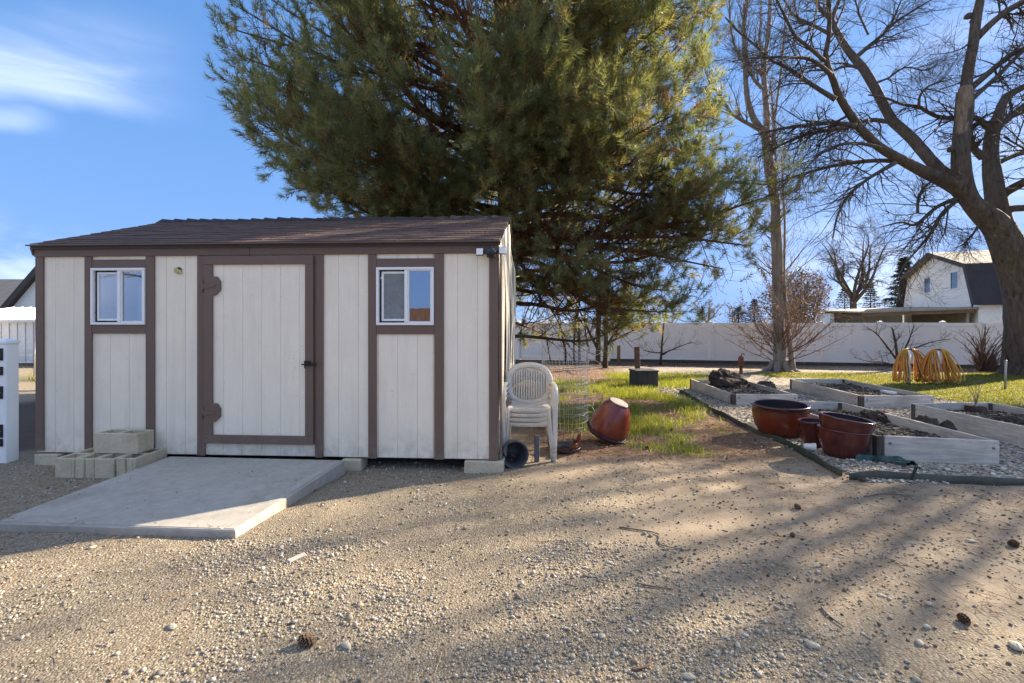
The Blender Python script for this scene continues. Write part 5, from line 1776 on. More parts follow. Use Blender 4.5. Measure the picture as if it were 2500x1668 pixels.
# water sprouts with dead brown leaves round its foot
rng = np.random.default_rng(33)
ss = []
for k in range(46):
    az = rng.uniform(0, 6.28); h0 = rng.uniform(.25, 1.2); rr = rng.uniform(.6, 1.9); up_h = rng.uniform(.5, 2.0)
    c0 = np.array([mt.location.x + .22 * math.cos(az), mt.location.y + .22 * math.sin(az), h0 - .1])
    ss.append(smooth_path([c0, c0 + [rr * .4 * math.cos(az), rr * .4 * math.sin(az), up_h * .3], c0 + [rr * math.cos(az), rr * math.sin(az), up_h]], 7))
ss = np.array(ss); sr = np.tile(np.linspace(.016, .004, 7), (len(ss), 1))
bag = Bag(); bag.add(ss, sr, 4)
a, ra = spawn(ss, sr, 9, .2, .8, (25, 60), .15, 5, .15, .2, .55, .0035, .4, rng=rng); bag.add(a, ra, 3)
a2, ra2 = spawn(a, ra, 4, .08, .3, (25, 60), .1, 4, .15, .2, .55, .0025, .4, rng=rng); bag.add(a2, ra2, 3)
me = bag.mesh('water_sprouts'); me.transform(Matrix.Translation(-mt.location))
ob('water_sprouts', me, M['twig_red'], mt, kind='stuff')


def leaf_quads(C, size, rng, cols, flat=0.0):
    n = len(C)
    u = norm(rng.normal(size=(n, 3)) * np.array([1, 1, 1 - flat])); w = rng.normal(size=(n, 3)) * np.array([1, 1, 1 - flat]); v = norm(w - u * np.sum(u * w, -1, keepdims=True))
    s = (size * (.5 + rng.random(n)))[:, None]
    Vv = np.stack([C - u * s, C + v * s * .45, C + u * s, C - v * s * .45], 1)
    c = np.asarray(cols)[rng.integers(0, len(cols), n)] * (.75 + .5 * rng.random((n, 1)))
    return Vv.reshape(-1, 3), np.arange(n * 4).reshape(-1, 4), np.repeat(c, 4, 0)


brown = [(.16, .085, .045), (.22, .125, .07), (.10, .055, .035), (.28, .19, .12)]
C = a2[:, -1][rng.random(len(a2)) < .55] + rng.normal(size=(1, 3)) * .0
V, Fq, c = leaf_quads(C, .035, rng, brown)
ob('dead_leaves', mesh_np('dead_leaves', V - np.array(mt.location), Fq, False, c), M['leafcol'], mt, kind='stuff')

# ------------------------------------------------------------------ the big pine behind the shed
PX, PY = -.35, 10.9
pine = thing('pine_tree', 'large dense pine tree towering behind the shed', 'tree', (PX, PY, -.05))
rng = np.random.default_rng(77)
tp = smooth_path([(0, 0, 0), (.1, 0, 2.2), (.3, .05, 4.6), (.45, .0, 7.5), (.4, .05, 10.5), (.35, 0, 14.2)], 30)
ob('trunk', mesh_py('trunk', *knobbly(tp, np.interp(np.linspace(0, 1, 30), [0, .08, .5, 1], [.36, .27, .19, .03]), .08, 5, 16), True), M['bark_pine'], pine)
prR = ([1.3, 1.9, 2.6, 3.3, 4.2, 5.0, 5.6, 6.4, 7.5, 9.0, 11, 13, 14.5], [2.3, 3.8, 4.8, 5.2, 5.6, 5.1, 4.2, 3.9, 4.5, 4.8, 4.1, 2.3, .4])
prL = ([3.4, 4.0, 4.6, 5.2, 6.0, 7.0, 8.0, 9.0, 11, 13, 14.5], [2.4, 3.5, 4.2, 4.75, 5.3, 5.75, 5.6, 5.2, 4.4, 2.4, .4])
prF = ([3.6, 4.6, 6, 8, 10, 12, 14.5], [1.8, 3.2, 4.2, 4.6, 4.2, 3, .4])
prB = ([2.2, 4.5, 7, 10, 12, 14.5], [3.0, 4.4, 4.8, 4.2, 3, .4])


def pine_R(z, az):
    c, s = math.cos(az), math.sin(az)
    a = np.interp(z, *(prR if c > 0 else prL)); b_ = np.interp(z, *(prF if s < 0 else prB))
    return a * c * c + b_ * s * s


mb, mbr = [], []
golden = 2.399963
nb = 150
for k in range(nb):
    zt = 1.5 + 12.0 * ((k + .5) / nb) ** .9
    az = k * golden + rng.uniform(-.3, .3)
    c, s = math.cos(az), math.sin(az)
    zmin = 3.5 if c < -.25 else (3.75 if s < -.35 else 1.4)
    if c < -.25: zt = max(zt, zmin + rng.uniform(0, .5))
    if zt < zmin: continue
    Rr = pine_R(zt, az) * rng.uniform(.86, 1.02)
    slope = .06 if (c > .2 and zt < 4.2) else np.interp(zt, [3, 5, 9, 13], [.18, .34, .42, .6])
    z0 = max(.9, zt - Rr * slope - .2)
    t0 = np.array([np.interp(z0, tp[:, 2], tp[:, 0]), 0, z0])
    tip = np.array([Rr * c + .25, Rr * s, zt])
    mid = t0 * .5 + tip * .5 + np.array([rng.normal() * .2, rng.normal() * .2, -.10 * Rr * (1 if zt < 9 else .4)])
    q = t0 * .78 + tip * .22 + np.array([0, 0, -.03 * Rr])
    P = smooth_path([t0, q, mid, tip * .85 + mid * .15 + np.array([0, 0, -.05]), tip], 12)
    mb.append(P); mbr.append(np.linspace(.022 + .009 * Rr, .009, 12))
# a few known limbs: the long one reaching right, and the low ones beside the shed
for tip, r0 in (((6.35, -.9, 4.45), .10), ((5.7, -1.2, 3.1), .09), ((6.1, .3, 3.7), .09), ((4.0, -.6, 1.75), .07), ((3.5, .8, 2.0), .07), ((2.3, -1.0, 1.75), .06), ((1.4, -.9, 2.1), .06), ((4.4, .2, 2.3), .07), ((5.2, -.2, 4.9), .08), ((3.0, -1.6, 2.7), .07), ((1.6, -2.0, 3.0), .07), ((5.9, -1.8, 4.0), .08), ((5.0, .9, 3.4), .08), ((4.8, -1.4, 4.4), .08), ((5.4, -.6, 2.7), .07), ((3.6, -.3, 3.3), .07), ((2.8, .4, 1.7), .06), ((-5.6, -1.2, 5.9), .08), ((-6.3, -.4, 6.9), .08), ((-6.5, .6, 7.4), .08), ((-5.9, -.9, 8.2), .08), ((-4.6, -.8, 4.6), .07), ((-5.2, -.6, 5.4), .08), ((-4.2, -1.4, 4.5), .07), ((-5.8, .3, 6.5), .08), ((-6.0, -1.2, 7.6), .08), ((-5.4, -1.8, 6.7), .08), ((-5.0, -1.5, 8.6), .08)):
    tip = np.array(tip) * np.array([.92, 1, 1]); z0 = tip[2] + (.5 if tip[2] < 3 else -.2) + rng.uniform(0, .5)
    t0 = np.array([np.interp(z0, tp[:, 2], tp[:, 0]), 0, z0])
    jw = rng.normal(size=3) * .22; sg = -1.0 if tip[0] < 0 else 1.0
    if sg < 0: z0 = tip[2] - 1.8; t0 = np.array([np.interp(z0, tp[:, 2], tp[:, 0]), 0, z0])
    P = smooth_path([t0, t0 * .7 + tip * .3 + [0, 0, .22 * sg] + jw * .5, t0 * .35 + tip * .65 + [0, 0, .0] - jw, tip], 12)
    mb.append(P); mbr.append(np.linspace(r0, .012, 12))
for k in range(22):
    tip = np.array([rng.uniform(-3.8, 3.6), rng.uniform(-4.3, -2.0), 0]); tip[2] = rng.uniform(4.3, 9.3)
    z0 = tip[2] - rng.uniform(.6, 1.5); t0 = np.array([np.interp(z0, tp[:, 2], tp[:, 0]), 0, z0])
    jw = rng.normal(size=3) * .2
    mb.append(smooth_path([t0, t0 * .6 + tip * .4 + [0, 0, -.1] + jw * .5, t0 * .25 + tip * .75 + [0, 0, -.1] - jw * .5, tip], 12)); mbr.append(np.linspace(.05, .009, 12))
n_known = 30 + 22
mb, mbr = np.array(mb), np.array(mbr)
bag = Bag(); bag.add(mb, mbr, 7)
s1, r1 = spawn(mb, mbr, 17, .5, 1.7, (28, 62), .12, 7, .25, .14, .42, .007, .35, rng=rng); bag.add(s1, r1, 4)
s1b, r1b = spawn(mb[-n_known:], mbr[-n_known:], 16, .5, 1.5, (30, 70), .12, 7, .3, .14, .42, .007, .35, rng=rng)
s1 = np.vstack([s1, s1b]); r1 = np.vstack([r1, r1b]); bag.add(s1b, r1b, 4)
s2, r2 = spawn(s1, r1, 5, .22, .65, (25, 60), .22, 5, .3, .16, .6, .005, .5, rng=rng); bag.add(s2, r2, 3)
keepz = None
ob('branches', bag.mesh('branches'), M['bark_pine'], pine, kind='stuff')


def shoots_from(P, n, t0, rng):
    N, k, _ = P.shape
    t = t0 + (1 - t0) * rng.random((N, n)); t[:, 0] = .98
    f = t * (k - 1); i = np.clip(f.astype(int), 0, k - 2); fr = (f - i)[..., None]; ii = np.arange(N)[:, None]
    p = P[ii, i] * (1 - fr) + P[ii, i + 1] * fr
    d = norm(P[ii, i + 1] - P[ii, i])
    d = norm(d + rng.normal(size=d.shape) * .30 + np.array([0, 0, .42]))
    return p.reshape(-1, 3), d.reshape(-1, 3)


pa, da = shoots_from(s2, 1, .35, rng)
pb_, db = shoots_from(s1, 2, .6, rng)
pc, dc = shoots_from(mb, 5, .7, rng)
SP, SD = np.vstack([pa, pb_, pc]), np.vstack([da, db, dc])
# nothing grows into the shed
loc = SP + np.array([PX, PY, -.05])
okm = ~((loc[:, 1] < 8.3) & (loc[:, 2] < 3.15) & (loc[:, 0] < .4)) & (loc[:, 2] > .95) & ~((loc[:, 1] < 7.6) & (loc[:, 2] < 3.4))
SP, SD = SP[okm], SD[okm]
# natural gaps between the boughs, more of them low on the right
gn = fbm(SP[:, 0] + .45 * SP[:, 1], SP[:, 2] * 1.25, .95, 19, 3)
thr = .39 + .15 * (1 - sstep(2.4, 4.2, SP[:, 2])) * sstep(.3, 1.2, SP[:, 0])
inn = np.hypot(SP[:, 0], SP[:, 1]) / np.maximum(.5, np.array([pine_R(z, math.atan2(y, x)) for x, y, z in SP]))
okm = ((gn > thr) | (rng.random(len(SP)) < .14)) & ((inn > .5) | (rng.random(len(SP)) < .35))
SP, SD = SP[okm], SD[okm]
SP = SP - SD * .10
ns = len(SP)
NN = 58
print('pine shoots', ns, 'needles', ns * NN)
Lsh = .17 + .19 * rng.random(ns)
rv = norm(rng.normal(size=(ns, NN, 3))); dd = SD[:, None, :]
pr = norm(rv - dd * np.sum(rv * dd, -1, keepdims=True))
tt = rng.random((ns, NN, 1)) ** .8
basep = SP[:, None] + dd * (Lsh[:, None, None] * tt)
fwd = .35 + .85 * tt ** 1.5 + rng.random((ns, NN, 1)) * .4
nd = norm(dd * fwd + pr)
nl = (.11 + .06 * rng.random((ns, NN, 1)))
side = norm(np.cross(nd, rng.normal(size=nd.shape)))
wd = .0046
droop = np.array([0, 0, -.012])
Vn = np.stack([basep - side * wd, basep + side * wd, basep + nd * nl + droop], 2).reshape(-1, 3)
Fn = np.arange(len(Vn)).reshape(-1, 3)
pal = np.array([(.215, .24, .115), (.24, .255, .12), (.17, .205, .105), (.30, .275, .125), (.35, .285, .14)])
wts = np.array([.30, .27, .23, .14, .06])
ci = rng.choice(len(pal), ns, p=wts)
cn = pal[ci] * (.8 + .4 * rng.random((ns, 1)))
inner = np.hypot(SP[:, 0], SP[:, 1]) / np.maximum(.5, np.array([pine_R(z, math.atan2(y, x)) for x, y, z in SP]))
dead = (rng.random(ns) < np.where(SP[:, 2] < 3.2, .16, .035) * np.where(inner < .75, 1.6, .7))
cn[dead] = np.array([.17, .085, .040]) * (.7 + .5 * rng.random((dead.sum(), 1)))
cN = np.repeat(cn, NN * 3, 0) * np.tile(np.repeat(.85 + .3 * rng.random((NN, 1)), 3, 0), (ns, 1))
ob('needles', mesh_np('needles', Vn, Fn, False, cN), M['needle'], pine, kind='stuff')

# ------------------------------------------------------------------ saplings by the fence, shrubs
def sapling(label, stems, seed, mat, cat='sapling', tw=(7, (.3, 1.0), 4, (.15, .4)), up=.3, name='sapling', group='young trees by the fence', ang=(25, 60)):
    base = stems[0][0][0]
    P = [limb(p, d0, d1, 14) for p, d0, d1 in stems]
    o = P[0][0][0]
    root = thing(name, label, cat, (o[0], o[1], o[2]), group=group)
    for k, (Pp, Rr) in enumerate(P):
        ob('trunk' if k == 0 else 'stem', mesh_py('stem', *knobbly(rel(Pp, root), Rr, .06, seed + k, 8), True), mat, root)
    A = np.array([p for p, _ in P]); B = np.array([r for _, r in P])
    bag = twigs(A, B, tw[0], tw[1], tw[2], tw[3], 2, (.08, .2), seed, (up, up * .6, .1), .0032, .2, ang)
    me = bag.mesh('twigs'); me.transform(Matrix.Translation(-root.location))
    ob('twigs', me, M['twig'], root, kind='stuff')
    return root


sapling('straight dark young trunk left of its twin below the pine', [([(1460, 893, 9), (1461, 860, 7.5), (1462, 800, 7), (1466, 720, 6.5), (1468, 640, 5.5), (1470, 520, 4)], 17.0, 16.6), ([(1458, 850, 4), (1440, 815, 3.4), (1418, 765, 2.6), (1400, 730, 1.6)], 17.0, 16.4)], 101, M['bark_dark'])
sapling('forked dark young trunk right of its twin below the pine', [([(1477, 900, 8), (1479, 860, 7), (1480, 800, 6), (1481, 720, 5), (1482, 640, 4)], 16.4, 16.2), ([(1482, 845, 4), (1500, 815, 3.2), (1530, 785, 2.4), (1560, 760, 1.4)], 16.4, 15.8), ([(1484, 838, 3.4), (1520, 820, 2.6), (1560, 800, 1.8), (1610, 775, 1)], 16.4, 16.0), ([(1476, 820, 3), (1455, 790, 2), (1430, 765, 1.2)], 16.4, 16.8)], 105, M['bark_dark'])
sapling('thin curved sapling behind the wire cage, nearest the shed', [([(1380, 890, 4), (1381, 860, 3.6), (1372, 820, 3.2), (1364, 780, 2.6), (1356, 740, 1.8)], 17.5, 17), ([(1344, 880, 2.4), (1335, 830, 2), (1330, 800, 1.4)], 17.5, 17.3)], 111, M['bark_dark'])
sapling('wavy thin sapling in the middle of the row behind the wire cage', [([(1402, 890, 3.6), (1401, 850, 3.2), (1405, 790, 3), (1408, 740, 2.4), (1404, 690, 1.6)], 18, 17.6), ([(1415, 885, 3.4), (1414, 820, 3), (1412, 780, 2.4), (1408, 750, 1.8)], 17.8, 17.6)], 115, M['bark_dark'])
sapling('crooked thin sapling just left of the two dark trunks', [([(1432, 890, 3.2), (1436, 850, 2.8), (1430, 815, 2.4), (1428, 780, 1.8), (1430, 740, 1.2)], 17.6, 17.3)], 119, M['bark_dark'])
sapling('small spindly sapling before the white fence right of the posts', [([(1612, 893, 4), (1615, 860, 3.2), (1618, 820, 2.6), (1622, 780, 1.8), (1630, 745, 1)], 17.6, 17.3), ([(1616, 865, 2.2), (1650, 850, 1.6), (1690, 835, .8)], 17.6, 17.2), ([(1614, 862, 2), (1590, 860, 1.4), (1570, 855, .8)], 17.6, 17.9)], 123, M['bark_dark'], up=.15)
sapling('spreading bare shrub before the fence behind the hoses', [([(2192, 905, 4), (2190, 870, 3.6), (2186, 835, 3), (2178, 800, 2)], 15.6, 15.4), ([(2190, 880, 3), (2165, 845, 2.6), (2140, 815, 1.8), (2118, 800, 1)], 15.6, 15.2), ([(2192, 898, 3), (2160, 885, 2.4), (2120, 882, 1.8), (2085, 872, 1)], 15.6, 15.0), ([(2194, 870, 3), (2235, 850, 2.2), (2275, 835, 1.4), (2320, 828, .8)], 15.6, 15.2), ([(2193, 880, 2.4), (2215, 840, 2), (2232, 795, 1.2)], 15.6, 16)], 131, M['bark_dark'], 'shrub', (8, (.3, .9), 4, (.12, .35)), .12, 'bare_shrub', 'bare shrubs along the fence')
fan = []
for k in range(22):
    dx = -70 + 150 * (k + .5) / 22 + random.uniform(-6, 6)
    hgt_ = random.uniform(70, 118) * (1 - abs(dx) / 260)
    b0 = 2402 + random.uniform(-12, 12)
    fan.append(([(b0, 905, 1.7), (b0 + dx * .25, 905 - hgt_ * .45, 1.5), (b0 + dx * .62, 905 - hgt_ * .8, 1.1), (b0 + dx, 905 - hgt_, .7)], 14.2, 14.2 + random.uniform(-.7, .7)))
sapling('fan-shaped bare shrub with a bushy base beside the big trunk', fan, 141, M['twig_red'], 'shrub', (4, (.15, .6), 2, (.1, .25)), .2, 'bare_shrub', 'bare shrubs along the fence', (15, 40))
sh_root = [o for o in bpy.data.objects if o.name.startswith('bare_shrub')][-1]
rng = np.random.default_rng(9)
cP = []
for k in range(420):
    az = rng.uniform(0, 6.28); r_ = rng.uniform(.02, .22); h = rng.uniform(.12, .5)
    b0 = np.array([r_ * math.cos(az), r_ * math.sin(az), -.02]); d = np.array([math.cos(az) * .5 * rng.random(), math.sin(az) * .5 * rng.random(), 1])
    d = d + rng.normal(size=3) * .2
    cP.append([b0, b0 + d * h * .5, b0 + d * h + rng.normal(size=3) * .04])
cP = np.array(cP); bag = Bag(); bag.add(cP, np.full(cP.shape[:2], .006), 3)
ob('tangled_base', bag.mesh('tangled_base'), M['twig_red'], sh_root, kind='stuff')

# ------------------------------------------------------------------ white vinyl fence
def fence_y(x): return 20.3 - .23 * x


fdir = Vector((1, -.23, 0)).normalized(); fang = math.atan2(fdir.y, fdir.x)
fo = Vector((-1.6, fence_y(-1.6), 0))
fen = thing('vinyl_fence', 'long white vinyl privacy fence across the back of the yard', 'fence', fo, fang)
SPC = 1.93; NPAN = 13; ft, fb = 1.46, -.10


def panel_mesh():
    n = 12; w = SPC - .125; pw = w / n
    parts = []
    for k in range(n):
        v, f = box_data(pw - .001, .02, ft - .15 - fb - .1, .004)
        parts.append((v, f, Matrix.Translation((-w / 2 + pw * (k + .5), 0, 0))))
    return mesh_py('panel', *joined(parts))


pm = panel_mesh(); pm.materials.append(M['vinyl_f'])
rm = mesh_py('rail', *box_data(SPC - .122, .05, .13, .005)); rm.materials.append(M['vinyl_f'])
pom = mesh_py('post', *box_data(.127, .127, ft - fb + .05, .006)); pom.materials.append(M['vinyl_f'])
cpm = mesh_py('post_cap', *joined([(*box_data(.145, .145, .025, .004), None), ([(-.066, -.066, .0125), (.066, -.066, .0125), (.066, .066, .0125), (-.066, .066, .0125), (0, 0, .045)], [(0, 1, 4), (1, 2, 4), (2, 3, 4), (3, 0, 4)], None)])); cpm.materials.append(M['vinyl_f'])
for k in range(NPAN + 1):
    x = k * SPC
    p = ob('post', pom, None, fen, (x, 0, (ft + fb) / 2 - .005))
    ob('post_cap', cpm, None, p, (0, 0, (ft - fb + .05) / 2 + .013))
    if k < NPAN:
        dzj = random.uniform(-.006, .006)
        ob('panel', pm, None, fen, (x + SPC / 2, 0, (ft + fb) / 2 - .01 + dzj))
        ob('rail', rm, None, fen, (x + SPC / 2, 0, ft - .065 + dzj)); ob('rail', rm, None, fen, (x + SPC / 2, 0, fb + .07 + dzj))
# dark retaining board and soil bank at the fence foot
rb_ = box('bottom_board', SPC * 9, .04, .16, M['bedpost'], fen, (SPC * 7.5, -.1, -.09), bv=.006)


def prism(name, poly, depth_vec, mat, parent, **kw):
    n = len(poly); V = [Vector(p) for p in poly] + [Vector(p) + Vector(depth_vec) for p in poly]
    Fc = [tuple(range(n)), tuple(range(2 * n - 1, n - 1, -1))] + [(i, i + n, (i + 1) % n + n, (i + 1) % n) for i in range(n)]
    return ob(name, mesh_py(name, V, Fc), mat, parent, **kw)


# ------------------------------------------------------------------ gambrel house beyond the fence
hu = Vector((.362, .932, 0)).normalized()          # along the gable wall, away from the camera
hn = Vector((-.932, .362, 0)).normalized()          # out of the gable wall, to the left
HR = Vector((29.1, 30.0, 0))                        # right knee in plan
hang = math.atan2(hu.y, hu.x)
hs = thing('gambrel_house', 'white gambrel-roofed house behind the fence on the right', 'house', HR, hang)   # local x along the gable, local y out of it
GW = 9.75; zk, zp, zl = 5.12, 6.48, 2.55; ov = 1.07
prof = [(-ov, zl), (0, zk), (GW / 2, zp), (GW, zk), (GW + ov, zl)]
wall_poly = [(-ov + .25, -.0, -.1), (-ov + .25, 0, zl - .0), (.12, 0, zk - .12), (GW / 2, 0, zp - .16), (GW - .12, 0, zk - .12), (GW + ov - .25, 0, zl), (GW + ov - .25, 0, -.1)]
gw = prism('gable_wall', [(x, -.15, z) for x, _, z in wall_poly], (0, -8.5, 0), M['h_wall'], hs)


def width_at(z):
    if z < zl: return -ov + .25, GW + ov - .25
    if z < zk: t_ = (z - zl) / (zk - zl); return -ov + .25 + (ov - .13) * t_, GW + ov - .25 - (ov - .13) * t_
    t_ = (z - zk) / (zp - zk); return .12 + (GW / 2 - .12) * t_, GW - .12 - (GW / 2 - .12) * t_


z = .1
while z < zp - .35:
    a0, a1 = width_at(z); b0, b1 = width_at(z + .2)
    x0, x1 = max(a0, b0) + .01, min(a1, b1) - .01
    V = [(x0, -.10, z), (x1, -.10, z), (x1, -.13, z + .2), (x0, -.13, z + .2), (x0, -.15, z), (x1, -.15, z), (x1, -.15, z + .2), (x0, -.15, z + .2)]
    ob('siding_board', mesh_py('siding_board', V, [(1, 0, 3, 2), (0, 1, 5, 4), (2, 3, 7, 6), (0, 4, 7, 3), (1, 2, 6, 5)]), M['h_wall'], gw)
    z += .2
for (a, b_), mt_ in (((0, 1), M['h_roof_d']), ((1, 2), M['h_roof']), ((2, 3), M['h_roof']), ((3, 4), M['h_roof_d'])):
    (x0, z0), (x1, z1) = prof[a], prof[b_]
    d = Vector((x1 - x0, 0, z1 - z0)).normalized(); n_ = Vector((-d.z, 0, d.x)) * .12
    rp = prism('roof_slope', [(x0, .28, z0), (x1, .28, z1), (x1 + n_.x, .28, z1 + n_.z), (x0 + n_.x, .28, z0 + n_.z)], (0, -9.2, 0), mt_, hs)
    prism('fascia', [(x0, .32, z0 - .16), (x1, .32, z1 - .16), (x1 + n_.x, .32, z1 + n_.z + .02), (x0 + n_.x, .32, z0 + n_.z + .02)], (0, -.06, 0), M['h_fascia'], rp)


def h_window(x, z, w, h):
    f = box('window', w + .16, .06, h + .16, M['frame_w'], hs, (x, -.08, z))
    box('pane', w, .04, h, M['house_glass'], f, (0, .02, 0))
    box('shade_side', .10, .05, h, M['h_fascia'], f, (w / 2 - .05, .024, 0))


h_window(5.9, 4.25, .85, 1.05); h_window(1.95, 4.32, .85, 1.1)
# lower rear wing and patio roof
pr_ = prism('patio_roof', [(-.9, -.1, 2.30), (GW + 1.0, -.1, 2.66), (GW + 1.0, -.1, 2.78), (-.9, -.1, 2.42)], (0, 6.2, -.22), M['h_patio'], hs)
for x in (-.5, 1.8, 4.2, 6.6, 9.0):
    box('rafter', .10, 5.9, .16, M['h_beam'], pr_, (x, 3.0, 2.14 + .035 * x), (R(-2), 0, 0))
box('beam', GW + 1.2, .14, .24, M['h_beam'], pr_, (GW / 2, 5.7, 2.05), (0, R(-1.9), 0))
box('beam', .14, 5.8, .22, M['h_beam'], pr_, (-.75, 3.0, 2.08), (R(-2), 0, 0))
for x in (-.6, 2.8, 6.2, 9.6):
    box('patio_post', .14, .14, 2.1, M['h_beam'], pr_, (x, 5.7, -.1), origin='b')
box('wing_wall', .2, 6.0, 2.35, M['h_white'], hs, (GW + .6, 3.0, -.1), origin='b')
box('wing_wall', 4.2, .2, 2.3, M['h_white'], hs, (GW - 1.6, 5.95, -.1), origin='b')
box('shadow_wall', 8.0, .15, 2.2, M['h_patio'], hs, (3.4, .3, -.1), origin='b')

# ------------------------------------------------------------------ left background: house, white greenhouse, wire fence
lh = thing('neighbour_house', 'white gabled house with dark roof behind the shed on the far left', 'house', (-38.9, 36, 0), 0)
V = [(-10, 3, 2.2), (3, 3, 2.2), (3, 8, 5.5), (-10, 8, 5.5), (-10, 3, 2.05), (3, 3, 2.05), (3, 8, 5.35), (-10, 8, 5.35)]
ob('roof', mesh_py('roof', V, [(0, 1, 2, 3), (7, 6, 5, 4), (0, 4, 5, 1), (1, 5, 6, 2), (2, 6, 7, 3), (3, 7, 4, 0)]), M['h_grey'], lh)
box('wall', 11, 4, 2.1, M['h_white'], lh, (-4.2, 5.6, -.1), origin='b')
prism('gable_wall', [(.3, 0, -.1), (8.9, 0, -.1), (8.9, 0, 2.2), (4.6, 0, 7.2), (.3, 0, 2.2)], (0, 6, 0), M['h_white'], lh)
for s in (-1, 1):
    a = Vector((4.6, -.4, 7.75)); b_ = Vector((4.6 + s * 5.0, -.4, 1.95))
    n_ = Vector((0, 0, .62))
    prism('gable_roof', [a, b_, b_ - n_, a - n_], (0, 6.6, 0), M['h_fascia'], lh)
tube('antenna', [(-.6, 5, 3.4), (-.6, 5, 4.9)], .04, M['pole'], lh, 6)
lathe('dish', [(.001, 0), (.3, .06), (.32, .08), (.28, .08), (.001, .03)], M['pole'], lh, 16, loc=(-.6, 4.9, 4.5), rot=(R(70), 0, R(30)))

gh = thing('white_greenhouse', 'low white sheet-covered outbuilding beyond the wire fence on the left', 'outbuilding', (-18.4, 18.2, -.1), R(2))
prism('wall', [(-3.5, 0, 0), (5.5, 0, 0), (5.5, 0, 1.62), (-3.5, 0, 1.62)], (0, 4.5, 0), M['poly'], gh)
prism('roof', [(-3.8, -.25, 1.60), (5.8, -.25, 1.60), (5.8, -.25, 1.68), (-3.8, -.25, 1.68)], (0, 3.2, .55), M['poly'], gh)
for k in range(26):
    box('roof_rib', .03, 3.3, .03, M['poly'], gh, (-3.7 + k * .37, 1.34, 1.975), (R(9.75), 0, 0), .004)
for k in range(30):
    box('wall_rib', .05, .03, 1.5, M['frame_w'], gh, (-3.4 + k * .30, -.02, .05), (0, 0, 0), .006, 'b')
box('corner_wall', 1.4, .1, 1.95, M['h_white'], gh, (-2.05, -1.2, 0), origin='b')
wf = thing('wire_fence', 'thin wire fence before the white outbuilding on the left', 'wire fence', (-14.2, 13.6, float(gz(0, 13.6))))
for k in range(5):
    tube('stake', [(k * 1.1 - 1.8, 0, -.05), (k * 1.1 - 1.8 + .04, 0, 1.25)], .018, M['pole'], wf, 6)
for z in (.25, .45, .65, .85, 1.05, 1.2):
    tube('wire', [(-1.9, .0, z), (0, .01, z - .02), (2.7, 0, z)], .006, M['wire'], wf, 4)

# ------------------------------------------------------------------ background trees
def bare_bg_tree(label, px, base_py, top_py, d, seed, spread, mat, twmat, n_main=6, dens=1.0, group='bare trees behind the fence', name='bare_tree'):
    rng = np.random.default_rng(seed)
    b0 = np.array(W(px, base_py, d)); hgt = (base_py - top_py) / F_PX * d; sp = spread / F_PX * d
    root = thing(name, label, 'tree', (b0[0], b0[1], 0), group=group)
    o = np.array([b0[0], b0[1], 0])
    h0 = b0[2]
    tr = smooth_path([(0, 0, -.2), (.03 * sp, 0, h0 * .5 + .1), (0, 0, h0 + hgt * .12)], 8)
    ob('trunk', mesh_py('trunk', *knobbly(tr, np.linspace(.035, .026, 8) * hgt + .05, .08, seed, 10), True), mat, root)
    A = []; B = []
    for k in range(n_main):
        az = k * 6.283 / n_main + rng.uniform(-.4, .4)
        r_ = sp * rng.uniform(.55, 1.0); zt = h0 + hgt * rng.uniform(.7, 1.0)
        s0 = tr[rng.integers(5, 8)]
        tip = np.array([r_ * math.cos(az), r_ * math.sin(az), zt])
        A.append(smooth_path([s0, s0 * .6 + tip * .4 + [rng.normal() * .08 * sp, 0, -.06 * hgt], s0 * .25 + tip * .75 + [rng.normal() * .1 * sp, 0, .03 * hgt], tip], 16)); B.append(np.linspace(.02 * hgt + .02, .012, 16))
        ob('limb', mesh_py('limb', *knobbly(A[-1], B[-1], .1, seed + k, 8), True), mat, root)
    A, B = np.array(A), np.array(B)
    bag = Bag()
    a, ra = spawn(A, B, int(16 * dens), .12 * hgt, .36 * hgt, (30, 75), .1, 6, .2, .25, .5, .012, .3, rng=rng); bag.add(a, ra, 4)
    b_, rb = spawn(a, ra, int(7 * dens), .05 * hgt, .16 * hgt, (30, 70), .05, 5, .2, .28, .55, .009, .4, rng=rng); bag.add(b_, rb, 3)
    c, rc = spawn(b_, rb, 4, .03 * hgt, .08 * hgt, (30, 70), .05, 3, .3, .28, .6, .007, .5, rng=rng); bag.add(c, rc, 3)
    ob('twigs', bag.mesh('twigs'), twmat, root, kind='stuff')
    return root


bare_bg_tree('gnarled bare tree behind the patio roof left of the white house', 2082, 752, 545, 46, 201, 105, M['bark_dark'], M['twig'], 7, 1.0)
bare_bg_tree('distant pale bare bush just above the fence, left of the pale-barked tree', 1728, 790, 732, 48, 211, 44, M['bark_lite'], M['twig_lite'], 9, .8)
bare_bg_tree('distant bare bush low above the fence under the pine', 1640, 792, 762, 42, 215, 36, M['bark_lite'], M['twig_lite'], 8, .7)
bare_bg_tree('distant bare bush between the pale bush and the brown shrub', 1795, 790, 742, 44, 219, 30, M['bark_lite'], M['twig_lite'], 8, .7)


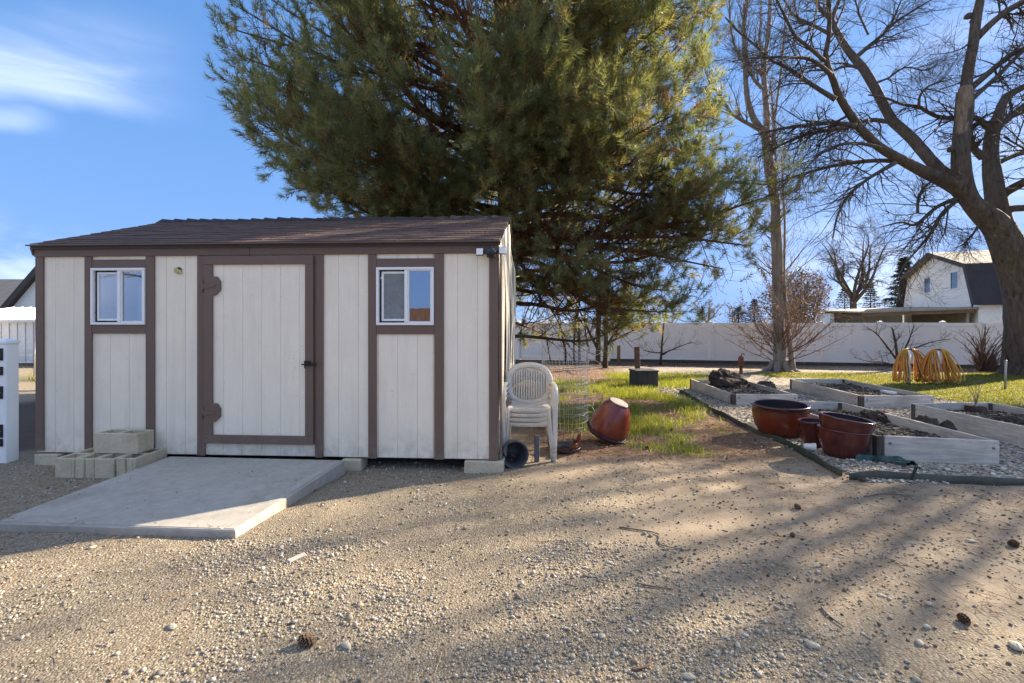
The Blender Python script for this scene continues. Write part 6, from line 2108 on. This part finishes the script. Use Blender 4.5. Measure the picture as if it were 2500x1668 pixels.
def conifer(label, px, base_py, top_py, d, wpx, seed, col, n=2600, name='spruce_tree', group='evergreens behind the fence'):
    rng = np.random.default_rng(seed)
    b0 = W(px, base_py, d); hgt = (base_py - top_py) / F_PX * d; sp = wpx / F_PX * d
    root = thing(name, label, 'tree', (b0.x, b0.y, 0), group=group)
    zb = b0.z
    tube('trunk', [(0, 0, -.3), (0, 0, zb + hgt * .97)], [.12, .02], M['bark_dark'], root, 7)
    t = rng.random(n) ** .8
    lay = np.floor(t * 14) / 14 + rng.random(n) * .035
    rr = sp * (1 - lay) ** .85 * np.sqrt(rng.random(n)) * (.8 + .35 * np.sin(lay * 60))
    az = rng.random(n) * 6.283
    C = np.stack([rr * np.cos(az), rr * np.sin(az), zb + hgt * lay - .10 * rr + .02 * hgt], 1)
    out = norm(np.stack([np.cos(az), np.sin(az), -.25 + .0 * az], 1) + rng.normal(size=(n, 3)) * .35)
    s = (hgt * (.022 + .03 * rng.random(n)))[:, None]
    w = norm(np.cross(out, rng.normal(size=(n, 3))))
    V = np.stack([C - w * s * .35, C + w * s * .35, C + out * s * 1.8], 1).reshape(-1, 3)
    c = np.array(col) * (.6 + .8 * rng.random((n, 1)))
    ob('crown', mesh_np('crown', V, np.arange(n * 3).reshape(-1, 3), False, np.repeat(c, 3, 0)), M['leafcol'], root, kind='stuff')
    return root


conifer('tall dark spruce rising beside the white house gable', 2208, 760, 628, 50, 46, 301, (.028, .042, .024), 3400)
conifer('small dark spruce under the gnarled tree', 2126, 756, 690, 52, 26, 305, (.025, .04, .025), 1800)
conifer('low dark spruce left of the gnarled tree trunk', 2062, 756, 700, 52, 34, 309, (.025, .038, .024), 2000)
conifer('dark evergreen hedge tree between the spruces', 2160, 758, 735, 50, 60, 313, (.022, .034, .022), 1800)
conifer('small dark evergreen above the fence left of the brown shrub', 1803, 792, 748, 38, 40, 317, (.035, .036, .022), 2200)
conifer('narrow dark evergreen above the fence beside the brown shrub', 1842, 792, 730, 38, 36, 321, (.026, .036, .022), 2000)


def bushy(label, px, base_py, top_py, d, wpx, seed, cols, n, size, name='brown_shrub', group=None, cat='shrub'):
    rng = np.random.default_rng(seed)
    b0 = W(px, base_py, d); hgt = (base_py - top_py) / F_PX * d; sp = wpx / F_PX * d
    root = thing(name, label, cat, (b0.x, b0.y, 0), group=group)
    zb = min(0, b0.z)
    st = []
    for k in range(26):
        az = rng.uniform(0, 6.28); r_ = sp * rng.uniform(.2, .95); zt = b0.z + hgt * rng.uniform(.5, .98)
        st.append(smooth_path([(0.1 * math.cos(az), .1 * math.sin(az), -.1), (r_ * .6 * math.cos(az), r_ * .6 * math.sin(az), zt * .45), (r_ * math.cos(az) * (1 - .35 * (zt - b0.z) / hgt), r_ * math.sin(az), zt)], 8))
    st = np.array(st); sr = np.tile(np.linspace(.04, .012, 8), (len(st), 1))
    bag = Bag(); bag.add(st, sr, 4)
    a, ra = spawn(st, sr, 14, .12 * hgt, .3 * hgt, (25, 65), .1, 5, .3, .22, .5, .01, .4, rng=rng); bag.add(a, ra, 3)
    b_, rb = spawn(a, ra, 5, .05 * hgt, .14 * hgt, (25, 65), .05, 4, .2, .25, .5, .008, .4, rng=rng); bag.add(b_, rb, 3)
    ob('stems', bag.mesh('stems'), M['twig_red'], root, kind='stuff')
    u = norm(rng.normal(size=(n, 3))); rad_ = rng.random(n) ** .33
    C = u * rad_[:, None] * np.array([sp, sp, hgt * .52]) * (1 + .12 * np.sin(u[:, :1] * 5) * np.cos(u[:, 2:] * 6)) + np.array([0, 0, b0.z + hgt * .48])
    V, Fq, c = leaf_quads(C, size, rng, cols)
    ob('crown', mesh_np('crown', V, Fq, False, c), M['leafcol'], root, kind='stuff')
    return root


bushy('rounded brown dry shrub behind the pale-barked tree trunk', 1942, 800, 655, 26, 74, 401, [(.15, .10, .065), (.10, .065, .042), (.21, .15, .10), (.07, .055, .03)], 4500, .07)

# ------------------------------------------------------------------ things out of the frame that the photograph shows by shadow or reflection
def yard_tree(label, x, y, hgt, sp, seed, name='bare_tree'):
    rng = np.random.default_rng(seed)
    root = thing(name, label, 'tree', (x, y, 0))
    tr = smooth_path([(0, 0, -.2), (.1, 0, hgt * .15), (0, .1, hgt * .32)], 8)
    ob('trunk', mesh_py('trunk', *knobbly(tr, np.linspace(.28, .2, 8), .08, seed, 14), True), M['bark_big'], root)
    A = []; B = []
    for k in range(13):
        az = k * 2.4 + rng.uniform(-.3, .3); r_ = sp * rng.uniform(.55, 1.0); zt = hgt * rng.uniform(.6, 1.0)
        s0 = tr[rng.integers(5, 8)]; tip = np.array([r_ * math.cos(az), r_ * math.sin(az), zt])
        A.append(smooth_path([s0, s0 * .6 + tip * .4 + [0, 0, .2], s0 * .25 + tip * .75 + [rng.normal() * .3, rng.normal() * .3, .3], tip], 18)); B.append(np.linspace(.085, .02, 18))
        ob('limb', mesh_py('limb', *knobbly(A[-1], B[-1], .08, seed + k, 8), True), M['bark_big'], root)
    bag = Bag()
    A, B = np.array(A), np.array(B)
    a, ra = spawn(A, B, 13, .8, 2.8, (30, 65), .1, 7, .15, .16, .5, .022, .3, rng=rng); bag.add(a, ra, 4)
    b_, rb = spawn(a, ra, 6, .3, 1.2, (30, 60), .05, 5, .15, .2, .55, .008, .4, rng=rng); bag.add(b_, rb, 3)
    c, rc = spawn(b_, rb, 3, .15, .5, (30, 60), .0, 4, .15, .2, .55, .005, .5, rng=rng); bag.add(c, rc, 3)
    ob('twigs', bag.mesh('twigs'), M['twig'], root, kind='stuff')
    return root


yard_tree('bare yard tree beyond the right edge that shades the foreground', 15.3, 10.4, 10.0, 3.4, 501)
yard_tree('second bare yard tree farther right that shades the gravel', 20.6, 13.6, 15.0, 4.8, 505)
yard_tree('bare tree behind the camera on the left, mirrored in the left shed window', -15.5, -8.5, 8.5, 4.2, 509)
bf = thing('wooden_fence', 'brown wooden fence behind the camera, mirrored in the shed window', 'wooden fence', (-9, -9.5, 0))
for k in range(60):
    box('board', .148, .02, 2.05 + random.uniform(-.01, .01), M['wall_brown'], bf, (k * .15, random.uniform(-.004, .004), 0), (0, 0, 0), .004, 'b')

# ------------------------------------------------------------------ loose ground cover
ICO_V = np.array([(0, 0, 1), (.894, 0, .447), (.276, .851, .447), (-.724, .526, .447), (-.724, -.526, .447), (.276, -.851, .447),
                  (.724, .526, -.447), (-.276, .851, -.447), (-.894, 0, -.447), (-.276, -.851, -.447), (.724, -.526, -.447), (0, 0, -1)])
ICO_F = np.array([(0, 1, 2), (0, 2, 3), (0, 3, 4), (0, 4, 5), (0, 5, 1), (1, 6, 2), (2, 7, 3), (3, 8, 4), (4, 9, 5), (5, 10, 1),
                  (2, 6, 7), (3, 7, 8), (4, 8, 9), (5, 9, 10), (1, 10, 6), (6, 11, 7), (7, 11, 8), (8, 11, 9), (9, 11, 10), (10, 11, 6)])


def in_frame(x, y, m=.12):
    return np.abs(x) < (1.087 + m) * y


def blocked(x, y):
    """footprints where nothing loose lies: shed, slab, beds, blocks"""
    u = (x - SH_O.x) * CS + (y - SH_O.y) * SN; v = -(x - SH_O.x) * SN + (y - SH_O.y) * CS
    b_ = (u > -L - .02) & (u < .02) & (v > .25) & (v < D)
    P = [np.array(p[:2]) for p in slab_top]
    ins = np.ones(len(x), bool)
    for i in range(4):
        a, c = P[i], P[(i + 1) % 4]
        ins &= ((c[0] - a[0]) * (y - a[1]) - (c[1] - a[1]) * (x - a[0])) < .012
    b_ |= ins
    b_ |= (x > -4.42) & (x < -3.58) & (y > 4.53) & (y < 4.95)
    for q in beds: b_ |= (x > q[0][0] - .02) & (x < q[1][0] + .05) & (y > q[1][1] - .02) & (y < q[2][1] + .02)
    b_ |= np.hypot(x - pb[0], y - pb[1]) < .24
    b_ |= np.hypot(x - p2[0], y - p2[1]) < .18
    return b_


def scatter(n, x0, x1, y0, y1, rng, power=1.0):
    y = y0 + (y1 - y0) * rng.random(n) ** power; x = x0 + (x1 - x0) * rng.random(n)
    k = in_frame(x, y) & ~blocked(x, y)
    return x[k], y[k]


def stones(x, y, s, flat, cols, rng, sink=.25, jit=.28):
    n = len(x)
    sc = np.stack([s * (.75 + .5 * rng.random(n)), s * (.65 + .4 * rng.random(n)), s * flat * (.6 + .6 * rng.random(n))], 1)
    Vv = ICO_V[None] * (1 + jit * (rng.random((n, 12, 1)) - .5)) * sc[:, None, :]
    a = rng.random(n) * 6.283; ca, sa = np.cos(a)[:, None], np.sin(a)[:, None]
    tl = rng.normal(size=n)[:, None] * .25
    X, Y, Zz = Vv[..., 0], Vv[..., 1], Vv[..., 2]
    Y, Zz = Y * np.cos(tl) - Zz * np.sin(tl), Y * np.sin(tl) + Zz * np.cos(tl)
    X, Y = X * ca - Y * sa, X * sa + Y * ca
    zg = ground_z(x, y) + sc[:, 2] * (1 - 2 * sink)
    V = np.stack([X + x[:, None], Y + y[:, None], Zz + zg[:, None]], -1).reshape(-1, 3)
    Fq = (ICO_F[None] + (np.arange(n) * 12)[:, None, None]).reshape(-1, 3)
    c = np.asarray(cols)[rng.integers(0, len(cols), n)] * (.75 + .45 * rng.random((n, 1)))
    return V, Fq, np.repeat(c, 12, 0)


rng = np.random.default_rng(42)
tan = [(.41, .345, .245), (.36, .30, .215), (.46, .395, .29), (.31, .255, .18), (.45, .395, .31), (.51, .455, .37), (.34, .315, .28), (.25, .23, .205), (.40, .30, .19), (.55, .50, .42), (.20, .17, .145)]
xs, ys, ss_ = [], [], []
for n, y0, y1, s0, s1, pw in ((50000, 1.75, 3.2, .0028, .0105, 1.0), (24000, 3.0, 5.6, .0035, .011, 1.0), (4200, 1.75, 5.2, .008, .019, 1.0)):
    x, y = scatter(n, -1.2 * y1, 1.2 * y1, y0, y1, rng, pw)
    zz = zones(x, y)
    dens = np.clip(zz[0] * 1.0 + zz[1] * .22, 0, 1) * (.12 + .88 * sstep(.36, .60, fbm(x, y, 1.6, 66)))
    k = rng.random(len(x)) < dens
    xs.append(x[k]); ys.append(y[k]); ss_.append(s0 + (s1 - s0) * rng.random(k.sum()) ** 2.4)
x, y, s_ = np.concatenate(xs), np.concatenate(ys), np.concatenate(ss_)
V, Fq, c = stones(x, y, s_, .62, tan, rng, .22)
print('pebbles', len(x))
ob('gravel', mesh_np('gravel', V, Fq, True, c), M['pebble'], kind='stuff', label='tan and grey pebbles scattered over the yard', cat='gravel')

# pale chips in the garden
x, y = scatter(26000, 3.2, 9.5, 4.3, 11.5, rng, 1.5)
k = rng.random(len(x)) < zones(x, y)[3]
x, y = x[k], y[k]
V, Fq, c = stones(x, y, .012 + .014 * rng.random(len(x)) ** 2, .45, [(.40, .35, .29), (.30, .26, .215), (.50, .45, .385), (.22, .185, .15), (.36, .29, .22), (.56, .52, .46)], rng, .12, .5)
ob('stone_chips', mesh_np('stone_chips', V, Fq, False, c), M['chips'], kind='stuff', label='pale stone and bark chips around the raised beds', cat='chips')


# crumbs, chips and straw lying on the soil of the beds
bx_l, by_l, bz_l = [], [], []
for (a, b_, c_, d_, h_, lab) in beds:
    zb0 = min(gzf(*p) for p in (a, b_, c_, d_)) - .01
    n = 1500
    u, v = .04 + .92 * rng.random(n), .03 + .94 * rng.random(n)
    px_ = (a[0] * (1 - u) + b_[0] * u) * (1 - v) + (d_[0] * (1 - u) + c_[0] * u) * v
    py_ = (a[1] * (1 - u) + b_[1] * u) * (1 - v) + (d_[1] * (1 - u) + c_[1] * u) * v
    bx_l.append(px_); by_l.append(py_); bz_l.append(zb0 + h_ * .58 + fbm(px_, py_, 3.0, 7) * .06 + fbm(px_, py_, 14, 8) * .03 - .035)
x, y, zb_ = np.concatenate(bx_l), np.concatenate(by_l), np.concatenate(bz_l)
V, Fq, c = stones(x, y, .010 + .022 * rng.random(len(x)) ** 3, .5, [(.10, .07, .05), (.06, .043, .032), (.26, .21, .16), (.34, .28, .21), (.16, .115, .08)], rng, .15, .8)
V = V.reshape(-1, 12, 3); V[:, :, 2] += (zb_ - ground_z(x, y))[:, None]
ob('bed_litter', mesh_np('bed_litter', V.reshape(-1, 3), Fq, False, c), M['chips'], kind='stuff', label='crumbs of soil, bark and dry leaves lying in the raised beds', cat='litter')


def blades(x, y, h, w, cols, rng, lean=.5, z=None):
    n = len(x)
    zg = ground_z(x, y) if z is None else z
    a = rng.random(n) * 6.283; b0 = np.stack([x, y, zg - .005], 1)
    sd_ = np.stack([np.cos(a), np.sin(a), 0 * a], 1) * (w / 2)[:, None]
    ln = rng.normal(size=(n, 2)) * lean
    tip = b0 + np.stack([ln[:, 0] * h, ln[:, 1] * h, h], 1)
    mid = b0 * .5 + tip * .5 + np.stack([-ln[:, 0] * h * .15, -ln[:, 1] * h * .15, h * .12], 1)
    V = np.stack([b0 - sd_, b0 + sd_, mid + sd_ * .7, mid - sd_ * .7, tip], 1).reshape(-1, 3)
    o = (np.arange(n) * 5)[:, None]
    F3 = np.concatenate([o + np.array([[0, 1, 2]]), o + np.array([[0, 2, 3]]), o + np.array([[3, 2, 4]])])
    c = np.asarray(cols)[rng.integers(0, len(cols), n)] * (.7 + .6 * rng.random((n, 1)))
    return V, F3, np.repeat(c, 5, 0)


gx_, gy_ = scatter(150000, -.5, 8, 5.0, 14.5, rng, 1.0)
zz = zones(gx_, gy_); k = rng.random(len(gx_)) < zz[4] * np.where(gy_ > 10.8, .5, 1.0)
x, y = gx_[k], gy_[k]
hh = (.05 + .09 * rng.random(len(x))) * np.where(y < 6.3, .55, 1.0) * (.5 + fbm(x, y, 1.2, 83))
V, F3, c = blades(x, y, hh, .006 + .004 * rng.random(len(x)), [(.22, .27, .035), (.28, .32, .045), (.16, .22, .03), (.34, .32, .06), (.36, .30, .12)], rng)
print('grass', len(x))
ob('grass', mesh_np('grass', V, F3, False, c), M['grasscol'], kind='stuff', label='tufts of bright green grass between the shed and the beds', cat='grass')
# short lawn at the right
lx_, ly_ = scatter(60000, 7.5, 16, 7.4, 14.8, rng, 1.0)
k = rng.random(len(lx_)) < zones(lx_, ly_)[5]
x, y = lx_[k], ly_[k]
V, F3, c = blades(x, y, .025 + .03 * rng.random(len(x)), .010 + .006 * rng.random(len(x)), [(.17, .19, .045), (.24, .225, .07), (.13, .155, .035), (.30, .25, .10)], rng)
ob('lawn_grass', mesh_np('lawn_grass', V, F3, False, c), M['grasscol'], kind='stuff', label='short patchy lawn in front of the big tree', cat='lawn')
# weeds at the left behind the shed
wx = -13 + 4.6 * rng.random(2600); wy = 12.5 + 4 * rng.random(2600)
V, F3, c = blades(wx, wy, .15 + .45 * rng.random(2600) ** 2, .02 + 0 * wx, [(.20, .24, .05), (.35, .29, .15), (.28, .22, .11), (.13, .18, .04)], rng, .3)
ob('weeds', mesh_np('weeds', V, F3, False, c), M['grasscol'], kind='stuff', label='dry and green weeds left of the shed', cat='weeds')


def straws(x, y, ln, w, cols, rng, lift=.006):
    n = len(x)
    a = rng.random(n) * 6.283; d = np.stack([np.cos(a), np.sin(a), rng.normal(size=n) * .10], 1)
    pe = np.stack([-np.sin(a), np.cos(a), 0 * a], 1)
    c0 = np.stack([x, y, ground_z(x, y) + lift + .010 * rng.random(n)], 1)
    bend = pe * (rng.normal(size=n) * .12 * ln)[:, None]
    p0, p1, p2_ = c0 - d * (ln / 2)[:, None], c0 + bend, c0 + d * (ln / 2)[:, None]
    P = np.stack([p0, p1, p2_], 1)
    V, Fq = tubes_np(P, np.repeat((w / 2)[:, None], 3, 1), 3)
    c = np.asarray(cols)[rng.integers(0, len(cols), n)] * (.7 + .6 * rng.random((n, 1)))
    return V, Fq, np.repeat(c, 9, 0)


# dry pine needles, straw and small leaves
x, y = scatter(70000, -3, 9, 1.9, 13, rng, 1.2)
zz = zones(x, y)
k = rng.random(len(x)) < np.clip(zz[2] * 1.0 + zz[1] * .42 * sstep(.38, .68, fbm(x, y, 1.1, 15)) + zz[0] * .10 * sstep(.4, .65, fbm(x, y, 1.3, 25)) + zz[3] * .12 + zz[4] * .15, 0, 1)
x, y = x[k], y[k]; n = len(x)
V, Fq, c = straws(x, y, .05 + .09 * rng.random(n), .0016 + .0012 * rng.random(n), [(.28, .15, .08), (.36, .22, .12), (.20, .105, .06), (.44, .33, .21), (.15, .09, .06)], rng)
print('straw', n)
ob('needle_litter', mesh_np('needle_litter', V, Fq, False, c), M['debris'], kind='stuff', label='dry brown pine needles and straw lying on the ground', cat='litter')
x, y = scatter(22000, .2, 16, 5.0, 17, rng, 1.1)
zz = zones(x, y); k = rng.random(len(x)) < np.clip(zz[2] * .8 + zz[3] * .12 + zz[6] * .5, 0, 1)
x, y = x[k], y[k]; n = len(x)
C = np.stack([x, y, ground_z(x, y) + .012 + .02 * rng.random(n)], 1)
V, Fq, c = leaf_quads(C, .022, rng, [(.30, .17, .10), (.22, .115, .07), (.42, .29, .19), (.14, .08, .05), (.48, .38, .28)], .7)
ob('leaf_litter', mesh_np('leaf_litter', V, Fq, False, c), M['leafcol'], kind='stuff', label='brown fallen leaves under the pine and along the fence', cat='litter')
# dark crumbs and bark bits on the dirt
x, y = scatter(8000, -3, 6, 2.0, 6.0, rng, 1.0)
zz = zones(x, y); k = rng.random(len(x)) < np.clip(zz[1] * .8 + zz[2] + zz[0] * .12, 0, 1)
x, y = x[k], y[k]
V, Fq, c = stones(x, y, .004 + .008 * rng.random(len(x)) ** 3, .5, [(.06, .045, .035), (.10, .07, .05), (.045, .035, .03), (.16, .11, .075)], rng, .1, .8)
ob('bark_bits', mesh_np('bark_bits', V, Fq, False, c), M['debris'], kind='stuff', label='small dark bark bits on the bare dirt', cat='debris')


# ------------------------------------------------------------------ pine cones, twigs, a wood chip, larger stones
def cone_mesh(seed, open_=1.0):
    rng = np.random.default_rng(seed)
    V, Fc, Cc = [], [], []
    n = 74
    for k in range(n):
        t_ = k / (n - 1); a = k * golden
        ax_z = -.038 + .078 * t_
        r0 = .004; r1 = (.030 * math.sin(math.pi * (.12 + .80 * t_)) ** .75 + .004) * (.85 + .3 * open_ * rng.random())
        el = .25 + 1.0 * t_
        d = np.array([math.cos(a) * math.cos(el * .8), math.sin(a) * math.cos(el * .8), math.sin(el * .8) * .6])
        pe = np.array([-math.sin(a), math.cos(a), 0])
        b0 = np.array([r0 * math.cos(a), r0 * math.sin(a), ax_z]); tp_ = b0 + d * r1
        o = len(V); w = .0085
        up = np.array([0, 0, .0035])
        V += [b0 - pe * .003, b0 + pe * .003, tp_ + pe * w, tp_ - pe * w, tp_ + d * .004 + up, tp_ - up]
        Fc += [(o, o + 1, o + 2), (o, o + 2, o + 3), (o + 3, o + 2, o + 4), (o + 2, o + 3, o + 5), (o + 2, o + 5, o + 4), (o + 3, o + 4, o + 5)]
        base = np.array([.055, .032, .022]) * (.8 + .4 * rng.random()); tipc = np.array([.26, .17, .11]) * (.8 + .4 * rng.random())
        Cc += [base, base, tipc * .7, tipc * .7, tipc, base]
    return mesh_np('pine_cone', np.array(V), np.array(Fc), False, np.array(Cc))


cones = [(752, 1572, 1.15, 'open pine cone on the gravel at the front left'), (1948, 1245, .8, 'pine cone on the dirt in front of the green edging'),
         (2352, 1518, .85, 'pine cone on the dirt at the lower right'), (2475, 1334, .95, 'dark pine cone at the right edge of the dirt'),
         (1618, 1048, .75, 'pine cone in the needles right of the upturned pot'), (1640, 1052, .7, 'pine cone right beside another in the needle litter'),
         (1665, 1086, .65, 'pine cone at the edge of the round pot shadow'), (1580, 1098, .8, 'pine cone lying below the grass by the upturned pot'),
         (1688, 1024, .7, 'pine cone in the litter near the green edging'), (2105, 1178, .8, 'pine cone against the front edging strip'),
         (2240, 1150, .8, 'pine cone on the chips before the nearest bed'), (1935, 1510 - 200, .6, 'small pine cone in the middle of the shaded dirt')]
cms = [cone_mesh(s) for s in (1, 2, 3)]
for cm_ in cms: cm_.materials.append(M['cone'])
for k, (px, py, s, lab) in enumerate(cones):
    s *= .78; p = G(px, py); zg = gzf(p.x, p.y)
    ob('pine_cone', cms[k % 3], None, None, (p.x, p.y, zg + .022 * s), (R(random.uniform(65, 100)), R(random.uniform(-15, 15)), random.random() * 6.28), (s, s, s), label=lab, cat='pine cone', group='fallen pine cones')
p = G(725, 1368)
V, Fc = box_data(.105, .042, .014, .005, 'b'); V = [(x * (1 + .3 * y * 10), y + random.uniform(-.004, .004), z + random.uniform(-.002, .002)) for x, y, z in V]
ob('wood_chip', mesh_py('wood_chip', V, Fc), M['bedwood'], None, (p.x, p.y, gzf(p.x, p.y) + .004), (0, R(-5), R(48)), label='pale wood chip lying on the gravel before the slab', cat='wood chip')
stn = [(1985, 1575, .042, 'rounded pale stone at the bottom right'), (1680, 1650, .036, 'pale oval stone at the bottom edge'), (2370, 1323, .034, 'flat white stone on the dirt at the right'),
       (2268, 1475, .032, 'smooth tan stone in the lower right shade'), (2245, 1568, .034, 'long pale stone beside the lower right cone'), (1470, 1555, .030, 'tan stone in the pebbles at the lower middle'), (845, 1578, .036, 'tan stone right of the front pine cone'), (420, 1535, .036, 'flat grey stone in the gravel at the lower left'), (225, 1338, .034, 'flat pale stone before the slab on the left'), (2480, 1580, .05, 'dark-edged flat stone in the bottom right corner')]
for k, (px, py, s, lab) in enumerate(stn):
    p = G(px, py); s *= .68
    V, Fc = clod(s * random.uniform(.9, 1.2), s * .7, s * .42, 70 + k, 16, 10, .14)
    o = ob('loose_stone', mesh_py('loose_stone', V, Fc, True), M['stone'] if 'stone' in M else M.setdefault('stone', m_basic('pale_stone', (.42, .365, .28), .8, .15, 20, .3, 80)), None, (p.x, p.y, gzf(p.x, p.y) + s * .22), (0, 0, random.random() * 6), label=lab, cat='stone', group='larger loose stones')
tws = [([(1512, 1290), (1606, 1304), (1610, 1330), (1680, 1346)], 'crooked dry twig on the dirt in the middle'), ([(1555, 1427), (1600, 1435), (1645, 1440)], 'straight grey twig on the dirt below the middle'),
       ([(1542, 1635), (1580, 1625), (1588, 1600)], 'curved reddish twig at the bottom of the gravel'), ([(2005, 1480), (2020, 1500), (2060, 1530)], 'thin dark twig in the shaded dirt at the right'),
       ([(2110, 1215), (2160, 1208), (2230, 1214)], 'pale twig lying along the front edging')]
for pts, lab in tws:
    P = [G(px, py) for px, py in pts]; P = [(q.x, q.y, gzf(q.x, q.y) + .008) for q in P]
    S = smooth_path(P, 12)
    tube('fallen_twig', S, list(np.linspace(.006, .003, 12)), M['twig_lite'] if 'reddish' not in lab else M['twig_red'], None, 5, label=lab, cat='twig', group='fallen twigs')
print('scene built')
